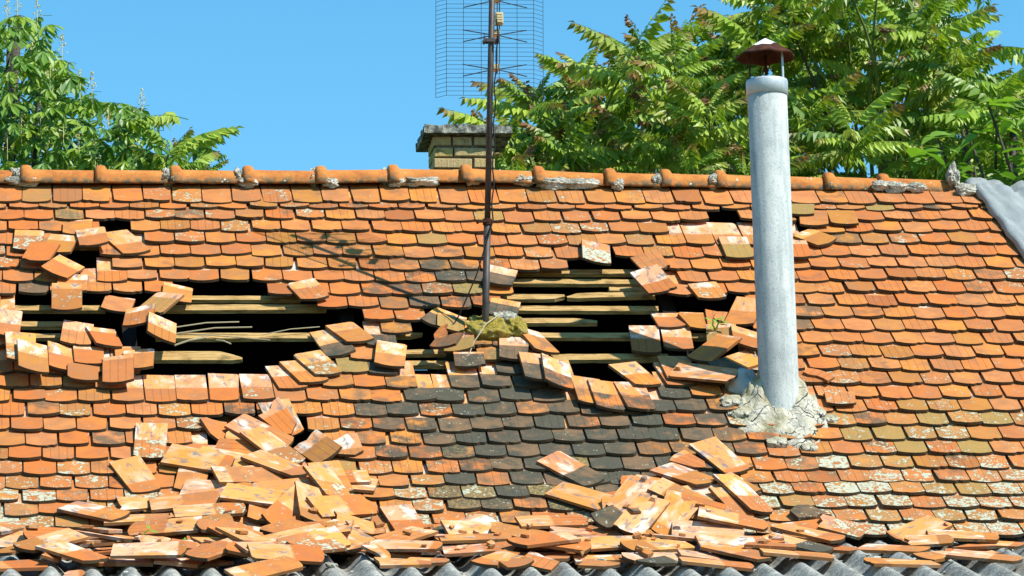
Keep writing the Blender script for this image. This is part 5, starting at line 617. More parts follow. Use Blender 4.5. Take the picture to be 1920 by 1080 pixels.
# name, label, group, root, leaf places (m), seed, leaf kind, sizes, leaves shown singly, blossoms
LEAFY = [
 ('chestnut_tree','horse chestnut tree with palmate leaves and cream blossom candles at upper left',None,Vector((0.16,30.00,0)),[(0.07,28.38,9.11),(0.18,30.13,8.95),(0.07,29.01,9.06),(0.35,29.38,8.58),(1.24,31.17,9.33),(0.37,28.47,9.08),(0.58,29.92,8.61),(0.12,28.95,8.45),(0.17,28.79,8.62),(1.32,29.46,8.61),(0.05,28.92,9.51),(1.10,28.73,8.78),(0.24,30.04,9.15),(0.30,28.25,8.27),(0.29,28.73,8.96),(0.44,29.29,8.95),(1.26,30.27,8.67),(0.73,30.41,9.02),(0.94,29.26,8.67),(0.92,29.45,8.58),(1.10,30.07,8.77),(0.45,28.44,8.72),(0.88,30.38,8.68),(0.47,29.52,8.80),(0.24,30.04,8.97),(0.56,30.84,9.03),(0.45,28.61,8.76),(0.65,30.33,8.87),(0.14,28.84,8.98),(0.51,29.15,8.85),(1.11,28.42,8.24),(-0.06,30.33,8.82),(0.10,30.69,9.45),(0.25,30.09,9.70),(0.58,30.62,9.21),(0.18,28.23,8.80),(0.59,29.02,8.70),(0.42,30.04,8.98),(1.13,31.00,8.94),(0.57,29.33,8.89),(0.78,31.03,8.98),(0.61,30.37,9.12),(1.10,28.84,8.75),(1.26,29.81,8.56),(1.21,28.45,8.40),(0.56,29.66,9.07),(-0.07,30.60,8.97),(1.03,31.04,9.03),(0.62,28.86,8.38),(1.03,30.73,9.22),(0.45,28.82,8.50),(1.18,29.92,8.60),(0.20,30.02,9.18),(-0.07,29.40,8.48),(1.13,30.27,9.21),(-0.01,31.07,9.44),(0.54,29.63,8.73),(0.39,30.98,9.87),(0.08,28.78,8.57),(0.23,29.27,8.80),(0.19,29.33,9.01),(0.50,28.81,8.88),(0.88,30.75,9.23),(0.83,30.42,8.86),(1.09,29.14,8.50),(0.28,29.46,9.59),(0.48,28.80,8.69),(0.89,28.55,8.35),(0.67,30.26,8.95),(0.17,28.31,9.31),(0.70,28.64,8.86),(0.04,29.59,9.67),(0.60,30.00,9.20),(-0.09,28.74,8.65),(0.56,28.79,8.62),(0.15,30.88,9.42),(1.12,30.09,8.98),(0.53,31.15,9.38),(1.31,30.64,9.07),(0.51,30.28,8.78),(1.08,30.37,8.97),(0.40,29.80,8.96),(0.49,30.30,8.65),(1.05,30.05,8.62),(0.18,28.95,9.10),(0.69,31.19,8.90),(0.86,29.99,8.82),(0.67,31.04,9.33),(0.52,29.30,9.01),(0.32,29.05,8.78),(-0.08,28.67,9.19),(1.31,31.17,9.19),(0.61,29.77,8.56),(0.60,30.01,8.61),(0.06,28.81,8.76),(-0.03,29.53,9.06),(0.30,30.53,9.25),(0.71,30.40,8.68),(0.26,30.55,9.86),(0.30,29.98,8.97),(0.83,28.95,8.64),(0.02,30.09,9.01),(0.45,29.23,9.05),(0.98,28.56,8.44),(1.08,28.84,8.77),(0.88,29.85,8.56),(1.00,29.31,8.52),(0.04,28.45,8.37),(0.73,29.10,9.01),(0.21,29.11,8.79),(0.95,28.63,8.64),(0.41,28.55,8.58),(1.01,31.02,9.39),(0.39,30.88,9.57),(0.43,28.78,9.04),(0.77,30.71,9.01),(0.99,28.27,8.32),(0.70,31.10,9.44),(0.88,29.84,8.79),(0.01,28.45,8.54),(0.99,28.86,8.75),(0.40,29.68,8.55),(0.73,30.94,9.17),(0.53,30.76,8.98),(1.16,31.07,9.05),(0.89,30.61,9.34),(0.54,30.42,9.43),(0.32,29.13,8.41),(0.06,28.74,8.71),(0.05,28.91,9.33),(0.95,28.75,8.79),(0.36,29.64,9.07),(0.28,29.23,8.54),(0.70,28.86,8.37),(-0.03,29.35,8.49),(0.72,31.17,9.50),(1.06,28.67,8.62),(0.13,30.81,9.66),(0.66,29.00,8.80),(1.08,28.45,8.41),(0.30,29.64,8.85),(0.62,30.77,8.82),(0.36,30.95,9.08),(0.03,29.83,8.76),(0.36,29.60,9.65),(0.50,30.69,9.44),(0.46,29.89,8.92),(0.20,29.33,8.90),(0.39,28.97,9.09),(0.20,31.04,9.17),(0.77,30.68,9.10),(0.03,30.23,9.74),(0.48,28.47,8.42),(0.23,29.42,9.50),(0.00,29.73,8.62),(0.86,29.36,8.72),(0.39,29.40,9.18),(0.96,30.18,8.65),(0.38,28.52,9.03),(0.48,30.68,9.38),(1.03,29.26,8.53),(0.99,30.35,8.68),(0.19,29.93,9.73),(0.77,30.93,9.38),(0.76,29.84,8.76),(0.01,31.16,10.14),(0.35,29.34,8.84),(0.76,28.80,8.54),(0.48,29.76,9.07),(0.29,30.13,9.16),(-0.05,31.08,9.26),(0.53,30.47,9.18),(0.55,29.78,9.08),(0.67,29.16,9.09),(-0.03,30.40,9.02),(0.80,29.98,8.89),(-0.00,29.71,9.62),(0.93,29.12,8.96),(0.51,30.93,9.81),(0.98,28.50,8.76),(0.68,28.93,8.39),(0.36,30.89,9.67),(0.41,28.29,8.68),(0.64,29.62,8.57),(1.24,30.10,8.61),(0.17,28.52,8.38),(1.21,28.60,8.42),(0.90,28.44,8.29),(0.19,30.19,9.68),(0.87,28.89,8.46),(0.34,29.03,8.44),(0.70,30.00,9.18),(0.16,28.30,8.31),(0.61,30.99,9.14),(0.74,30.17,9.08),(0.66,29.76,8.72),(0.57,30.57,9.01),(0.25,29.94,9.22),(0.82,30.82,9.15),(0.16,29.69,9.58),(0.57,30.60,9.45),(0.00,29.83,8.66),(0.11,29.14,9.23),(0.84,29.97,9.18),(0.02,28.96,8.56),(0.14,30.56,9.11),(0.22,29.67,8.54),(1.04,29.57,8.50),(0.25,29.38,8.57),(0.33,28.30,8.88),(0.27,29.58,9.05),(0.38,28.32,8.21),(0.49,29.23,8.84),(0.98,30.86,8.96),(0.58,29.34,9.19),(0.40,28.69,9.27),(0.36,30.24,9.35),(0.47,29.29,9.57),(0.30,28.99,9.56),(0.47,29.01,8.44),(0.43,29.28,9.47),(1.00,28.26,8.51),(0.39,30.85,9.59),(0.36,28.36,8.48),(0.47,28.65,9.20),(0.35,28.61,8.96),(0.96,28.81,8.72),(0.31,29.36,8.79),(0.32,28.32,8.98),(-0.07,30.63,9.20),(0.92,30.27,8.75),(0.87,28.90,8.38),(0.53,29.35,9.19),(0.37,28.68,8.89),(0.51,30.20,9.30),(0.25,29.47,9.60),(0.12,29.86,9.08),(0.48,29.41,9.24),(0.57,28.27,8.99),(0.40,28.99,8.48),(0.59,29.29,8.89),(0.77,30.08,8.67),(0.54,30.84,9.73),(0.45,28.61,8.37),(0.42,28.78,8.32),(0.22,28.20,8.54),(0.74,30.69,9.23),(0.42,30.35,8.81),(0.97,30.67,9.15),(0.13,29.89,9.03),(0.45,29.80,9.44),(0.24,28.73,9.20),(-0.01,30.31,9.86),(1.17,28.96,8.50),(0.67,30.35,8.92),(0.27,29.20,8.75),(1.05,29.90,8.76),(0.54,30.69,9.12),(0.45,28.75,8.69),(-0.09,31.11,9.38),(0.09,30.09,9.00),(0.47,28.35,8.28),(0.39,29.65,9.73),(0.47,30.72,9.65),(1.07,30.28,8.67),(0.69,28.73,8.53),(0.05,29.66,8.58),(0.07,29.90,9.42),(0.11,28.88,8.78),(0.59,28.35,8.96),(-0.01,28.44,8.34),(0.19,29.44,8.62),(-0.02,30.07,9.17),(0.32,31.18,8.94),(0.54,28.73,8.49),(-0.06,28.42,9.22),(0.43,29.74,8.83),(-0.09,30.58,9.33),(1.16,31.16,9.08),(0.04,30.32,8.72),(0.27,29.93,8.68),(0.90,30.11,8.85),(0.42,29.16,9.28),(0.21,30.24,8.97),(0.16,29.25,9.52),(0.65,29.81,9.29),(0.50,29.02,8.71),(0.88,28.75,8.35),(0.43,30.10,8.62),(0.47,30.05,9.05),(1.23,29.71,8.70),(1.18,30.20,9.03),(0.53,30.00,9.37),(0.77,30.08,9.22),(0.59,30.99,9.35),(1.04,30.80,8.78),(0.08,28.90,8.34),(1.20,30.69,9.20),(1.25,30.62,9.10),(0.56,28.79,8.87),(0.32,29.86,9.00),(0.26,30.51,8.96),(0.69,28.66,8.38),(0.44,29.24,9.53),(1.16,28.75,8.49),(0.50,30.91,8.99),(-0.00,30.09,8.62),(1.24,30.21,8.98),(0.40,29.04,9.20),(0.77,28.58,8.62),(0.09,30.03,9.72),(0.44,30.27,9.68),(0.37,30.09,9.36),(0.53,29.57,8.71),(0.67,30.31,8.73),(0.26,30.82,9.32),(0.32,29.56,8.66),(0.97,28.39,8.69),(0.55,31.06,9.78),(0.32,28.93,8.71),(0.55,30.75,9.62),(0.82,30.89,9.39),(1.02,30.89,9.22),(0.45,30.21,9.32),(0.84,31.18,8.89),(0.50,30.30,8.87),(0.57,28.85,9.05),(0.46,30.43,9.79),(0.86,30.63,9.06),(0.99,29.61,8.77),(-0.09,30.89,8.97),(0.03,30.53,9.34),(0.26,28.85,9.03),(0.59,30.75,9.33),(0.05,31.11,9.04),(0.81,29.44,8.62),(1.01,29.79,8.90),(-0.07,31.10,10.01),(0.85,29.45,8.64),(0.01,30.96,9.78),(0.40,30.86,9.45),(0.63,29.10,8.49),(0.44,29.28,9.12),(0.56,30.71,9.46),(-0.02,29.40,9.03),(0.22,29.14,9.50),(-0.10,29.30,8.92),(0.34,29.15,8.87),(0.62,28.36,8.78),(0.03,30.59,9.69),(0.52,29.06,8.53),(0.40,30.56,9.60),(0.85,30.12,9.18),(-0.08,29.94,8.65),(-0.10,30.24,8.97),(0.00,30.45,8.97),(0.45,28.55,8.91),(0.36,28.55,8.56),(1.11,28.54,8.65),(0.73,29.44,8.55),(0.73,30.82,8.98),(0.57,30.98,9.63),(0.65,30.54,9.11),(0.05,29.96,8.90),(0.19,29.25,9.22),(0.79,29.92,9.17),(0.76,29.18,9.04),(0.28,28.97,8.67),(-0.01,30.35,8.89),(0.57,31.13,9.35),(0.36,30.30,8.84),(0.72,28.65,8.81),(0.19,28.56,8.81),(1.09,30.97,9.36),(0.32,28.99,8.52),(0.26,28.96,9.55),(0.33,29.65,9.44),(0.30,29.73,9.42),(1.20,29.83,8.73),(1.05,30.96,9.42),(-0.03,30.56,8.79),(1.00,29.90,8.63),(0.40,28.53,9.17),(-0.00,29.90,8.68),(0.07,30.82,8.78),(-0.02,28.29,8.58),(0.78,30.77,8.78),(0.01,29.78,9.13),(0.44,30.32,9.30),(0.52,29.66,9.15),(0.70,28.60,8.29),(1.37,30.98,8.84),(1.19,29.67,8.59),(0.79,30.04,8.99),(0.65,28.54,8.29),(1.15,28.30,8.24),(1.16,29.94,8.97),(0.99,28.40,8.44),(1.08,29.42,8.48),(0.41,30.51,9.55),(0.28,29.21,8.91),(0.24,28.65,8.41),(0.39,28.98,9.28),(0.25,30.38,9.57),(0.87,28.44,8.47),(0.48,31.17,9.71),(1.12,30.57,9.00),(0.48,30.42,9.60),(0.61,29.70,8.74),(0.45,28.63,9.40),(0.21,30.99,8.97),(0.42,30.34,8.75),(0.10,30.38,9.08),(0.48,31.02,9.98),(0.00,28.35,9.18),(0.36,29.78,9.57),(0.71,29.78,9.08),(0.24,30.48,9.89),(0.33,29.58,8.74),(0.78,28.77,8.48),(1.35,30.49,8.72),(0.22,30.60,10.00),(0.62,28.75,8.71),(-0.08,28.98,9.20),(0.60,29.27,8.88),(0.51,29.20,8.96),(1.26,28.69,8.46),(0.64,28.71,8.30),(0.04,29.88,8.95),(0.63,29.34,8.52),(-0.11,29.92,9.20),(0.85,29.53,8.51),(0.02,30.69,9.00),(0.54,29.67,9.06),(0.62,29.71,9.41),(0.42,30.70,9.80),(1.12,30.26,8.67),(1.13,30.60,9.10),(0.15,28.93,8.56),(1.14,31.00,9.33),(0.37,30.47,9.75),(0.08,30.80,9.12),(1.06,29.91,8.83),(0.61,28.27,8.92),(0.14,30.16,8.88),(1.04,29.15,8.76),(0.97,30.98,8.89),(0.40,29.66,9.41),(-0.06,29.62,8.66),(0.19,29.18,8.91),(-0.00,29.78,9.73),(0.52,29.62,9.24),(0.55,29.87,8.95),(0.84,28.95,8.41),(0.68,28.77,8.30),(0.12,30.36,9.24),(1.05,29.57,8.93),(0.58,28.37,8.26),(0.53,29.41,8.98),(0.83,28.34,8.58),(-0.02,28.42,8.85),(0.50,31.06,9.53),(0.69,30.86,9.56),(0.28,29.55,8.74),(0.44,29.15,9.08),(0.35,29.62,8.78),(0.47,30.56,8.84),(0.49,29.09,8.77),(1.00,30.21,8.69),(0.56,30.51,9.15),(0.72,30.34,8.68),(0.28,29.40,8.92),(0.76,29.37,8.66),(0.80,30.44,9.06),(1.01,31.16,9.43),(0.10,30.38,8.95),(0.72,28.70,8.86),(0.82,29.07,8.50),(0.11,29.79,9.03),(0.36,30.69,9.14),(0.47,29.81,9.46),(0.17,30.58,9.87),(0.65,30.66,9.13),(0.99,30.84,9.17),(0.22,29.53,9.13),(1.18,31.16,9.42),(0.12,29.52,8.51),(0.55,30.23,8.86),(0.21,28.88,8.46),(0.42,28.34,9.13),(0.76,28.51,8.40),(-0.08,29.02,8.72),(0.90,29.60,8.87),(0.32,29.28,8.96),(0.26,28.25,9.02),(0.35,28.54,8.73),(1.25,30.18,8.94),(0.52,29.61,9.26),(0.72,30.88,9.40),(0.22,28.30,9.36),(1.06,28.77,8.76),(1.23,30.28,8.86),(0.52,31.17,9.45),(1.25,28.94,8.54),(0.06,29.51,9.01),(1.01,28.72,8.78),(0.57,28.85,8.43),(0.57,29.93,9.15),(0.21,28.42,8.63),(0.05,30.64,9.20),(0.94,28.30,8.48),(0.20,29.62,9.72),(0.29,30.11,8.82),(0.82,29.89,8.64),(0.48,30.34,8.89),(0.18,30.73,9.75),(0.96,30.08,8.63),(0.45,28.38,8.54),(0.61,28.35,8.94),(-0.07,29.19,8.41),(0.11,28.74,8.78),(0.65,29.90,9.19),(0.01,28.77,8.46),(0.61,30.44,8.88),(1.08,30.68,9.10),(0.11,28.29,9.19),(0.02,30.00,9.80),(0.06,28.54,9.10),(0.19,28.71,8.72),(0.12,29.36,8.97),(0.47,28.60,8.81),(0.48,30.32,9.03),(1.04,28.76,8.66),(0.47,28.54,8.42),(0.81,29.93,8.62),(1.25,30.17,8.62),(0.52,30.54,9.27),(-0.01,29.17,8.84),(0.55,28.99,8.52),(0.46,30.75,9.15),(0.18,28.20,8.69),(0.39,30.11,9.54),(-0.01,29.64,8.85),(0.97,29.46,8.64),(0.38,30.42,9.46),(0.61,30.55,9.12),(-0.06,30.39,9.43),(0.72,28.37,8.60),(0.04,30.67,10.00),(0.91,29.32,8.99),(0.06,28.89,8.76),(-0.06,29.79,9.59),(0.08,29.23,8.89),(0.08,30.85,9.21),(0.74,30.23,9.17),(1.01,28.23,8.61),(0.77,28.38,8.80),(0.09,31.17,9.37),(0.57,29.38,9.06),(0.52,31.20,9.55),(-0.04,30.23,9.40),(0.78,29.09,8.66),(0.42,28.23,8.30),(0.09,30.45,9.80),(-0.01,29.54,8.88),(0.10,28.31,8.45),(1.20,28.34,8.45),(0.35,30.13,8.72),(0.00,30.05,8.69),(0.39,30.58,9.07),(-0.05,29.84,9.17),(1.34,29.86,8.72),(0.38,30.48,9.77),(0.41,30.38,9.42),(0.63,29.31,8.86),(0.15,28.59,8.28),(0.98,30.51,9.22),(0.80,29.42,8.60),(0.51,29.26,9.20),(0.43,30.23,8.83),(0.39,30.96,9.99),(0.34,28.63,9.02),(0.83,28.96,8.47),(0.34,30.39,9.41),(-0.06,29.18,8.83),(0.19,30.58,9.86),(0.55,28.30,8.67),(0.52,29.28,9.22),(1.24,28.58,8.41),(0.03,31.18,9.63),(0.78,30.47,8.82),(1.07,29.79,8.95),(0.53,30.27,9.27),(0.72,28.48,8.48),(0.12,31.08,10.09),(0.36,29.89,9.27),(0.32,30.74,9.04),(0.30,30.20,8.92),(0.51,29.59,9.09),(0.27,28.61,8.65),(0.18,28.21,8.72),(1.17,30.47,8.72),(1.08,28.56,8.32),(0.09,30.15,9.44),(0.98,29.57,8.76),(0.61,30.26,9.45),(-0.06,31.03,10.03),(0.36,28.61,9.03),(0.76,28.73,8.48),(0.95,28.77,8.55),(0.36,29.11,8.66),(0.59,30.58,9.56),(0.29,30.00,8.82),(1.41,31.17,8.94),(0.19,29.11,8.61),(0.54,28.81,8.50),(1.19,28.35,8.36),(0.25,28.88,8.65),(-0.01,29.84,9.75),(0.47,28.25,8.70),(0.61,28.36,8.95),(0.32,28.29,9.03),(0.54,28.50,8.81),(1.06,29.23,8.96),(1.11,30.38,8.88),(0.72,30.66,9.28),(1.07,30.92,9.30),(0.24,30.53,9.05),(0.32,30.39,9.86),(-0.02,28.30,8.26),(0.64,30.86,9.65),(0.54,28.53,9.12),(0.39,29.51,9.21),(0.82,30.92,8.87),(-0.08,30.39,9.85),(0.05,30.35,8.70),(0.61,29.73,8.84),(0.30,29.17,8.98),(0.24,30.98,8.86),(1.17,29.90,8.75)],31,'palm',(0.11, 0.17),290,[(0.17,28.58,9.45),(0.25,29.11,9.62),(0.39,29.01,9.56),(0.57,29.18,9.34),(0.76,28.38,8.85),(0.69,28.86,8.99),(1.13,28.97,8.88),(0.35,29.16,9.26),(0.48,28.95,9.09),(0.27,28.55,8.59),(0.40,28.39,8.63),(0.67,28.46,8.51),(0.88,28.53,8.64),(0.97,28.81,8.62),(0.23,28.59,8.79),(0.56,28.43,8.56),(0.78,28.38,8.36),(0.46,28.92,8.48),(1.07,29.03,8.75),(0.17,28.41,8.44)]),
 ('broad_leaved_tree','broad leaved young tree with large oval leaves behind the tarpaulin',None,Vector((7.32,28.60,0)),[(6.74,28.77,8.46),(7.36,27.69,8.65),(7.53,28.85,8.65),(7.75,28.55,8.60),(7.25,28.11,8.33),(7.44,28.86,8.93),(7.35,28.25,8.30),(6.85,28.55,8.60),(7.01,27.61,8.58),(6.92,27.92,8.57),(6.87,28.57,8.62),(7.41,27.63,8.23),(7.62,28.62,8.51),(7.20,28.07,8.54),(6.48,27.68,8.25),(7.37,28.54,8.29),(7.40,28.94,8.46),(7.44,28.24,8.17),(7.31,28.46,8.31),(7.67,28.98,8.59),(7.31,28.68,8.37),(7.83,28.86,8.67),(7.10,28.99,8.77),(7.08,28.57,8.72),(7.34,28.72,8.66),(6.82,27.87,8.09),(6.99,27.62,8.51),(6.81,28.01,8.18),(7.03,27.97,8.41),(7.07,28.74,8.75),(7.46,28.43,8.41),(7.36,27.68,8.20),(6.81,28.78,8.46),(7.54,27.82,8.21),(7.23,28.45,8.46),(7.31,28.97,8.82),(7.22,27.91,8.56),(6.83,28.05,8.37),(7.47,28.99,8.40),(7.46,27.95,8.15),(7.53,28.41,8.80),(7.73,28.60,8.83),(7.61,28.84,8.93),(7.46,28.22,8.49),(6.43,27.65,8.22),(7.20,28.55,8.29),(6.75,28.58,8.43),(6.95,28.41,8.35),(6.94,27.99,8.41),(6.82,28.09,8.20),(7.32,27.87,8.48),(7.42,28.42,8.22),(7.17,28.01,8.14),(7.07,28.12,8.51),(7.76,28.76,8.74),(7.00,27.64,8.60),(7.07,27.67,8.11),(7.43,28.56,8.74),(7.40,27.94,8.27),(7.59,28.36,8.24),(7.53,28.01,8.71),(6.94,28.21,8.67),(7.10,27.74,8.27),(6.96,27.97,8.23),(7.46,28.15,8.63),(7.26,28.60,8.55),(7.52,27.91,8.29),(6.71,27.99,8.44),(7.26,28.57,8.84),(7.46,28.15,8.22),(7.77,28.62,8.80),(7.45,27.61,8.52),(7.45,28.27,8.43),(6.56,27.79,8.29),(6.75,28.50,8.49),(7.32,27.79,8.17),(7.65,28.73,8.49),(7.21,28.77,8.35),(7.38,27.90,8.21),(7.60,28.98,8.69),(7.01,28.81,8.67),(7.79,28.84,8.47),(7.66,28.46,8.69),(6.77,28.93,8.54),(7.16,28.40,8.76),(7.61,28.79,8.47),(6.92,27.68,8.39),(7.41,28.17,8.43),(6.58,27.69,8.38),(7.16,28.76,8.85),(7.25,28.37,8.28),(7.56,28.50,8.50),(7.18,27.88,8.69),(7.19,28.92,8.43),(7.07,27.67,8.50),(7.34,28.90,8.71),(7.33,27.82,8.15),(6.97,28.88,8.57),(7.45,28.45,8.69),(6.79,27.96,8.25),(7.68,28.85,8.52),(6.96,28.42,8.24),(6.78,28.03,8.34),(7.11,27.74,8.53),(7.54,28.66,8.83),(7.02,28.91,8.74),(7.66,28.97,8.45),(7.27,28.47,8.26),(7.18,28.13,8.58),(7.26,28.50,8.72),(7.43,27.92,8.27),(7.05,28.37,8.29),(7.16,28.37,8.45),(7.34,28.37,8.48),(7.20,28.93,8.40),(6.89,28.33,8.46),(7.18,28.70,8.81),(6.78,27.87,8.59),(6.78,28.44,8.44),(7.30,28.46,8.56)],32,'ovate',(0.13, 0.22),120,[]),
 ('distant_tree','small leaved distant tree at the right edge behind the others',None,Vector((9.78,38.00,0)),[(9.62,38.38,11.37),(9.47,38.17,11.12),(10.34,38.10,11.19),(10.02,37.75,11.34),(9.79,38.44,11.19),(9.62,38.96,11.15),(9.80,38.24,10.95),(10.16,38.57,11.31),(9.74,38.21,11.12),(10.01,38.33,11.30),(9.92,37.86,11.07),(10.13,37.33,11.10),(9.61,37.33,11.18),(10.03,38.03,11.50),(10.28,37.90,10.93),(9.75,37.33,11.11),(9.79,38.74,11.48),(9.30,37.94,11.20),(9.87,38.20,11.09),(9.59,38.20,10.96),(9.68,38.73,11.40),(9.23,37.98,11.13),(9.40,37.46,11.36),(9.75,38.20,11.36),(9.48,37.95,11.15),(9.96,37.47,10.90),(10.23,37.67,11.13),(9.44,37.87,11.06),(10.18,38.72,11.62),(9.45,37.88,10.95),(9.66,38.05,11.20),(10.05,38.90,11.43),(9.13,37.55,10.90),(9.23,37.99,11.48),(9.18,37.11,11.37),(9.79,38.94,11.49),(9.97,38.18,11.04),(10.10,37.48,10.99),(9.42,37.22,11.07),(10.10,37.40,11.11),(9.63,37.55,10.91),(9.48,38.01,11.48),(10.09,38.38,11.55),(10.11,38.99,11.31),(9.53,37.91,10.86),(9.09,37.21,10.94),(9.70,37.53,11.35),(9.89,37.29,11.11),(10.02,38.24,10.95),(9.80,38.41,11.32),(10.01,37.50,10.92),(9.18,37.37,11.08),(10.07,38.89,11.64),(9.90,38.89,11.24),(9.70,37.98,11.05),(10.03,38.38,11.03),(9.48,37.71,11.16),(9.38,37.01,10.80),(9.56,37.29,11.06),(9.99,37.81,11.38),(9.44,37.86,11.14),(10.13,38.57,11.45),(9.66,37.60,11.33),(10.42,38.48,11.39),(9.17,37.24,10.96),(9.22,37.05,11.27),(10.15,37.74,10.85),(9.58,38.53,11.18),(9.61,38.60,11.39),(9.72,37.37,11.07),(9.29,38.05,11.49),(9.95,38.27,11.35),(9.79,37.82,11.10),(10.37,38.76,11.42),(10.47,38.54,11.15),(9.85,37.50,11.08),(9.18,37.50,11.00),(9.95,38.21,11.27),(9.59,37.61,11.34),(9.88,37.64,10.88),(9.52,37.86,11.25),(10.05,38.54,11.20),(10.37,38.94,11.32),(9.79,38.30,11.37),(9.50,37.84,10.97),(9.76,37.73,11.17),(9.20,37.95,11.40),(10.37,38.58,11.05),(9.60,38.35,11.01),(9.96,37.36,10.85),(9.79,38.63,11.41),(9.34,37.28,10.95),(9.54,38.16,11.61),(9.82,37.84,11.05),(10.30,38.14,11.12),(10.10,37.58,11.38),(10.06,38.91,11.41),(10.12,37.41,11.13),(10.25,38.71,11.34),(9.82,37.94,11.41),(9.77,38.16,11.40),(9.18,37.24,11.23),(9.33,38.48,11.35),(9.69,38.22,11.01),(10.17,38.80,11.61),(9.45,37.49,10.87),(10.11,37.36,10.96),(9.99,37.77,11.44),(9.56,37.72,11.30),(9.18,37.19,11.11),(10.23,38.42,11.47),(9.86,38.76,11.09),(10.21,38.83,11.21),(10.32,38.19,11.36),(9.19,37.66,11.26),(9.85,38.68,11.43),(10.02,38.33,11.60),(9.41,37.83,11.12),(10.17,37.54,11.17),(9.45,37.70,10.84),(9.55,38.34,11.31),(9.56,37.99,11.08),(9.77,37.18,10.92),(9.16,37.61,11.38),(9.21,37.23,11.20),(9.34,38.52,11.36),(9.50,38.46,11.66),(9.29,37.98,11.51),(9.52,38.01,11.04),(9.55,37.06,11.10),(10.32,38.65,11.50),(9.33,38.08,11.32),(9.60,38.87,11.79),(10.28,38.09,10.91),(10.02,37.96,11.17),(9.35,37.89,11.12),(9.67,38.53,11.67),(9.89,38.56,11.55),(9.74,37.78,11.35),(10.44,38.88,11.44),(9.60,37.21,10.92),(9.64,37.82,11.12),(10.03,38.31,11.44),(9.39,37.86,11.22),(9.29,37.33,10.92),(9.78,38.22,10.94),(10.27,38.94,11.29),(9.77,38.51,11.46),(9.11,37.54,11.15),(10.01,38.72,11.26),(9.55,37.16,10.90),(9.99,38.23,10.99),(9.71,37.82,11.20),(9.55,38.59,11.62),(9.97,38.30,11.08),(9.22,37.36,10.76),(9.60,37.33,11.11),(9.34,37.34,11.31),(9.31,38.33,11.22),(9.42,37.85,10.88),(9.78,38.30,11.01),(9.84,38.48,11.19),(10.08,38.20,11.12),(9.15,37.35,10.91),(10.18,38.27,11.23),(9.39,38.47,11.47),(9.29,37.83,11.54),(10.03,37.46,11.02),(9.44,38.69,11.17),(10.14,38.50,11.60),(9.12,37.64,11.39),(9.49,38.52,11.21),(9.69,38.71,11.74),(10.33,38.13,10.99),(9.35,38.30,11.15),(10.14,38.01,11.06),(10.29,37.89,11.25),(9.96,38.18,11.08),(10.50,38.79,11.62),(9.96,37.06,11.12),(10.12,38.92,11.39),(9.96,38.52,11.22),(9.35,37.88,11.09),(9.38,37.73,11.34),(9.94,37.64,11.12),(9.36,38.51,11.16),(9.91,37.13,10.82),(9.41,37.59,11.17),(9.89,37.03,11.22),(9.27,38.21,11.22),(9.73,37.61,11.13),(9.45,37.97,11.49),(9.70,38.35,11.27),(9.38,37.52,11.05),(10.11,38.19,11.52),(10.04,38.06,11.05),(10.38,38.58,11.04),(9.67,38.25,11.48),(9.15,37.19,11.27),(10.17,38.84,11.55),(10.04,37.68,11.15),(9.20,37.60,10.88),(9.59,37.91,11.02),(9.49,37.05,10.90),(10.35,38.36,11.46),(9.09,37.17,11.34),(10.30,38.83,11.13),(10.24,38.56,11.39),(9.75,37.34,11.04),(9.33,37.86,11.52),(9.28,37.10,10.70),(9.15,37.44,10.80),(9.82,37.80,11.14),(9.70,38.39,11.61),(9.77,38.64,11.34),(9.21,37.71,11.23),(10.10,37.39,11.01),(9.36,38.08,11.26),(9.34,37.62,11.09),(9.99,37.35,11.12),(9.32,37.19,10.95),(10.21,37.82,11.41),(9.50,38.92,11.51),(9.44,38.09,11.51),(9.79,37.44,11.37),(9.65,37.06,11.20),(10.14,38.61,11.13),(10.09,37.62,11.36),(9.94,38.25,11.23),(9.70,37.48,11.31),(9.34,38.16,11.61),(9.50,38.92,11.20),(9.40,38.25,10.97),(9.39,37.13,11.17),(9.57,37.46,11.13),(10.24,38.00,10.97),(10.26,38.51,11.49),(10.22,38.48,11.48),(9.56,37.84,11.45),(9.19,37.50,10.96),(9.80,38.20,11.07),(10.34,38.39,11.18),(10.26,38.84,11.32),(9.90,38.10,11.16),(9.69,37.60,10.83),(9.31,37.62,11.15),(9.75,37.00,10.90),(9.37,37.79,11.11),(9.77,37.22,11.07),(9.75,37.18,10.70),(9.95,38.23,11.22),(10.02,38.98,11.49),(10.37,38.63,11.46),(10.21,39.00,11.27),(9.15,37.46,11.32),(9.97,37.45,10.81),(9.85,38.44,11.07),(10.07,38.85,11.17),(9.17,37.58,10.80),(9.78,37.59,10.96)],33,'ovate',(0.06, 0.1),0,[]),
]
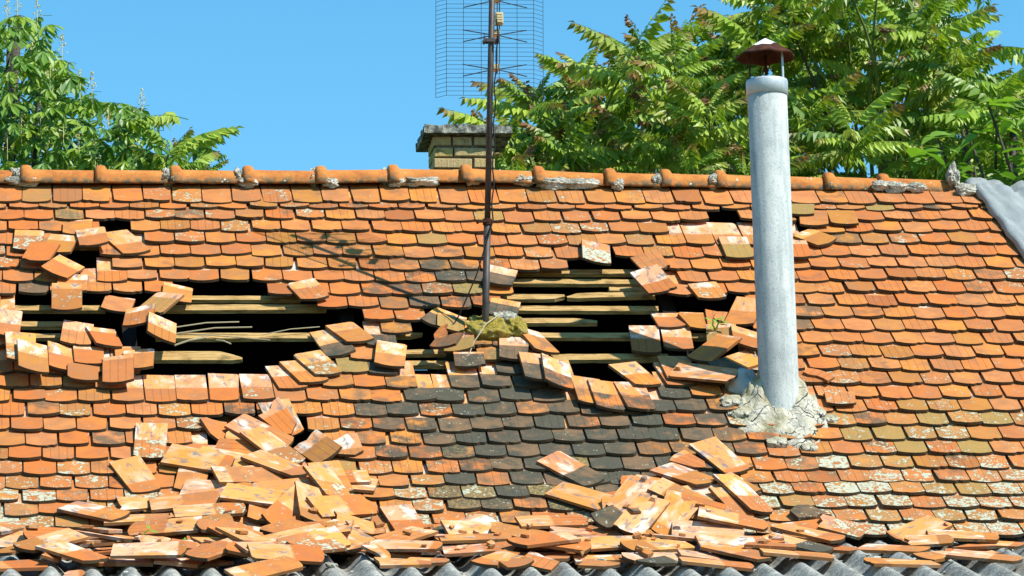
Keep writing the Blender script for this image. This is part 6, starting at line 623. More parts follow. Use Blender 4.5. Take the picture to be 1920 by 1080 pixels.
SHARDS = [(-0.435,3.104,0.286,6.118,0.04,0.19,0.027),(-1.17,2.913,0.231,0.382,-0.221,0.104,0.041),(-0.044,3.468,0.397,0.008,0.026,-0.279,0.021),(0.359,3.227,0.328,1.483,0.081,0.021,0.018),(0.526,3.135,0.29,2.508,-0.224,0.749,0.022),(0.898,3.414,0.421,4.297,0.046,0.364,0.034),(-2.554,3.314,0.334,2.389,0,0.637,0.043),(0.69,2.736,0.23,5.08,-0.116,0.165,0.04),(-1.817,2.765,0.233,1.179,0.009,0.271,0.027),(1.022,3.086,0.26,5.205,-0.063,0.271,0.023),(-2.532,3.238,0.34,5.428,0.102,-0.346,0.017),(-0.735,3.097,0.276,3.731,0.165,0.396,0.036),(0.242,3.485,0.433,2.195,-0.195,0.324,0.035),(-0.235,2.87,0.198,4.439,0.214,0.139,0.022),(0.291,3.159,0.304,5.232,0.268,0.366,0.03),(0.291,2.735,0.225,1.642,0.242,0.207,0.022),(-1.974,3.379,0.404,3.067,0.115,0.22,0.037),(-0.173,3.055,0.253,2.293,0.084,0.378,0.017),(-0.846,3.356,0.38,5.787,0.084,0.451,0.027),(-0.765,2.869,0.185,3.184,0.284,0.421,0.04),(-0.574,2.811,0.169,2.629,-0.31,0.498,0.017),(2.015,2.804,0.136,0.392,-0.428,-0.111,0.016),(-0.089,3.174,0.308,5.031,-0.098,0.202,0.043),(0.725,2.803,0.235,1.563,-0.155,0.133,0.017),(-2.195,3.297,0.389,4.951,0.051,0.471,0.017),(0.307,3.032,0.238,3.562,0.45,-0.159,0.024),(-1.933,3.326,0.394,4.918,-0.213,0.55,0.041),(-0.655,2.942,0.228,4.926,-0.194,-0.116,0.021),(-0.529,2.945,0.204,0.991,-0.384,0.128,0.022),(0.438,2.943,0.169,3.67,-0.24,-0.108,0.026),(-2.272,2.965,0.23,4.613,0.018,-0.359,0.018),(-1.373,2.789,0.247,3.076,-0.037,-0.209,0.024),(-1.21,3.029,0.318,1.882,-0.294,0.138,0.024),(-0.612,3.03,0.254,0.796,-0.228,0.714,0.04),(1.004,3.289,0.362,1.188,-0.001,0.231,0.038),(-1.176,2.896,0.23,2.845,-0.09,0.229,0.04),(0.325,2.812,0.243,2.662,-0.176,0.191,0.04),(-0.659,3.325,0.347,6.006,0.164,0.185,0.042),(-2.297,3.251,0.374,1.38,0.146,0.368,0.023),(-0.498,3.355,0.368,1.467,0.118,0.426,0.02),(-2.07,2.907,0.259,2.781,0.285,0.15,0.021),(0.01,3.254,0.341,0.555,-0.177,0.349,0.017),(-2.83,2.899,0.223,5.305,-0.035,0.7,0.038),(-2.106,2.76,0.197,2.129,0.303,-0.149,0.027),(1.185,3.021,0.24,4.467,-0.022,0.457,0.029),(-0.494,3.296,0.35,4.253,0.112,0.105,0.029),(1.341,3.393,0.257,4.226,-0.127,0.505,0.015),(-1.549,3.495,0.487,4.328,-0.306,0.34,0.032),(-0.898,3.007,0.237,3.071,-0.113,0.352,0.034),(0.473,3.337,0.349,3.436,-0.005,-0.628,0.018),(0.362,3.176,0.327,5.091,-0.133,-0.629,0.016),(-0.04,3.18,0.307,5.047,-0.025,0.427,0.019),(0.072,2.946,0.211,2.874,-0.298,0.354,0.027),(1.014,3.139,0.276,5.929,-0.052,0.456,0.035),(-2.548,3.015,0.296,2.123,-0.109,0.538,0.043),(-1.777,3.279,0.422,5.248,-0.114,0.445,0.041),(-0.033,3.494,0.383,5.597,-0.23,0.068,0.016),(-0.327,3.337,0.421,1.828,-0.071,0.318,0.025),(-2.962,3.049,0.156,2.864,0.372,0.478,0.016),(-1.032,2.87,0.211,5.637,0.071,0.128,0.039)]

# ------------------------------------------------------------------ roof frame: u along the ridge, v down the slope, n out of the roof
PITCH = math.radians(40.214)
XU = Vector((1, 0, 0)); SV = Vector((0, -math.cos(PITCH), -math.sin(PITCH))); NN = Vector((0, -math.sin(PITCH), math.cos(PITCH)))
A0 = Vector((3.0843, 23.7181, 6.4809)) - NN * .055
def RW(u, v, n=0.): return A0 + XU * u + SV * v + NN * n
MROOF = Matrix(((XU.x, -SV.x, NN.x, A0.x), (XU.y, -SV.y, NN.y, A0.y), (XU.z, -SV.z, NN.z, A0.z), (0, 0, 0, 1)))   # local (u, -v, n)
TILE_L, TILE_W, TILE_T, RAISE = .38, .175, .0165, .044
V_EAVE = 2.92
def flare(v): return max(0., v - 2.25) * .07
def tile_pose(u, v, n, rot, tx, ty):
    """matrix of a tile centred on (u, v) whose underside follows n + tx*du + ty*dv"""
    z = Vector((-tx, -ty, 1)).normalized()
    y = Vector((math.sin(rot), -math.cos(rot), 0)); y = (y - z * y.dot(z)).normalized()
    x = z.cross(y)
    w = lambda a: XU * a.x + SV * a.y + NN * a.z
    X, Y, Z, P = w(x), w(y), w(z), RW(u, v, n)
    return Matrix(((X.x, Y.x, Z.x, P.x), (X.y, Y.y, Z.y, P.y), (X.z, Y.z, Z.z, P.z), (0, 0, 0, 1)))

# ------------------------------------------------------------------ tile shapes
def tile_geo(l, seed, kind='whole', nib=False):
    R = random.Random(seed); w = TILE_W; h = w / 2; sag = .022 + R.uniform(-.003, .004)
    pts = []
    if kind == 'whole':
        for k in range(9):
            x = -h + w * k / 8; pts.append((x, -l / 2 + sag * (2 * x / w) ** 2 + R.uniform(-.0012, .0012)))
        hd = R.uniform(-.004, .004)
        if seed % 3 == 0:
            c_ = R.randrange(0, 9); pts[c_] = (pts[c_][0] * .97, pts[c_][1] + R.uniform(.005, .013))
        if seed % 4 == 1: pts[8] = (pts[8][0] - R.uniform(.006, .016), pts[8][1] + R.uniform(.0, .012))
        if R.random() < .3: pts += [(h, l / 2 - .012), (h - .014, l / 2 + hd), (-h, l / 2)]
        elif R.random() < .3: pts += [(h, l / 2), (-h + .02, l / 2 + hd), (-h, l / 2 - .018)]
        else: pts += [(h, l / 2 + hd), (-h, l / 2)]
    else:                                   # broken piece: a tail part with a jagged break
        tail = R.random() < .6
        if tail:
            for k in range(7):
                x = -h + w * k / 6; pts.append((x, -l / 2 + sag * (2 * x / w) ** 2))
        else:
            pts += [(-h * R.uniform(.4, 1), -l / 2 + R.uniform(0, .05)), (R.uniform(-.03, .03), -l / 2), (h * R.uniform(.5, 1), -l / 2 + R.uniform(0, .06))]
        m = 5; sl = R.uniform(-.35, .35)
        for k in range(m):
            x = h - w * k / (m - 1); pts.append((x, l / 2 - .03 + sl * x + R.uniform(-.018, .018)))
    n = len(pts)
    tw = R.uniform(-.004, .004); bow = R.uniform(-.003, .003)
    zf = lambda x, y: tw * (x / h) * (y / (l / 2)) 
    v = [(x, y, zf(x, y)) for x, y in pts] + [(x * .988, y * .994, TILE_T + zf(x, y)) for x, y in pts]
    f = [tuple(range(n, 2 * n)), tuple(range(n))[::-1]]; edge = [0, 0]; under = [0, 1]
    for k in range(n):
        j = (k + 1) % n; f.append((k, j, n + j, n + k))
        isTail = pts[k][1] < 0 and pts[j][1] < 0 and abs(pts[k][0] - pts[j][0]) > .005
        edge.append(1. if isTail else .6); under.append(0)  # side faces darkened too, painting shade into the joints
    if nib:
        b = len(v); x0, x1, y0, y1 = -.018, .016, l / 2 - .05, l / 2 - .012
        v += [(x0, y0, .001), (x1, y0, .001), (x1, y1, .001), (x0, y1, .001), (x0 + .004, y0 + .012, -.02), (x1 - .004, y0 + .012, -.02), (x1 - .004, y1 - .002, -.02), (x0 + .004, y1 - .002, -.02)]
        f += [(b, b + 1, b + 5, b + 4), (b + 1, b + 2, b + 6, b + 5), (b + 2, b + 3, b + 7, b + 6), (b + 3, b, b + 4, b + 7), (b + 4, b + 5, b + 6, b + 7)]
        edge += [.1] * 5; under += [1] * 5
    tc = [(x, y + l / 2, z) for x, y, z in v]
    return v, f, tc, edge, under
def tile_mesh(name, g):
    me = mesh_data(name, g[0], g[1], M_TILE)
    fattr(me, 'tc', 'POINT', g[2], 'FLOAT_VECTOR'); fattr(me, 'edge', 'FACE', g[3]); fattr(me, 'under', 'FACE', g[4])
    return me
G_FULL = [tile_geo(TILE_L, 100 + k) for k in range(16)]; ME_FULL = [tile_mesh('tile', g) for g in G_FULL]
G_TOP = [tile_geo(.325, 200 + k) for k in range(5)]; ME_TOP = [tile_mesh('top_tile', g) for g in G_TOP]
G_EAVE = [tile_geo(TILE_L, 300 + k) for k in range(4)]
ME_NIB = [tile_mesh('nib_tile', tile_geo(TILE_L, 400 + k, nib=True)) for k in range(5)]

def gauss(u, v, u0, v0, a, b): return math.exp(-((u - u0) / a) ** 2 - ((v - v0) / b) ** 2)
def tile_look(u, v, R):
    s = 1.3 * math.exp(-abs((u - .18) / .85) ** 3 - abs((v - 1.92) / .88) ** 3) + .75 * gauss(u, v, -.32, .05, .34, .42) + .85 * gauss(u, v, -.35, .85, .6, .5) + .5 * gauss(u, v, -.75, 1.5, .4, .5) + .22 * gauss(u, v, 1.1, 2.2, .7, .5)
    s = max(0., min(1., s * (.34 + .95 * R.random())))
    if s < .22: s = 0. if R.random() < .9 else R.uniform(.2, .4)
    gz = mnoise.noise(Vector((u * .9, v * .9, 4.))) + .5 * mnoise.noise(Vector((u * 2.2, v * 2.2, 9.)))
    if gz > .1: s = min(1., s + gz * .45 * R.random())
    li = .34 * R.random() ** 3 + max(0., -gz) * .35
    if R.random() < .035: li = R.uniform(.4, .75)
    li += max(0, v - 1.85) * .45 * (.3 + .9 * R.random())
    li += .5 * gauss(u, v, 2.1, 1.95, .85, .55) * R.random() ** .5
    if v > 2.3 and R.random() < .32 + .25 * (v > 2.6): li = max(li, R.uniform(.5, 1.1))
    li *= (1 - .55 * s)
    mo = 0.
    if v > 1.85 and R.random() < .12 + .25 * min(1, v - 1.85): mo = R.uniform(.3, .6)
    if R.random() < .03 + .22 * gauss(u, v, 2.1, 1.95, .9, .55): mo = R.uniform(.5, .85)
    if R.random() < .14: mo = max(mo, R.uniform(.12, .32))
    gr = .9 if R.random() < (.3 + .3 * gauss(u, v, .8, 1., 1.4, 1.)) else 0.
    return dict(tone=R.random(), soot=s, lichen=min(li, 1.1), moss=mo, groove=gr, line=R.uniform(.165, .185), pale=R.random() * .6, amber=(R.uniform(.5, 1) if R.random() < .18 else 0.))
KEYS = ('tone', 'soot', 'lichen', 'moss', 'groove', 'line', 'pale', 'amber')

# ------------------------------------------------------------------ ground and the house
ground = MB(); GS = 24
for i in range(GS):
    for j in range(GS):
        x0, x1 = -1200 + 2400 * i / GS, -1200 + 2400 * (i + 1) / GS; y0, y1 = -600 + 2400 * j / GS, -600 + 2400 * (j + 1) / GS
        ground.add([(x0, y0, 0), (x1, y0, 0), (x1, y1, 0), (x0, y1, 0)], [(0, 1, 2, 3)])
g = ground.build('ground', M_GRASS); g['kind'] = 'structure'

UL, UR = -4.35, 3.30
RIDGE_Y, RIDGE_Z = 24.787, 7.3848
house = empty('house', T(A0.x, 24.8, 0))
tag(house, 'old house with storm damaged orange clay tile roof showing open black holes', 'house')
# walls
xl, xr = A0.x + UL + .25, A0.x + UR - .12
YF, YB = 21.75, 27.95
w = MB(); w.box(xl, xr, YF, YF + .3, 0, 4.55); w.build('front_wall', M_WALL, house, Matrix.Identity(4))
w = MB(); w.box(xl, xr, YB - .3, YB, 0, 4.45); w.build('back_wall', M_WALL, house, Matrix.Identity(4))
for x0, x1 in ((xl - .002, xl + .25), (xr - .25, xr + .002)):
    w = MB()
    pr = [(YF + .302, 0), (YB - .302, 0), (YB - .302, 4.4), (RIDGE_Y, 7.12), (YF + .302, 4.5)]
    w.add([(x0, y, z) for y, z in pr] + [(x1, y, z) for y, z in pr], [(0, 1, 2, 3, 4), (9, 8, 7, 6, 5)] + [(k, 5 + k, 5 + (k + 1) % 5, (k + 1) % 5) for k in range(5)])
    w.build('gable_wall', M_WALL, house, Matrix.Identity(4))
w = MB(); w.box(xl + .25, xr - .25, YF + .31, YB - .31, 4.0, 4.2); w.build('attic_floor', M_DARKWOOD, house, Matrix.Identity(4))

# roof: front rafters in one mesh carry everything; the rear slope is a boarded deck with one gap
BS = Vector((0, math.cos(PITCH), -math.sin(PITCH))); BN = Vector((0, math.sin(PITCH), math.cos(PITCH)))
ROOF = MB()
for u in (-4.0, -3.05, -2.25, -.98, -.06, .93, 1.9, 2.9):
    ROOF.box(u - .04, u + .04, -2.95, 1.36, -.17, -.042)
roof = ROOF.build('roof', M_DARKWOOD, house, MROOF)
MBACK = Matrix(((1, BS.x, BN.x, A0.x), (0, BS.y, BN.y, RIDGE_Y + .02), (0, BS.z, BN.z, RIDGE_Z - .045), (0, 0, 0, 1)))
gap = (-.425, -.275, 1.20, 1.52)
d = MB()
for u0, u1, w0, w1 in ((UL, gap[0], -.02, 4.2), (gap[1], UR, -.02, 4.2), (gap[0], gap[1], -.02, 1.255), (gap[0], gap[1], 1.298, 1.405), (gap[0], gap[1], 1.440, 4.2)):
    d.box(u0, u1, w0, w1, -.06, -.02)
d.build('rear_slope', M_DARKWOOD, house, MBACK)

def batten(u0, u1, v, hh=.040, tilt=0., broken=0, seed=0, n0=-.030, name='batten', skew=0.):
    R = random.Random(seed); L = u1 - u0; K = max(4, int(L / .06)); w = MB(); ring = []
    for k in range(K + 1):
        u = u0 + L * k / K; f = 1.
        e0 = (broken & 1) and k / K < .16; e1 = (broken & 2) and k / K > .80
        if e0: f = .25 + .75 * (k / K) / .16
        if e1: f = .25 + .75 * (1 - k / K) / .20
        if (broken & 1) and k == 0: u -= .0
        j = lambda s: R.uniform(-s, s)
        c = -v + skew * (u - u0) + ((1 - f) * hh * .55 if (e0 or e1) else 0) * (1 if seed % 2 else -1); hv = hh * .72 * (f if not (e0 or e1) else f + R.uniform(-.1, .2)); hn = .012
        ring.append([(u + j(.004), c - hv + j(.0015), n0 - hn + tilt * (u - u0)), (u + j(.004), c + hv + j(.0015), n0 - hn + tilt * (u - u0)), (u + j(.004), c + hv + j(.002), n0 + hn + tilt * (u - u0)), (u + j(.004), c - hv + j(.002), n0 + hn + tilt * (u - u0))])
    vs_ = [p for r in ring for p in r]
    fs = [(0, 3, 2, 1), tuple(K * 4 + i for i in range(4))]
    for k in range(K):
        for i in range(4): fs.append((k * 4 + i, k * 4 + (i + 1) % 4, k * 4 + 4 + (i + 1) % 4, k * 4 + 4 + i))
    w.add(vs_, fs)
    uc = (u0 + u1) / 2
    w.v = [(x - uc, y + v, z) for x, y, z in w.v]
    return w.build(name, M_WOOD, roof, MROOF @ T(uc, -v, 0))
BT = [(-1.98, -1.24, .1013, .034, 0, 0), (-3.02, -2.38, .2194, .042, 0, 0), (-2.05, -1.10, .2227, .046, 0, 0), (-3.02, -2.55, .4084, .040, 0, 0), (-2.95, -2.55, .5522, .036, 0, 0),
      (-2.10, -1.15, .5563, .044, 0, 0), (-2.24, -1.62, .7837, .070, 0, 2), (-.05, .80, -.2151, .036, 0, 0), (-.05, .84, -.0959, .040, 0, 0), (-.08, .325, .094, .042, 0, 2),
      (.335, .86, .085, .042, .03, 1), (-.10, .86, .2363, .040, 0, 0), (-.12, .475, .3835, .040, 0, 2), (.95, 1.15, .3882, .042, 0, 0), (.10, .70, .5618, .040, 0, 0),
      (.92, 1.15, .5662, .042, 0, 0), (.15, .84, .8178, .046, 0, 0), (1.22, 1.62, -.7869, .038, 0, 0), (1.12, 1.50, -.6413, .038, 0, 0), (-.86, -.56, .5443, .034, 0, 2),
      (-.80, -.45, .7563, .036, 0, 0), (-.80, -.45, .8791, .040, 0, 0), (-2.7, -2.3, -.55, .036, 0, 0), (-1.95, -1.55, 1.50, .036, 0, 0), (1.75, 2.15, -.72, .038, 0, 0), (.60, .90, .0, .03, .0, 2)]
for i, (u0, u1, v, hh, tl, br) in enumerate(BT):
    batten(u0, u1, v - .122, hh, tl, br, 50 + i, -.030 + (i % 3) * .001, skew=rnd.uniform(-.012, .012))
# splinters and dry stalks in the left hole
for i, (a, b, r) in enumerate([((-2.0, .47, .0), (-1.62, .44, .02), .004), ((-2.0, .50, -.02), (-1.45, .62, .0), .003), ((-1.98, .52, -.01), (-1.55, .52, .03), .004), ((-2.0, .66, -.01), (-1.82, .62, .02), .006), ((-1.76, .60, -.01), (-1.68, .68, .01), .004), ((-1.5, .56, .0), (-1.16, .50, .02), .0028)]):
    w = MB(); pa, pb = Vector(a) - Vector((0, .1, 0)), Vector(b) - Vector((0, .1, 0)); pm = (pa + pb) / 2 + Vector((0, rnd.uniform(-.015, .015), .01))
    w.tube([(p.x, -p.y, p.z) for p in (pa, pm, pb)], r, 5); w.build('splinter', M_STRAW, roof, MROOF)

# regular courses: the largest ones singly, the rest as one mass
jv, jf, jtc, je, ju = [], [], [], [], []; jp = {k: [] for k in KEYS}; nb = 0
R = random.Random(21)
for (r, u, v, rot, dz, big) in GRID:
    look = tile_look(u, v, R)
    Ls = (.325 if r == 1 else TILE_L); ty = (RAISE + dz) / TILE_L + (.07 if v > 2.25 else 0)
    nc = flare(v) + RAISE / 2 + (.012 if r == 1 else 0) + max(0, dz) * .5
    m = tile_pose(u, v - Ls / 2, nc, rot, R.uniform(-.012, .012), ty)
    k = R.randrange(16)
    if r == 1 or big < 2: look['line'] = .6
    big &= 1
    if v > 2.3:
        look['lichen'] = max(look['lichen'], .2)
    if big:
        o = add('roof_tile', (ME_TOP[k % 5] if r == 1 else ME_FULL[k]), m, roof)
        for q in KEYS: o[q] = look[q]
    else:
        G = (G_TOP[k % 5] if r == 1 else G_FULL[k])
        jv += [tuple(m @ Vector(p)) for p in G[0]]; jf += [tuple(i + nb for i in f) for f in G[1]]; nb += len(G[0])
        jtc += G[2]; je += G[3]; ju += G[4]
        for q in KEYS: jp[q] += [look[q]] * len(G[1])
iv = MROOF.inverted()
me = mesh_data('tile_courses', [tuple(iv @ Vector(p)) for p in jv], jf, M_TILE)
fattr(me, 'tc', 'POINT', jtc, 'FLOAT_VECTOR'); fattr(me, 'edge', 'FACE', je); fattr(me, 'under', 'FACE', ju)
for q in KEYS: fattr(me, q, 'FACE', jp[q])
o = add('tile_courses', me, MROOF, roof); o['kind'] = 'stuff'

# ridge tiles: tapered half rounds with a raised collar at the left end
RU = [-4.2, -3.75, -3.298, -2.846, -2.394, -1.939, -1.496, -1.050, -.603, -.153, .298, .744, 1.092, 1.4345, 1.764, 2.1225, 2.468, 2.917]
RDZ = [0, 0, 0, 0, 0, 0, 0, 0, .010, .012, .003, -.010, -.015, -.020, -.027, -.033, -.039, -.05]
ridge_z = lambda i: RIDGE_Z - .040 + RDZ[i]
for i in range(len(RU) - 1):
    L = RU[i + 1] - RU[i]; za, zb = ridge_z(i), ridge_z(i + 1); S = random.Random(i + 60)
    prof = [(-.014, .094), (-.008, .114), (.004, .121), (.030, .122), (.046, .118), (.056, .104), (.062, .095), (L * .35, .092), (L * .7, .090), (L + .015, .088)]
    na = 15; vs_, fs, low = [], [], []
    tw = S.uniform(-.02, .02); dy = S.uniform(-.004, .004)
    for layer in (0, 1):
        for (x, rr) in prof:
            for k in range(na):
                t = math.radians(-96 + 192 * k / (na - 1)); q = rr - .014 * layer
                z = za + (zb - za) * x / L; sk = 1.08 if abs(t) > 1.5 else 1.
                vs_.append((x, math.sin(t) * q * sk + dy + tw * x, math.cos(t) * q + z - za)); low.append(abs(t) / 1.68)
    m_ = len(prof); off = m_ * na
    for a in range(m_ - 1):
        for k in range(na - 1):
            fs.append((a * na + k, a * na + k + 1, (a + 1) * na + k + 1, (a + 1) * na + k))
            fs.append((off + a * na + k, off + (a + 1) * na + k, off + (a + 1) * na + k + 1, off + a * na + k + 1))
    for a in range(m_ - 1):
        for k in (0, na - 1): fs.append((a * na + k, (a + 1) * na + k, off + (a + 1) * na + k, off + a * na + k))
    for k in range(na - 1):
        fs.append((k, off + k, off + k + 1, k + 1)); b_ = (m_ - 1) * na; fs.append((b_ + k, b_ + k + 1, off + b_ + k + 1, off + b_ + k))
    me = mesh_data('ridge_tile', vs_, fs, M_RIDGE, True); fattr(me, 'low', 'POINT', low)
    add('ridge_tile', me, T(A0.x + RU[i], RIDGE_Y, za), roof)
# lichen covered mortar squeezed out below the ridge
for i, (u, v, ru, rv, rn) in enumerate([(-2.84, -1.325, .10, .035, .03), (-2.88, -1.37, .035, .05, .05), (-1.48, -1.325, .065, .04, .032), (-1.53, -1.37, .03, .05, .05), (-.97, -1.315, .05, .04, .03), (-.56, -1.318, .06, .03, .03), (-.42, -1.322, .11, .026, .03),
        (-.09, -1.335, .05, .02, .03), (.22, -1.345, .06, .04, .04), (.40, -1.305, .10, .030, .035), (.58, -1.300, .11, .028, .03), (.80, -1.29, .04, .035, .03), (1.06, -1.33, .04, .03, .04), (2.45, -1.27, .05, .03, .03), (2.55, -1.255, .07, .035, .03), (2.68, -1.255, .06, .025, .028),
        (2.93, -1.35, .04, .07, .075), (2.99, -1.22, .07, .035, .03), (1.40, -1.33, .03, .04, .04), (-1.08, -1.37, .03, .05, .05), (-.63, -1.38, .025, .05, .05), (-1.97, -1.36, .035, .045, .05), (-2.2, -1.33, .05, .012, .02), (-1.7, -1.33, .09, .012, .02)]):
    vs_, fs = lump(ru * 1.15, rv * 1.25, rn * 1.1, i * 3.7, .4, 4, True)
    add('mortar', mesh_data('mortar', vs_, fs, M_MORTAR), MROOF @ T(u, -v + .008, .078), roof)

# chimney behind the ridge
CH = empty('chimney', T(3.014, 25.5, 5.5)); CH.parent = house; place(CH, T(3.014, 25.5, 5.5), house)
cx0, cx1, cy0, cy1, ct = 2.8235, 3.2045, 25.337, 25.66, 7.795
w = MB(); w.box(cx0 + .018, cx1 - .018, cy0 + .018, cy1 - .018, 5.6, ct + .008); w.build('mortar_core', M_BRICKMORTAR, CH, Matrix.Identity(4))
bh, gp = .058, .013; z = ct - .004; R = random.Random(5)
for c in range(7):
    z1 = z; z0 = z - bh
    cuts = [[0, .115, .25, .381], [0, .125, .381], [0, .245, .381]][c % 3]
    for a, b in zip(cuts[:-1], cuts[1:]):
        j = lambda s: R.uniform(-s, s)
        w = MB(); x0, x1 = cx0 + a + (gp / 2 if a else 0), cx0 + b - (gp / 2 if b < .38 else 0)
        pr = [(x0 + j(.003), z0 + j(.003)), (x1 + j(.003), z0 + j(.003)), (x1 + j(.004), z1 + j(.003)), (x0 + j(.004), z1 + j(.003))]
        f0, ch = cy0 + j(.004), .005
        w.add([(x, f0 + ch, zz) for x, zz in pr] + [(x + (ch if k in (0, 3) else -ch), f0, zz + (ch if k < 2 else -ch)) for k, (x, zz) in enumerate(pr)] + [(x, f0 + .115, zz) for x, zz in pr],
              [(4, 5, 6, 7)] + [(k, (k + 1) % 4, 4 + (k + 1) % 4, 4 + k) for k in range(4)] + [(k, 8 + k, 8 + (k + 1) % 4, (k + 1) % 4) for k in range(4)] + [(11, 10, 9, 8)])
        cc = ((x0 + x1) / 2, f0 + .05, (z0 + z1) / 2); w.v = [(p[0] - cc[0], p[1] - cc[1], p[2] - cc[2]) for p in w.v]
        w.build('brick', M_BRICK, CH, T(*cc))
    for xs in ((cx0, cx0 + .115), (cx1 - .115, cx1)):
        w = MB(); y0 = cy0 + .128; w.box(xs[0] - .001, xs[1] + .001, y0 + .002, cy1 + .001, z0 + .001, z1 - .001)
        cc = (xs[0] + .05, (y0 + cy1) / 2, (z0 + z1) / 2); w.v = [(p[0] - cc[0], p[1] - cc[1], p[2] - cc[2]) for p in w.v]; w.build('brick', M_BRICK, CH, T(*cc))
    z = z0 - gp
# rough concrete slab on top
sx0, sx1, sy0, sy1, sz0, sz1 = 2.760, 3.318, 25.272, 25.80, 7.800, 7.858
NX, NY = 44, 26; vs_, fs = [], []
for lay, zz in ((0, sz0), (1, sz1)):
    for i in range(NX + 1):
        for j in range(NY + 1):
            x = sx0 + (sx1 - sx0) * i / NX; y = sy0 + (sy1 - sy0) * j / NY; p = (x, y, zz)
            bd = i in (0, NX) or j in (0, NY)
            vs_.append((x + (.009 * nz(p, 26) if bd else 0), y + (.009 * nz(p, 24, 4) if bd else 0), zz + (.012 if lay else .004) * nz(p, 19, 8) - (.006 if bd and lay else 0)))
W_ = (NX + 1) * (NY + 1); I = lambda i, j, l: l * W_ + i * (NY + 1) + j
for i in range(NX):
    for j in range(NY):
        fs.append((I(i, j, 1), I(i + 1, j, 1), I(i + 1, j + 1, 1), I(i, j + 1, 1))); fs.append((I(i, j, 0), I(i, j + 1, 0), I(i + 1, j + 1, 0), I(i + 1, j, 0)))
for i in range(NX):
    fs.append((I(i, 0, 0), I(i + 1, 0, 0), I(i + 1, 0, 1), I(i, 0, 1))); fs.append((I(i, NY, 1), I(i + 1, NY, 1), I(i + 1, NY, 0), I(i, NY, 0)))
for j in range(NY):
    fs.append((I(0, j, 1), I(0, j + 1, 1), I(0, j + 1, 0), I(0, j, 0))); fs.append((I(NX, j, 0), I(NX, j + 1, 0), I(NX, j + 1, 1), I(NX, j, 1)))
cc = Vector((3.04, 25.5, 7.83)); add('cap_slab', mesh_data('cap_slab', [Vector(p) - cc for p in vs_], fs, M_SLAB), T(*cc), CH)

# ------------------------------------------------------------------ lean-to with corrugated cement sheets below the eaves
LP = PITCH - math.radians(25.2)
LS = Vector((0, -math.cos(LP), -math.sin(LP))); LN = Vector((0, -math.sin(LP), math.cos(LP))); LO = RW(0, V_EAVE, .06)
MLEAN = Matrix(((1, -LS.x, LN.x, LO.x), (0, -LS.y, LN.y, LO.y), (0, -LS.z, LN.z, LO.z), (0, 0, 0, 1)))
w = MB()
for k in range(8): w.box(-4.2 + k * 1.03, -4.12 + k * 1.03, -2.2, .25, -.17, -.075)
for y in (-2.1, -1.2, -.3): w.box(-4.3, 3.4, y - .03, y + .03, -.0745, -.044)
lean = w.build('lean_to_roof', M_DARKWOOD, house, MLEAN)
wv = .2; s0 = -4.4
for k in range(8):
    a = s0 + k * 1.0 - .01; b = a + 1.09; NXs = 66; NYs = 14; vs_, fs = [], []; lift = .0065 * (k % 2)
    for lay in (0, 1):
        for i in range(NXs + 1):
            for j in range(NYs + 1):
                u = a + (b - a) * i / NXs; y = .30 - 2.6 * j / NYs
                vs_.append((u, y + .004 * nz((u, y, 0), 9), .036 * math.sin(2 * PI * u / wv) + lift - .006 * lay + .002 * nz((u, y, 0), 3, k)))
    W_ = (NXs + 1) * (NYs + 1); I = lambda i, j, l: l * W_ + i * (NYs + 1) + j
    for i in range(NXs):
        for j in range(NYs):
            fs.append((I(i, j, 0), I(i, j + 1, 0), I(i + 1, j + 1, 0), I(i + 1, j, 0))); fs.append((I(i, j, 1), I(i + 1, j, 1), I(i + 1, j + 1, 1), I(i, j + 1, 1)))
    for i in range(NXs):
        fs.append((I(i, NYs, 0), I(i, NYs, 1), I(i + 1, NYs, 1), I(i + 1, NYs, 0)))
    for j in range(NYs):
        fs.append((I(0, j, 0), I(0, j, 1), I(0, j + 1, 1), I(0, j + 1, 0))); fs.append((I(NXs, j, 0), I(NXs, j + 1, 0), I(NXs, j + 1, 1), I(NXs, j, 1)))
    add('corrugated_sheet', mesh_data('corrugated_sheet', vs_, fs, M_ASB, True), MLEAN, lean)
w = MB(); yb = (LO + LS * 2.1).y; w.box(xl, xr, yb, yb + .25, 0, (LO + LS * 2.1).z - .12); w.build('lean_to_wall', M_WALL, house, Matrix.Identity(4))
# crumbs of mortar and tile on the sheets (uncountable)
R = random.Random(77); cv, cf = [], []
for k in range(260):
    u = R.uniform(-3.2, 3.4); y = -R.uniform(.02, .9); s = R.uniform(.005, .017) * (1.8 if R.random() < .12 else 1)
    vs_, fs = lump(s, s * R.uniform(.6, 1.2), s * .6, k, .5, 1)
    b_ = len(cv); zc = .036 * math.sin(2 * PI * u / wv) + s * .35 + .006
    cv += [(p[0] + u, p[1] + y, p[2] + zc) for p in vs_]; cf += [tuple(i + b_ for i in f) for f in fs]
o = add('rubble', mesh_data('rubble', cv, cf, M_MORTAR), MLEAN); o['kind'] = 'stuff'; o['label'] = 'pale crumbs of mortar and tile on the grey corrugated sheets'; o['category'] = 'rubble'

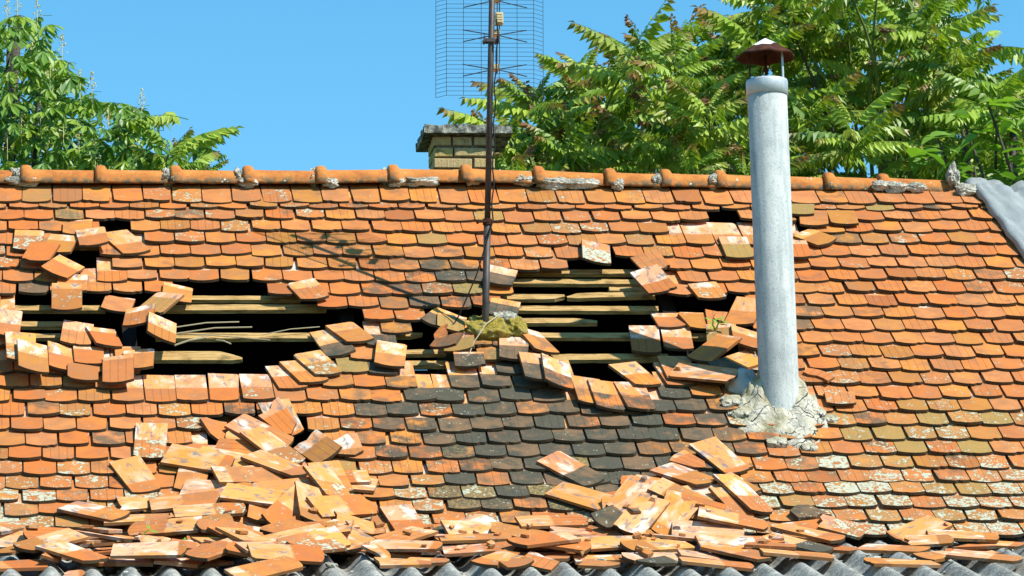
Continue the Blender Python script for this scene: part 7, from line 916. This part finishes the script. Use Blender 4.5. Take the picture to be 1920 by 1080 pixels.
# ------------------------------------------------------------------ flue pipe
PX, PY = 4.4515, 22.674
flue = empty('flue_pipe', T(PX, PY, 5.60)); tag(flue, 'tall pale grey cement flue pipe with rusty conical rain cap on cracked mortar', 'flue pipe')
w = MB(); w.lathe([(.113, -.25), (.113, 1.79), (.105, 1.80), (.098, 1.79), (.098, -.25)], 40); w.build('pipe', M_PIPE, flue, T(PX, PY, 5.60), True)
w = MB(); w.lathe([(.1145, 1.785), (.1195, 1.787), (.1205, 1.865), (.117, 1.876), (.108, 1.874), (.100, 1.80)], 40); w.build('collar', M_GALV, flue, T(PX, PY, 5.60), True)
cz = 2.025
Rm = random.Random(4); w = MB(); n = 48
rim = [(.168 + .004 * math.sin(5 * 2 * PI * k / n) + Rm.uniform(-.002, .002), -.006 + .005 * math.sin(7 * 2 * PI * k / n + 1)) for k in range(n)]
def cone(w, zoff, shrink, flip):
    vs_ = [(0, 0, cz + .098 + zoff)]; fs = []
    for t in (.3, .62, .82, 1.):
        for k in range(n):
            a = 2 * PI * k / n; rr = rim[k][0] * t * shrink; vs_.append((rr * math.cos(a), rr * math.sin(a), cz + .098 * (1 - t ** 1.15) + rim[k][1] * t + zoff))
    for k in range(n):
        fs.append((0, 1 + k, 1 + (k + 1) % n))
        for l in range(3): fs.append((1 + l * n + k, 1 + (l + 1) * n + k, 1 + (l + 1) * n + (k + 1) % n, 1 + l * n + (k + 1) % n))
    w.add(vs_, [f[::-1] for f in fs] if flip else fs)
capM = T(PX, PY, 5.60)
cone(w, 0, 1, False); cone(w, -.008, .995, True)
b0, b1 = 1 + 3 * n, 1 + 4 * n + 1 + 3 * n
w.f += [(b0 + k, b1 + k, b1 + (k + 1) % n, b0 + (k + 1) % n) for k in range(n)]
cap = w.build('rain_cap', M_RUST, flue, capM)
w = MB(); vs_ = [(0, 0, cz + .1035)]
for k in range(n):
    a = 2 * PI * k / n; rr = rim[k][0] * (.55 + .08 * math.sin(3 * a + 1) + .05 * math.sin(7 * a)); t = rr / rim[k][0]; vs_.append((rr * math.cos(a), rr * math.sin(a), cz + .098 * (1 - t ** 1.15) + rim[k][1] * t + .0035))
w.add(vs_, [(0, 1 + k, 1 + (k + 1) % n) for k in range(n)]); w.build('pale_cap_top', M_CAPTOP, cap, capM, True)  # sunlight on the upper cone, put in as a pale layer
for a, mt in ((-38, M_GALV), (80, M_RUST), (195, M_RUST)):
    t = math.radians(a); c, s = math.cos(t), math.sin(t); w = MB()
    rw = .009 if a != 195 else .006
    w.box(-.003, .003, -rw, rw, 1.80, cz + .03, Matrix(((c, -s, 0, .105 * c), (s, c, 0, .105 * s), (0, 0, 1, 0), (0, 0, 0, 1)))); w.build('strut', mt, flue, capM)
# cracked cement flashing banked round the foot
NA, NR = 96, 22; vs_, fs = [], []; pu, pv = 1.3672, 1.35
for i in range(NR + 1):
    t = i / NR
    for k in range(NA):
        a = 2 * PI * k / NA; du, dv = math.cos(a), math.sin(a)
        R_ = (.212 + .05 * nz((du * 2, dv * 2, 0), 1.3, 2)) * (1 + (1.05 if dv > 0 else .1) * max(0, dv) ** 1.1) + .03 * nz((du * 5, dv * 5, 0), 1.7, 5)
        if dv < 0: R_ *= 1 - .25 * abs(dv)
        if du < 0 and dv < .4: R_ *= 1.15
        r_ = .10 + (R_ - .10) * t
        n_ = .045 + ((.17 - .12 * max(0, dv) ** .7) * (1 - t) ** 1.5 + .03 * (1 - t) * (.4 + t)) + .040 * nz((du * r_ * 8, dv * r_ * 8, 0), 1.6, 7) * (t < .97) + .022 * nz((du * r_ * 24, dv * r_ * 24, 0), 1.6, 3)
        if t > .97: n_ = .015
        vs_.append((pu + du * r_, -(1.414 - .845 * (n_ * (1 - t) + .06 * t) + dv * r_), n_))
for i in range(NR):
    for k in range(NA): fs.append((i * NA + k, (i + 1) * NA + k, (i + 1) * NA + (k + 1) % NA, i * NA + (k + 1) % NA))
P0 = MROOF @ T(pu, -pv, 0)
add('cement_flashing', mesh_data('cement_flashing', [(x - pu, y + pv, z_) for x, y, z_ in vs_], [f[::-1] for f in fs], M_CEMENT, True), P0, flue)
for i, (u, v, a_, b_, c_) in enumerate([(1.19, 1.22, .10, .10, .085), (1.56, 1.55, .06, .05, .03), (1.10, 1.42, .08, .06, .035), (1.62, 1.62, .05, .04, .025), (1.28, 1.86, .07, .04, .025), (1.45, 1.92, .05, .04, .02), (1.14, 1.55, .06, .05, .03)]):
    vs_, fs = lump(a_, b_, c_, 31 + i * 5, .3, 3, i > 0); add('cement_lump', mesh_data('cement_lump', vs_, fs, M_CEMENT if i else M_PIPE, i == 0), MROOF @ T(u, -v + .06, .06), flue)

# ------------------------------------------------------------------ television aerial
MBs = Vector((2.8671, 23.2837, 6.16)); MT = Vector((2.9803, 23.2837, 8.632)); MD = (MT - MBs).normalized()
ant = empty('television_aerial', T(*MBs)); tag(ant, 'television aerial with wire grid reflector on a thin rusty mast', 'aerial')
Z = Matrix.Identity(4)
w = MB(); w.tube([MBs - MD * .25, MBs + MD * .62, MBs + MD * .6201], [.0205, .0205, .0175], 14); w.tube([MBs + MD * .6, MT], .0175, 14); w.build('mast', M_MAST, ant, Z, True)
w = MB(); w.tube([MBs + MD * .605, MBs + MD * .64], .027, 12); w.box(2.835, 2.905, 23.255, 23.275, 6.775, 6.79); w.tube([(2.84, 23.25, 6.782), (2.84, 23.30, 6.782)], .009, 8); w.build('pipe_clamp', M_RUST, ant, Z)
def bracket(z):
    x = MBs.x + MD.x * (z - MBs.z) / MD.z; w = MB()
    w.box(x - .048, x + .048, 23.255, 23.262, z - .010, z + .010); w.box(x - .048, x - .040, 23.235, 23.255, z - .016, z + .022); w.box(x + .038, x + .046, 23.235, 23.255, z - .016, z + .022)
    w.box(x - .048, x + .048, 23.305, 23.312, z - .010, z + .010)
    for s in (-.034, .034): w.tube([(x + s, 23.25, z), (x + s, 23.36, z)], .004, 6)
    w.build('bracket', M_MAST, ant, Z)
bracket(7.864); bracket(8.36)
gx = [2.627, 2.683, 2.783, 2.888, 2.994, 3.100, 3.198, 3.262]; gy = 23.36
def gyy(x): return gy + (.12 * max(0, (gx[1] - x)) / .056 * .5 + .12 * max(0, (x - gx[6])) / .064 * .5)
zb_, zt_ = 7.556, 8.555
tiltx = lambda z: (z - 7.53) * .024
refl = MB()
for x in gx: refl.tube([(x + tiltx(zb_), gyy(x), zb_), (x + tiltx(zt_), gyy(x), zt_)], .0016, 5)
rf = refl.build('reflector', M_WIRE, ant, Z)
nrow = 39
for k in range(nrow):
    zz = zb_ + (zt_ - zb_) * k / (nrow - 1); w = MB()
    w.tube([(x + tiltx(zz), gyy(x) - .002, zz) for x in (gx[0], gx[1], gx[6], gx[7])], .0014, 5); w.build('wire', M_WIRE, rf, Z)
for zz in (7.735, 7.944, 8.153, 8.362):
    xc = 2.985 + (zz - 7.73) * .03; dpl = MB(); yy = gy + .085
    for s in (-1, 1):
        for dzz in (.036, -.036): dpl.tube([(xc + s * .012, yy, zz), (xc + s * .19, yy + .02, zz + dzz)], .0032, 6)
    di = dpl.build('dipole', M_WIRE, ant, Z)
    w = MB(); w.box(xc - .018, xc + .018, gy + .004, yy + .012, zz - .013, zz + .013); w.build('insulator', M_BEIGE, di, Z)
w = MB(); w.tube([(2.992, gy + .06, 7.70), (3.012, gy + .06, 8.40)], .003, 6); w.tube([(3.006, gy + .06, 7.70), (3.026, gy + .06, 8.40)], .003, 6); w.build('feed_line', M_WIRE, ant, Z)
w = MB(); w.box(2.985, 3.028, gy - .02, gy + .05, 7.99, 8.055)
for q in range(4): w.box(2.990, 3.023, gy - .028, gy - .018, 7.995 + q * .015, 8.004 + q * .015)
w.build('balun_box', M_BEIGE, ant, Z)
pts = []
for k in range(26):
    t = k / 25; z_ = 7.99 - t * 1.2; x = MBs.x + MD.x * (z_ - MBs.z) / MD.z; pts.append((x + .026 + .006 * math.sin(k * 1.3) + (.012 * math.exp(-((t - .12) / .06) ** 2)), 23.262 + .004 * math.cos(k), z_))
w = MB(); w.tube(pts, .0042, 6); w.build('coaxial_cable', M_CABLE, ant, Z)
w = MB(); e_ = RW(-.385, .455, .075); st_ = Vector(pts[-1]); w.tube([st_, st_ + Vector((-.03, -.02, -.09)), (st_ + e_) / 2 + Vector((.01, -.03, -.03)), e_ + Vector((.03, -.02, .05)), e_, RW(-.48, .56, .05)], .0042, 6); w.build('slack_cable', M_CABLE, ant, Z)
w = MB(); w.tube([RW(-.13, .46, .13), RW(-.22, .60, .15), RW(-.30, .72, .10), RW(-.34, .82, .07), RW(-.42, .90, .06)], .003, 6); w.build('earth_wire', M_STRAW, ant, Z)
for i, (u, v, a_, b_, c_, mt) in enumerate([(-.20, .62, .145, .095, .085, M_MOSS), (-.03, .61, .065, .085, .08, M_MOSS), (-.10, .53, .075, .045, .09, M_MORTAR), (-.24, .53, .07, .05, .07, M_MOSS)]):
    vs_, fs = lump(a_, b_, c_, 71 + i * 9, .28, 5, True); vs_ = [(p[0] * (1 + .10 * nz(p, 60, i) + .06 * nz(p, 130, i)), p[1] * (1 + .10 * nz(p, 60, i + 5)), p[2] * (1 + .12 * nz(p, 60, i + 9) + .08 * nz(p, 130, i))) for p in vs_]; add('mossy_mortar_foot', mesh_data('mossy_mortar_foot', vs_, fs, mt, True), MROOF @ T(u, -v + .07, .06), ant)

# ------------------------------------------------------------------ tarpaulin over the right end of the ridge
NU_, NV_ = 70, 90; vs_, fs, tu, tv = [], [], [], []
def ridge_wrap(s, u):    # s: distance down the front slope measured from the ridge (negative goes down the rear slope)
    r_ = .12
    uu_ = u - 3.0 - .13 * max(0, s); rise = .098 + .015 * nz((u, s, 0), 1.8, 3) + .05 * (.0 - abs(nz((uu_ * 5.5, s * .4, 0), 1.5, 11)) * 1.3) * min(1, .3 + uu_ * 5) + .020 * (.5 - abs(nz((uu_ * 12 - s * 2, s * 2.2, 0), 1.3, 5)) * 1.5) + .010 * nz((uu_ * 4, s * 4, 0), 9, 6)
    if s >= 0: base = RW(u, -1.40 + s, 0); nn_ = NN
    else: base = Vector((A0.x + u, RIDGE_Y, RIDGE_Z)) + BS * (-s); nn_ = BN
    k = max(-1, min(1, s / r_)); nn_ = (NN * (.5 + .5 * k) + BN * (.5 - .5 * k)).normalized()
    return base + nn_ * (rise - .085 * (1 - abs(k)) ** .7)
for i in range(NU_ + 1):
    for j in range(NV_ + 1):
        s = -1.0 + 3.2 * j / NV_
        left = 3.02 + .13 * max(0, s) + .015 * nz((s, 0, 0), 6) + (.05 * max(0, -s))
        u = left + (1.30) * i / NU_; p = ridge_wrap(s, u)
        if i == 0: p = p - NN * .035
        if u > 3.55: p = p + Vector((0, 0, -1)) * (u - 3.55) * 1.1
        vs_.append(p); tu.append(u); tv.append(s)
for i in range(NU_):
    for j in range(NV_): fs.append((i * (NV_ + 1) + j, i * (NV_ + 1) + j + 1, (i + 1) * (NV_ + 1) + j + 1, (i + 1) * (NV_ + 1) + j))
o0 = RW(3.2, -.8, .05)
me = mesh_data('tarpaulin', [p - o0 for p in vs_], fs, M_TARP, True); fattr(me, 'tu', 'POINT', tu); fattr(me, 'tv', 'POINT', tv)
tarp = add('tarpaulin', me, T(*o0)); tag(tarp, 'wrinkled silver grey tarpaulin over the right end of the roof', 'tarpaulin')
sm_ = tarp.modifiers.new('thickness', 'SOLIDIFY'); sm_.thickness = .003

# ------------------------------------------------------------------ loose tiles: slipped among the courses, and fallen in heaps
LOOK = {'a': ('amber orange', dict(amber=1., pale=.3)), 'p': ('pale pinkish', dict(pale=.45, amber=0.)), 'w': ('white streaked', dict(pale=1., amber=0.)), 'o': ('plain orange', dict(line=.30)),
        'b': ('brown weathered', dict(line=.30, moss=.3)), 'd': ('soot blackened', dict(soot=.85)), 'f': ('upturned', dict(pale=.5)), 'g': ('broken', dict(pale=.5)),
        'q': ('lichen spotted', dict(lichen=.62)), 'l': ('lichen crusted', dict(lichen=1.)), 'm': ('mossy', dict(moss=.8)), 'n': ('grooved orange', dict(groove=.9))}
def where_slip(u, v):
    if v < -.1 and u < -1.7: return 'at the upper left gap'
    if u < -1.0 and v < .45: return 'above the long left hole'
    if u < -1.9: return 'left of the long left hole'
    if u < -.62: return 'right of the long left hole'
    if u < .0: return 'beside the mossy mast foot'
    if v < -.4: return 'at the gap behind the flue pipe'
    if u > 1.38: return 'just right of the flue pipe'
    if u > .78: return 'left of the flue pipe'
    if v < .35: return 'above the right hole'
    return 'below the right hole'
def where_heap(u, v):
    up = 'atop' if v < 2.35 else ('halfway down' if v < 2.85 else 'at the foot of')
    if u < -.85: return up + ' the left heap'
    if u < -.05: return 'between the two heaps'
    if u < 1.45: return up + ' the right heap'
    return 'on the eaves right of both heaps'
ORD = ['leftmost', 'second from left', 'third from left', 'fourth from left', 'fifth from left', 'sixth from left', 'seventh from left', 'eighth from left', 'ninth from left', 'tenth from left', 'eleventh from left', 'twelfth from left']
made = []
R = random.Random(99)
for lst, nm, grp in ((SLIP, 'slipped_tile', 'tiles slipped out of their courses'), (HEAP, 'fallen_tile', 'fallen tiles piled above the eaves')):
    for i, (u, v, n_, rot, tx, ty, k, l) in enumerate(lst):
        look = tile_look(u, v, R)
        if nm == 'fallen_tile':
            look['soot'] = 0.; look['lichen'] = min(look['lichen'], .3) * .8; look['moss'] = 0.; look['pale'] = R.uniform(.2, .8)
        else: look['soot'] *= .5
        look['line'] = R.uniform(.15, .21)
        look.update(LOOK[k][1])
        if nm == 'fallen_tile' and k in 'apwg' and R.random() < .45: look['line'] = R.uniform(.02, .12)
        m = tile_pose(u, v, n_, rot, tx, ty)
        if k == 'g': me = tile_mesh('broken_tile', tile_geo(l, 900 + i, 'broken'))
        elif l < .375 and k != 'f': me = tile_mesh('short_tile', tile_geo(l, 700 + i, 'whole' if nm == 'slipped_tile' else 'broken'))
        elif k == 'f': me = ME_NIB[i % 5]; m = m @ T(0, 0, TILE_T) @ Matrix.Rotation(PI, 4, 'Y')
        else: me = ME_FULL[R.randrange(16)]
        o = add(nm, me, m)
        for q in KEYS: o[q] = float(look[q])
        a = abs(math.degrees(rot)); a = min(a, 360 - a); a = min(a, 180 - a)
        way = 'lying crosswise ' if a > 60 else ('slanting ' if a > 25 else '')
        made.append((o, f'{LOOK[k][0]} clay tile {way}' + (where_slip(u, v) if nm == 'slipped_tile' else where_heap(u, v)), u, grp))
by = {}
for o, lb, u, grp in made: by.setdefault(lb, []).append((u, o, grp))
for lb, ls in by.items():
    ls.sort(key=lambda t: t[0])
    for i, (u, o, grp) in enumerate(ls):
        t = lb
        if len(ls) > 1:
            t = lb + ', ' + ('rightmost' if i == len(ls) - 1 else ORD[min(i, 11)]) 
        tag(o, t, 'roof tile', grp)

# small shards scattered over the heaps (uncountable)
sv, sf, stc, se, su = [], [], [], [], []; spp = {k: [] for k in KEYS}
R = random.Random(12)
for (u, v, n_, rot, tx, ty, s) in SHARDS:
    m = tile_pose(u, v, n_, rot, tx, ty); k = R.randint(3, 5); a0 = R.uniform(0, 6); b = len(sv); ang = sorted(a0 + 2 * PI * (i + R.uniform(-.3, .3)) / k for i in range(k))
    pl = [(s * R.uniform(.6, 1.2) * math.cos(a), s * R.uniform(.6, 1.2) * math.sin(a)) for a in ang]; th = TILE_T * R.uniform(.5, .9)
    loc = [(x, y, 0) for x, y in pl] + [(x * .95, y * .95, th) for x, y in pl]
    sv += [iv @ (m @ Vector(p)) for p in loc]; stc += [(x, y + R.choice((.05, .25)), z_) for x, y, z_ in loc]
    sf += [tuple(b + k + i for i in range(k)), tuple(b + i for i in range(k))[::-1]] + [(b + i, b + (i + 1) % k, b + k + (i + 1) % k, b + k + i) for i in range(k)]
    se += [0, 0] + [.3] * k; su += [0, 1] + [0] * k; lk = tile_look(u, v, R); lk['line'] = R.choice((.0, .3)); lk['lichen'] *= .4
    for q in KEYS: spp[q] += [lk[q]] * (k + 2)
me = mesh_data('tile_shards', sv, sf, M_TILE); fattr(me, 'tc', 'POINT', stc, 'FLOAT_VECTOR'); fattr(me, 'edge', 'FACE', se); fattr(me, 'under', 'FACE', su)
for q in KEYS: fattr(me, q, 'FACE', spp[q])
o = add('tile_shards', me, MROOF); o['kind'] = 'stuff'; o['label'] = 'small clay shards scattered over the heaps of fallen tiles'; o['category'] = 'shards'

# ------------------------------------------------------------------ weeds
def weed(name, base, stems, label):
    root = empty(name, T(*base)); tag(root, label, 'weed')
    for st in stems:
        w = MB(); pts = [Vector(p) for p in st]; w.tube([base + p for p in pts], [.006 * (1 - .6 * k / len(pts)) for k in range(len(pts))], 6); w.build('stem', M_WEED, root, Z)
        for k in range(1, len(pts)):
            for s in (-1, 1):
                lf = MB(); p = base + pts[k]; d = (pts[k] - pts[k - 1]).normalized(); sd = d.cross(Vector((0, -.6, .8))).normalized() * s
                tip = p + (d * .5 + sd * .7 + Vector((0, 0, -.3))) * .075; md = p + (tip - p) * .5; wd = (tip - p).cross(Vector((0, -.7, .7))).normalized() * .010
                lf.add([p, md + wd, tip, md - wd], [(0, 1, 2, 3)]); lf.build('leaf', M_WEED, root, Z)
    return root
weed('arching_weed', RW(-2.20, 3.10, .17), [[(0, 0, 0), (.05, -.01, .05), (.14, -.02, .085), (.26, -.03, .10), (.38, -.04, .085), (.50, -.05, .03)], [(0, 0, 0), (-.05, -.01, .03), (-.10, -.02, .08), (-.04, -.02, .14)], [(0, 0, 0), (-.06, -.03, .0), (-.14, -.05, .01)], [(0, 0, 0), (.05, -.03, .0), (.09, -.04, .05), (.17, -.05, .06)]], 'arching green weed growing on the corrugated sheets below the left heap')
weed('dry_sprig', RW(1.13, .55, .08), [[(0, 0, 0), (.01, -.01, .03), (.03, -.02, .05)], [(0, 0, 0), (-.02, -.01, .02), (-.02, -.02, .05)]], 'tiny dry sprig growing between the tiles left of the flue pipe')

# ------------------------------------------------------------------ trees
def leaflet(base, d, nrm, L, W):
    """folded pointed blade: 6 verts, 4 triangles"""
    d = d.normalized(); s = d.cross(nrm).normalized(); n_ = s.cross(d)
    m = base + d * L * .42
    return [base, m + s * W + n_ * W * .35, base + d * L - n_ * L * .12, m - s * W + n_ * W * .35, m - n_ * W * .1], [(0, 1, 4), (1, 2, 4), (4, 2, 3), (0, 4, 3)]
def frond(seed):
    """pinnate leaf of unit length along +Y, arching down at the end"""
    R = random.Random(seed); v, f, tip = [], [], []; n = R.randint(10, 13); sag = R.uniform(.25, .55)
    def P(t): return Vector((.05 * math.sin(t * 3 + seed), t * (1 - .12 * sag * t), .10 * t - sag * t * t * .75))
    pts = [P(t / 6) for t in range(7)]
    w = MB(); w.tube(pts, [.008, .008, .007, .006, .005, .004, .002], 3, False); v += [Vector(p) for p in w.v]; f += w.f; tip += [p[1] * .6 for p in w.v]
    for k in range(n):
        t = .16 + .82 * k / (n - 1); p = P(t); d = (P(min(1, t + .02)) - P(t - .02)).normalized()
        for s in (-1, 1):
            L = (.26 if t < .7 else .26 - .42 * (t - .7)) * R.uniform(.8, 1.1); 
            if t < .3: L *= .8
            dr = Vector((s * R.uniform(.5, .9), R.uniform(.15, .4), -R.uniform(.6, 1.2))); b = len(v)
            q = p + Vector((0, R.uniform(-.012, .012), 0))
            vv, ff = leaflet(q, dr, Vector((s * .5, 0, .8)) + Vector((R.uniform(-.3, .3), R.uniform(-.3, .3), 0)), L, L * R.uniform(.20, .27))
            v += vv; f += [tuple(i + b for i in q_) for q_ in ff]; tip += [t] * 5
    b = len(v); vv, ff = leaflet(P(1), P(1) - P(.95), Vector((0, 0, 1)), .13, .03); v += vv; f += [tuple(i + b for i in q_) for q_ in ff]; tip += [1] * 5
    return [tuple(p) for p in v], f, tip
def palm(seed):
    """horse chestnut leaf, seven drooping leaflets round the end of a stalk, unit radius"""
    R = random.Random(seed); v, f = [], []; 
    w = MB(); w.tube([(0, -.7, -.15), (0, -.3, 0), (0, 0, 0)], .014, 3, False); v += [Vector(p) for p in w.v]; f += w.f
    for k in range(7):
        a = math.radians(-125 + 250 * k / 6 + R.uniform(-7, 7)); L = (1.0 if abs(k - 3) < 2 else .78 if abs(k - 3) == 2 else .55) * R.uniform(.88, 1.05); dr = R.uniform(.25, .7)
        d = Vector((math.sin(a), math.cos(a), -dr)).normalized(); s = d.cross(Vector((0, 0, 1))).normalized(); n_ = s.cross(d); W = L * .17; b = len(v)
        q = [Vector((0, 0, 0)), d * L * .35 + s * W * .55 + n_ * .03, d * L * .72 + s * W - n_ * .03, d * L - n_ * L * .18, d * L * .72 - s * W - n_ * .03, d * L * .35 - s * W * .55 + n_ * .03, d * L * .5 - n_ * .045]
        v += q; f += [tuple(i + b for i in t) for t in ((0, 6, 1), (1, 6, 2), (2, 6, 3), (3, 6, 4), (4, 6, 5), (5, 6, 0))]
    return [tuple(p) for p in v], f, [0] * len(v)
def ovate(seed):
    R = random.Random(seed); v, f = [], []
    w = MB(); w.tube([(0, -.35, .05), (0, 0, 0)], .02, 3, False); v += [Vector(p) for p in w.v]; f += w.f; b = len(v)
    v += [Vector(p) for p in ((0, 0, 0), (.30, .12, .07), (.36, .38, .08), (.2, .72, .02), (0, 1.05, -.16), (-.2, .72, .02), (-.36, .38, .08), (-.30, .12, .07), (0, .45, -.02))]
    f += [(b + 8, b + k, b + (k + 1) % 8) for k in range(8)]
    return [tuple(p) for p in v], f, [0] * len(v)
def leaf_mesh(name, g, mat):
    me = mesh_data(name, g[0], g[1], mat); fattr(me, 'tip', 'POINT', g[2]); return me
G_FR = [frond(k) for k in range(8)]; ME_FR = [leaf_mesh('frond', g, M_AIL) for g in G_FR]
G_PA = [palm(k) for k in range(6)]; ME_PA = [leaf_mesh('palmate_leaf', g, M_CHEST) for g in G_PA]
G_OV = [ovate(k) for k in range(3)]; ME_OV = [leaf_mesh('ovate_leaf', g, M_BROAD) for g in G_OV]
def orient(p, d, up, s):
    y = d.normalized(); x = y.cross(up).normalized(); z = x.cross(y)
    return Matrix(((x.x * s, y.x * s, z.x * s, p.x), (x.y * s, y.y * s, z.y * s, p.y), (x.z * s, y.z * s, z.z * s, p.z), (0, 0, 0, 1)))
class Crown:
    def __init__(s): s.v = []; s.f = []; s.tip = []; s.lr = []; s.yg = []
    def add(s, g, m, lr, yg):
        b = sum(map(len, s.v)) if False else s.n if hasattr(s, 'n') else 0
        V = np.array(g[0]) @ np.array(m.to_3x3()).T + np.array(m.translation)
        s.v.append(V); s.f += [tuple(i + b for i in f) for f in g[1]]; s.tip += list(g[2]); s.lr += [lr] * len(g[0]); s.yg += [yg] * len(g[0]); s.n = b + len(g[0])
    def build(s, mat, parent):
        me = mesh_data('crown', np.concatenate(s.v).tolist(), s.f, mat); fattr(me, 'tip', 'POINT', s.tip); fattr(me, 'lr', 'POINT', s.lr); fattr(me, 'young', 'POINT', s.yg)
        o = add('crown', me, Matrix.Identity(4), parent); o['kind'] = 'stuff'; return o
def limb(a, b, r0, r1, R, n=7, bend=.12):
    pts = []; L = (b - a).length; o1, o2 = R.uniform(-bend, bend) * L, R.uniform(-bend, bend) * L
    for k in range(n):
        t = k / (n - 1); q = a.lerp(b, t); s = math.sin(PI * t); pts.append(q + Vector((o1 * s, o2 * s, .05 * L * s)))
    return pts, [r0 + (r1 - r0) * k / (n - 1) for k in range(n)]
def pinnate_tree(name, label, root, tops, seed, nfill, fill_box, young=.6, size=(.42, .66), group='pinnate leaved trees behind the ridge', nbig=130):
    R = random.Random(seed); tr = empty(name, T(*root)); tag(tr, label, 'tree', group)
    hub = Vector((root.x, root.y, sum(t[2] for t in tops) / len(tops) - 1.6))
    w = MB(); p, r = limb(root, hub, .11, .06, R, 9, .02); w.tube(p, r, 9); w.build('trunk', M_BARK, tr, Matrix.Identity(4), True)
    cr = Crown(); count = 0
    for (x, y, z) in tops:
        t = Vector((x, y, z)); a = hub + Vector((R.uniform(-.05, .05), 0, R.uniform(-.5, .3)))
        w = MB(); p, r = limb(a, t, .020, .007, R, 8, .10); w.tube(p, r, 6); w.build('branch', M_GREENSTEM if R.random() < .8 else M_BARK, tr, Matrix.Identity(4), True)
        nf = R.randint(10, 13); a0 = R.uniform(0, 7)
        for k in range(nf):
            az = a0 + k * 2.4; el = math.radians(R.uniform(-5, 45) if k > 2 else R.uniform(35, 70)); s = R.uniform(*size) * (.6 if el > .9 else 1)
            d = Vector((math.cos(az) * math.cos(el), math.sin(az) * math.cos(el), math.sin(el)))
            q = t - Vector((0, 0, k * .018)); m = orient(q, d, Vector((0, 0, 1)), s)
            yg = young * R.uniform(.5, 1.25) * (1 if el > .6 else .75)
            if count < nbig: o = add('leaf', ME_FR[R.randrange(8)], m, tr); o['young'] = yg; count += 1
            else: cr.add(G_FR[R.randrange(8)], m, R.random(), yg)
    for k in range(nfill):
        bx = fill_box[R.randrange(len(fill_box))]
        q = Vector((R.uniform(bx[0], bx[1]), R.uniform(bx[4], bx[5]), R.uniform(bx[2], bx[3])))
        az = R.uniform(0, 2 * PI); el = R.uniform(-.3, .7); d = Vector((math.cos(az) * math.cos(el), math.sin(az) * math.cos(el), math.sin(el)))
        cr.add(G_FR[R.randrange(8)], orient(q, d, Vector((R.uniform(-.4, .4), R.uniform(-.4, .4), 1)), R.uniform(.35, .6)), R.random(), .1)
    cr.build(M_AIL, tr)
    return tr
for a in PINNATE: pinnate_tree(*a)

def leafy_tree(name, label, cat_group, root, pts, seed, Gs, MEs, mat, size, nbig, flowers=(), extra=0, face=.5):
    R = random.Random(seed); tr = empty(name, T(*root)); tag(tr, label, 'tree'); 
    if cat_group: tr['group'] = cat_group
    hub = Vector((root.x, root.y, root.z + (pts[0][2] - root.z) * .82))
    top = max(pts, key=lambda p: p[2])
    w = MB(); p, r = limb(root, Vector((root.x + .1, root.y, top[2] - .3)), .16, .03, R, 10, .015); w.tube(p, r, 9); w.build('trunk', M_BARK, tr, Matrix.Identity(4), True)
    for k in range(14):
        t = Vector(pts[R.randrange(len(pts))]); a = p[R.randint(5, 8)]
        w = MB(); pp, rr = limb(a, t, .03, .008, R, 7, .10); w.tube(pp, rr, 6); w.build('branch', M_BARK, tr, Matrix.Identity(4), True)
    cr = Crown(); c = 0
    for q in pts:
        q = Vector(q); az = R.uniform(0, 2 * PI); d = Vector((math.cos(az), math.sin(az) - face, R.uniform(-.5, .25))); 
        m = orient(q, d, Vector((R.uniform(-.35, .35), R.uniform(-.6, .1), 1)), R.uniform(*size))
        if c < nbig: add('leaf', MEs[R.randrange(len(MEs))], m, tr); c += 1
        else: cr.add(Gs[R.randrange(len(Gs))], m, R.random(), 0)
    if cr.f: cr.build(mat, tr)
    for q in flowers:
        q = Vector(q); w = MB(); 
        for k in range(30):
            t = R.random(); rr = .032 * (1 - t) + .004; a = R.uniform(0, 2 * PI); c0 = q + Vector((rr * math.cos(a), rr * math.sin(a), t * .15)); s = R.uniform(.005, .010)
            n1 = Vector((R.uniform(-1, 1), R.uniform(-1, 1), R.uniform(-1, 1))).normalized(); n2 = n1.orthogonal().normalized()
            w.add([c0 + n1 * s, c0 + n2 * s, c0 - n1 * s, c0 - n2 * s, c0 + n1.cross(n2) * s], [(0, 1, 4), (1, 2, 4), (2, 3, 4), (3, 0, 4)])
        w.tube([q + Vector((0, 0, -.1)), q + Vector((0, 0, .15))], .003, 4); w.build('blossom', M_FLOWER, tr, Matrix.Identity(4))
    return tr
for a in LEAFY: leafy_tree(*a[:6], *{'palm': (G_PA, ME_PA, M_CHEST), 'ovate': (G_OV, ME_OV, M_BROAD)}[a[6]], *a[7:])
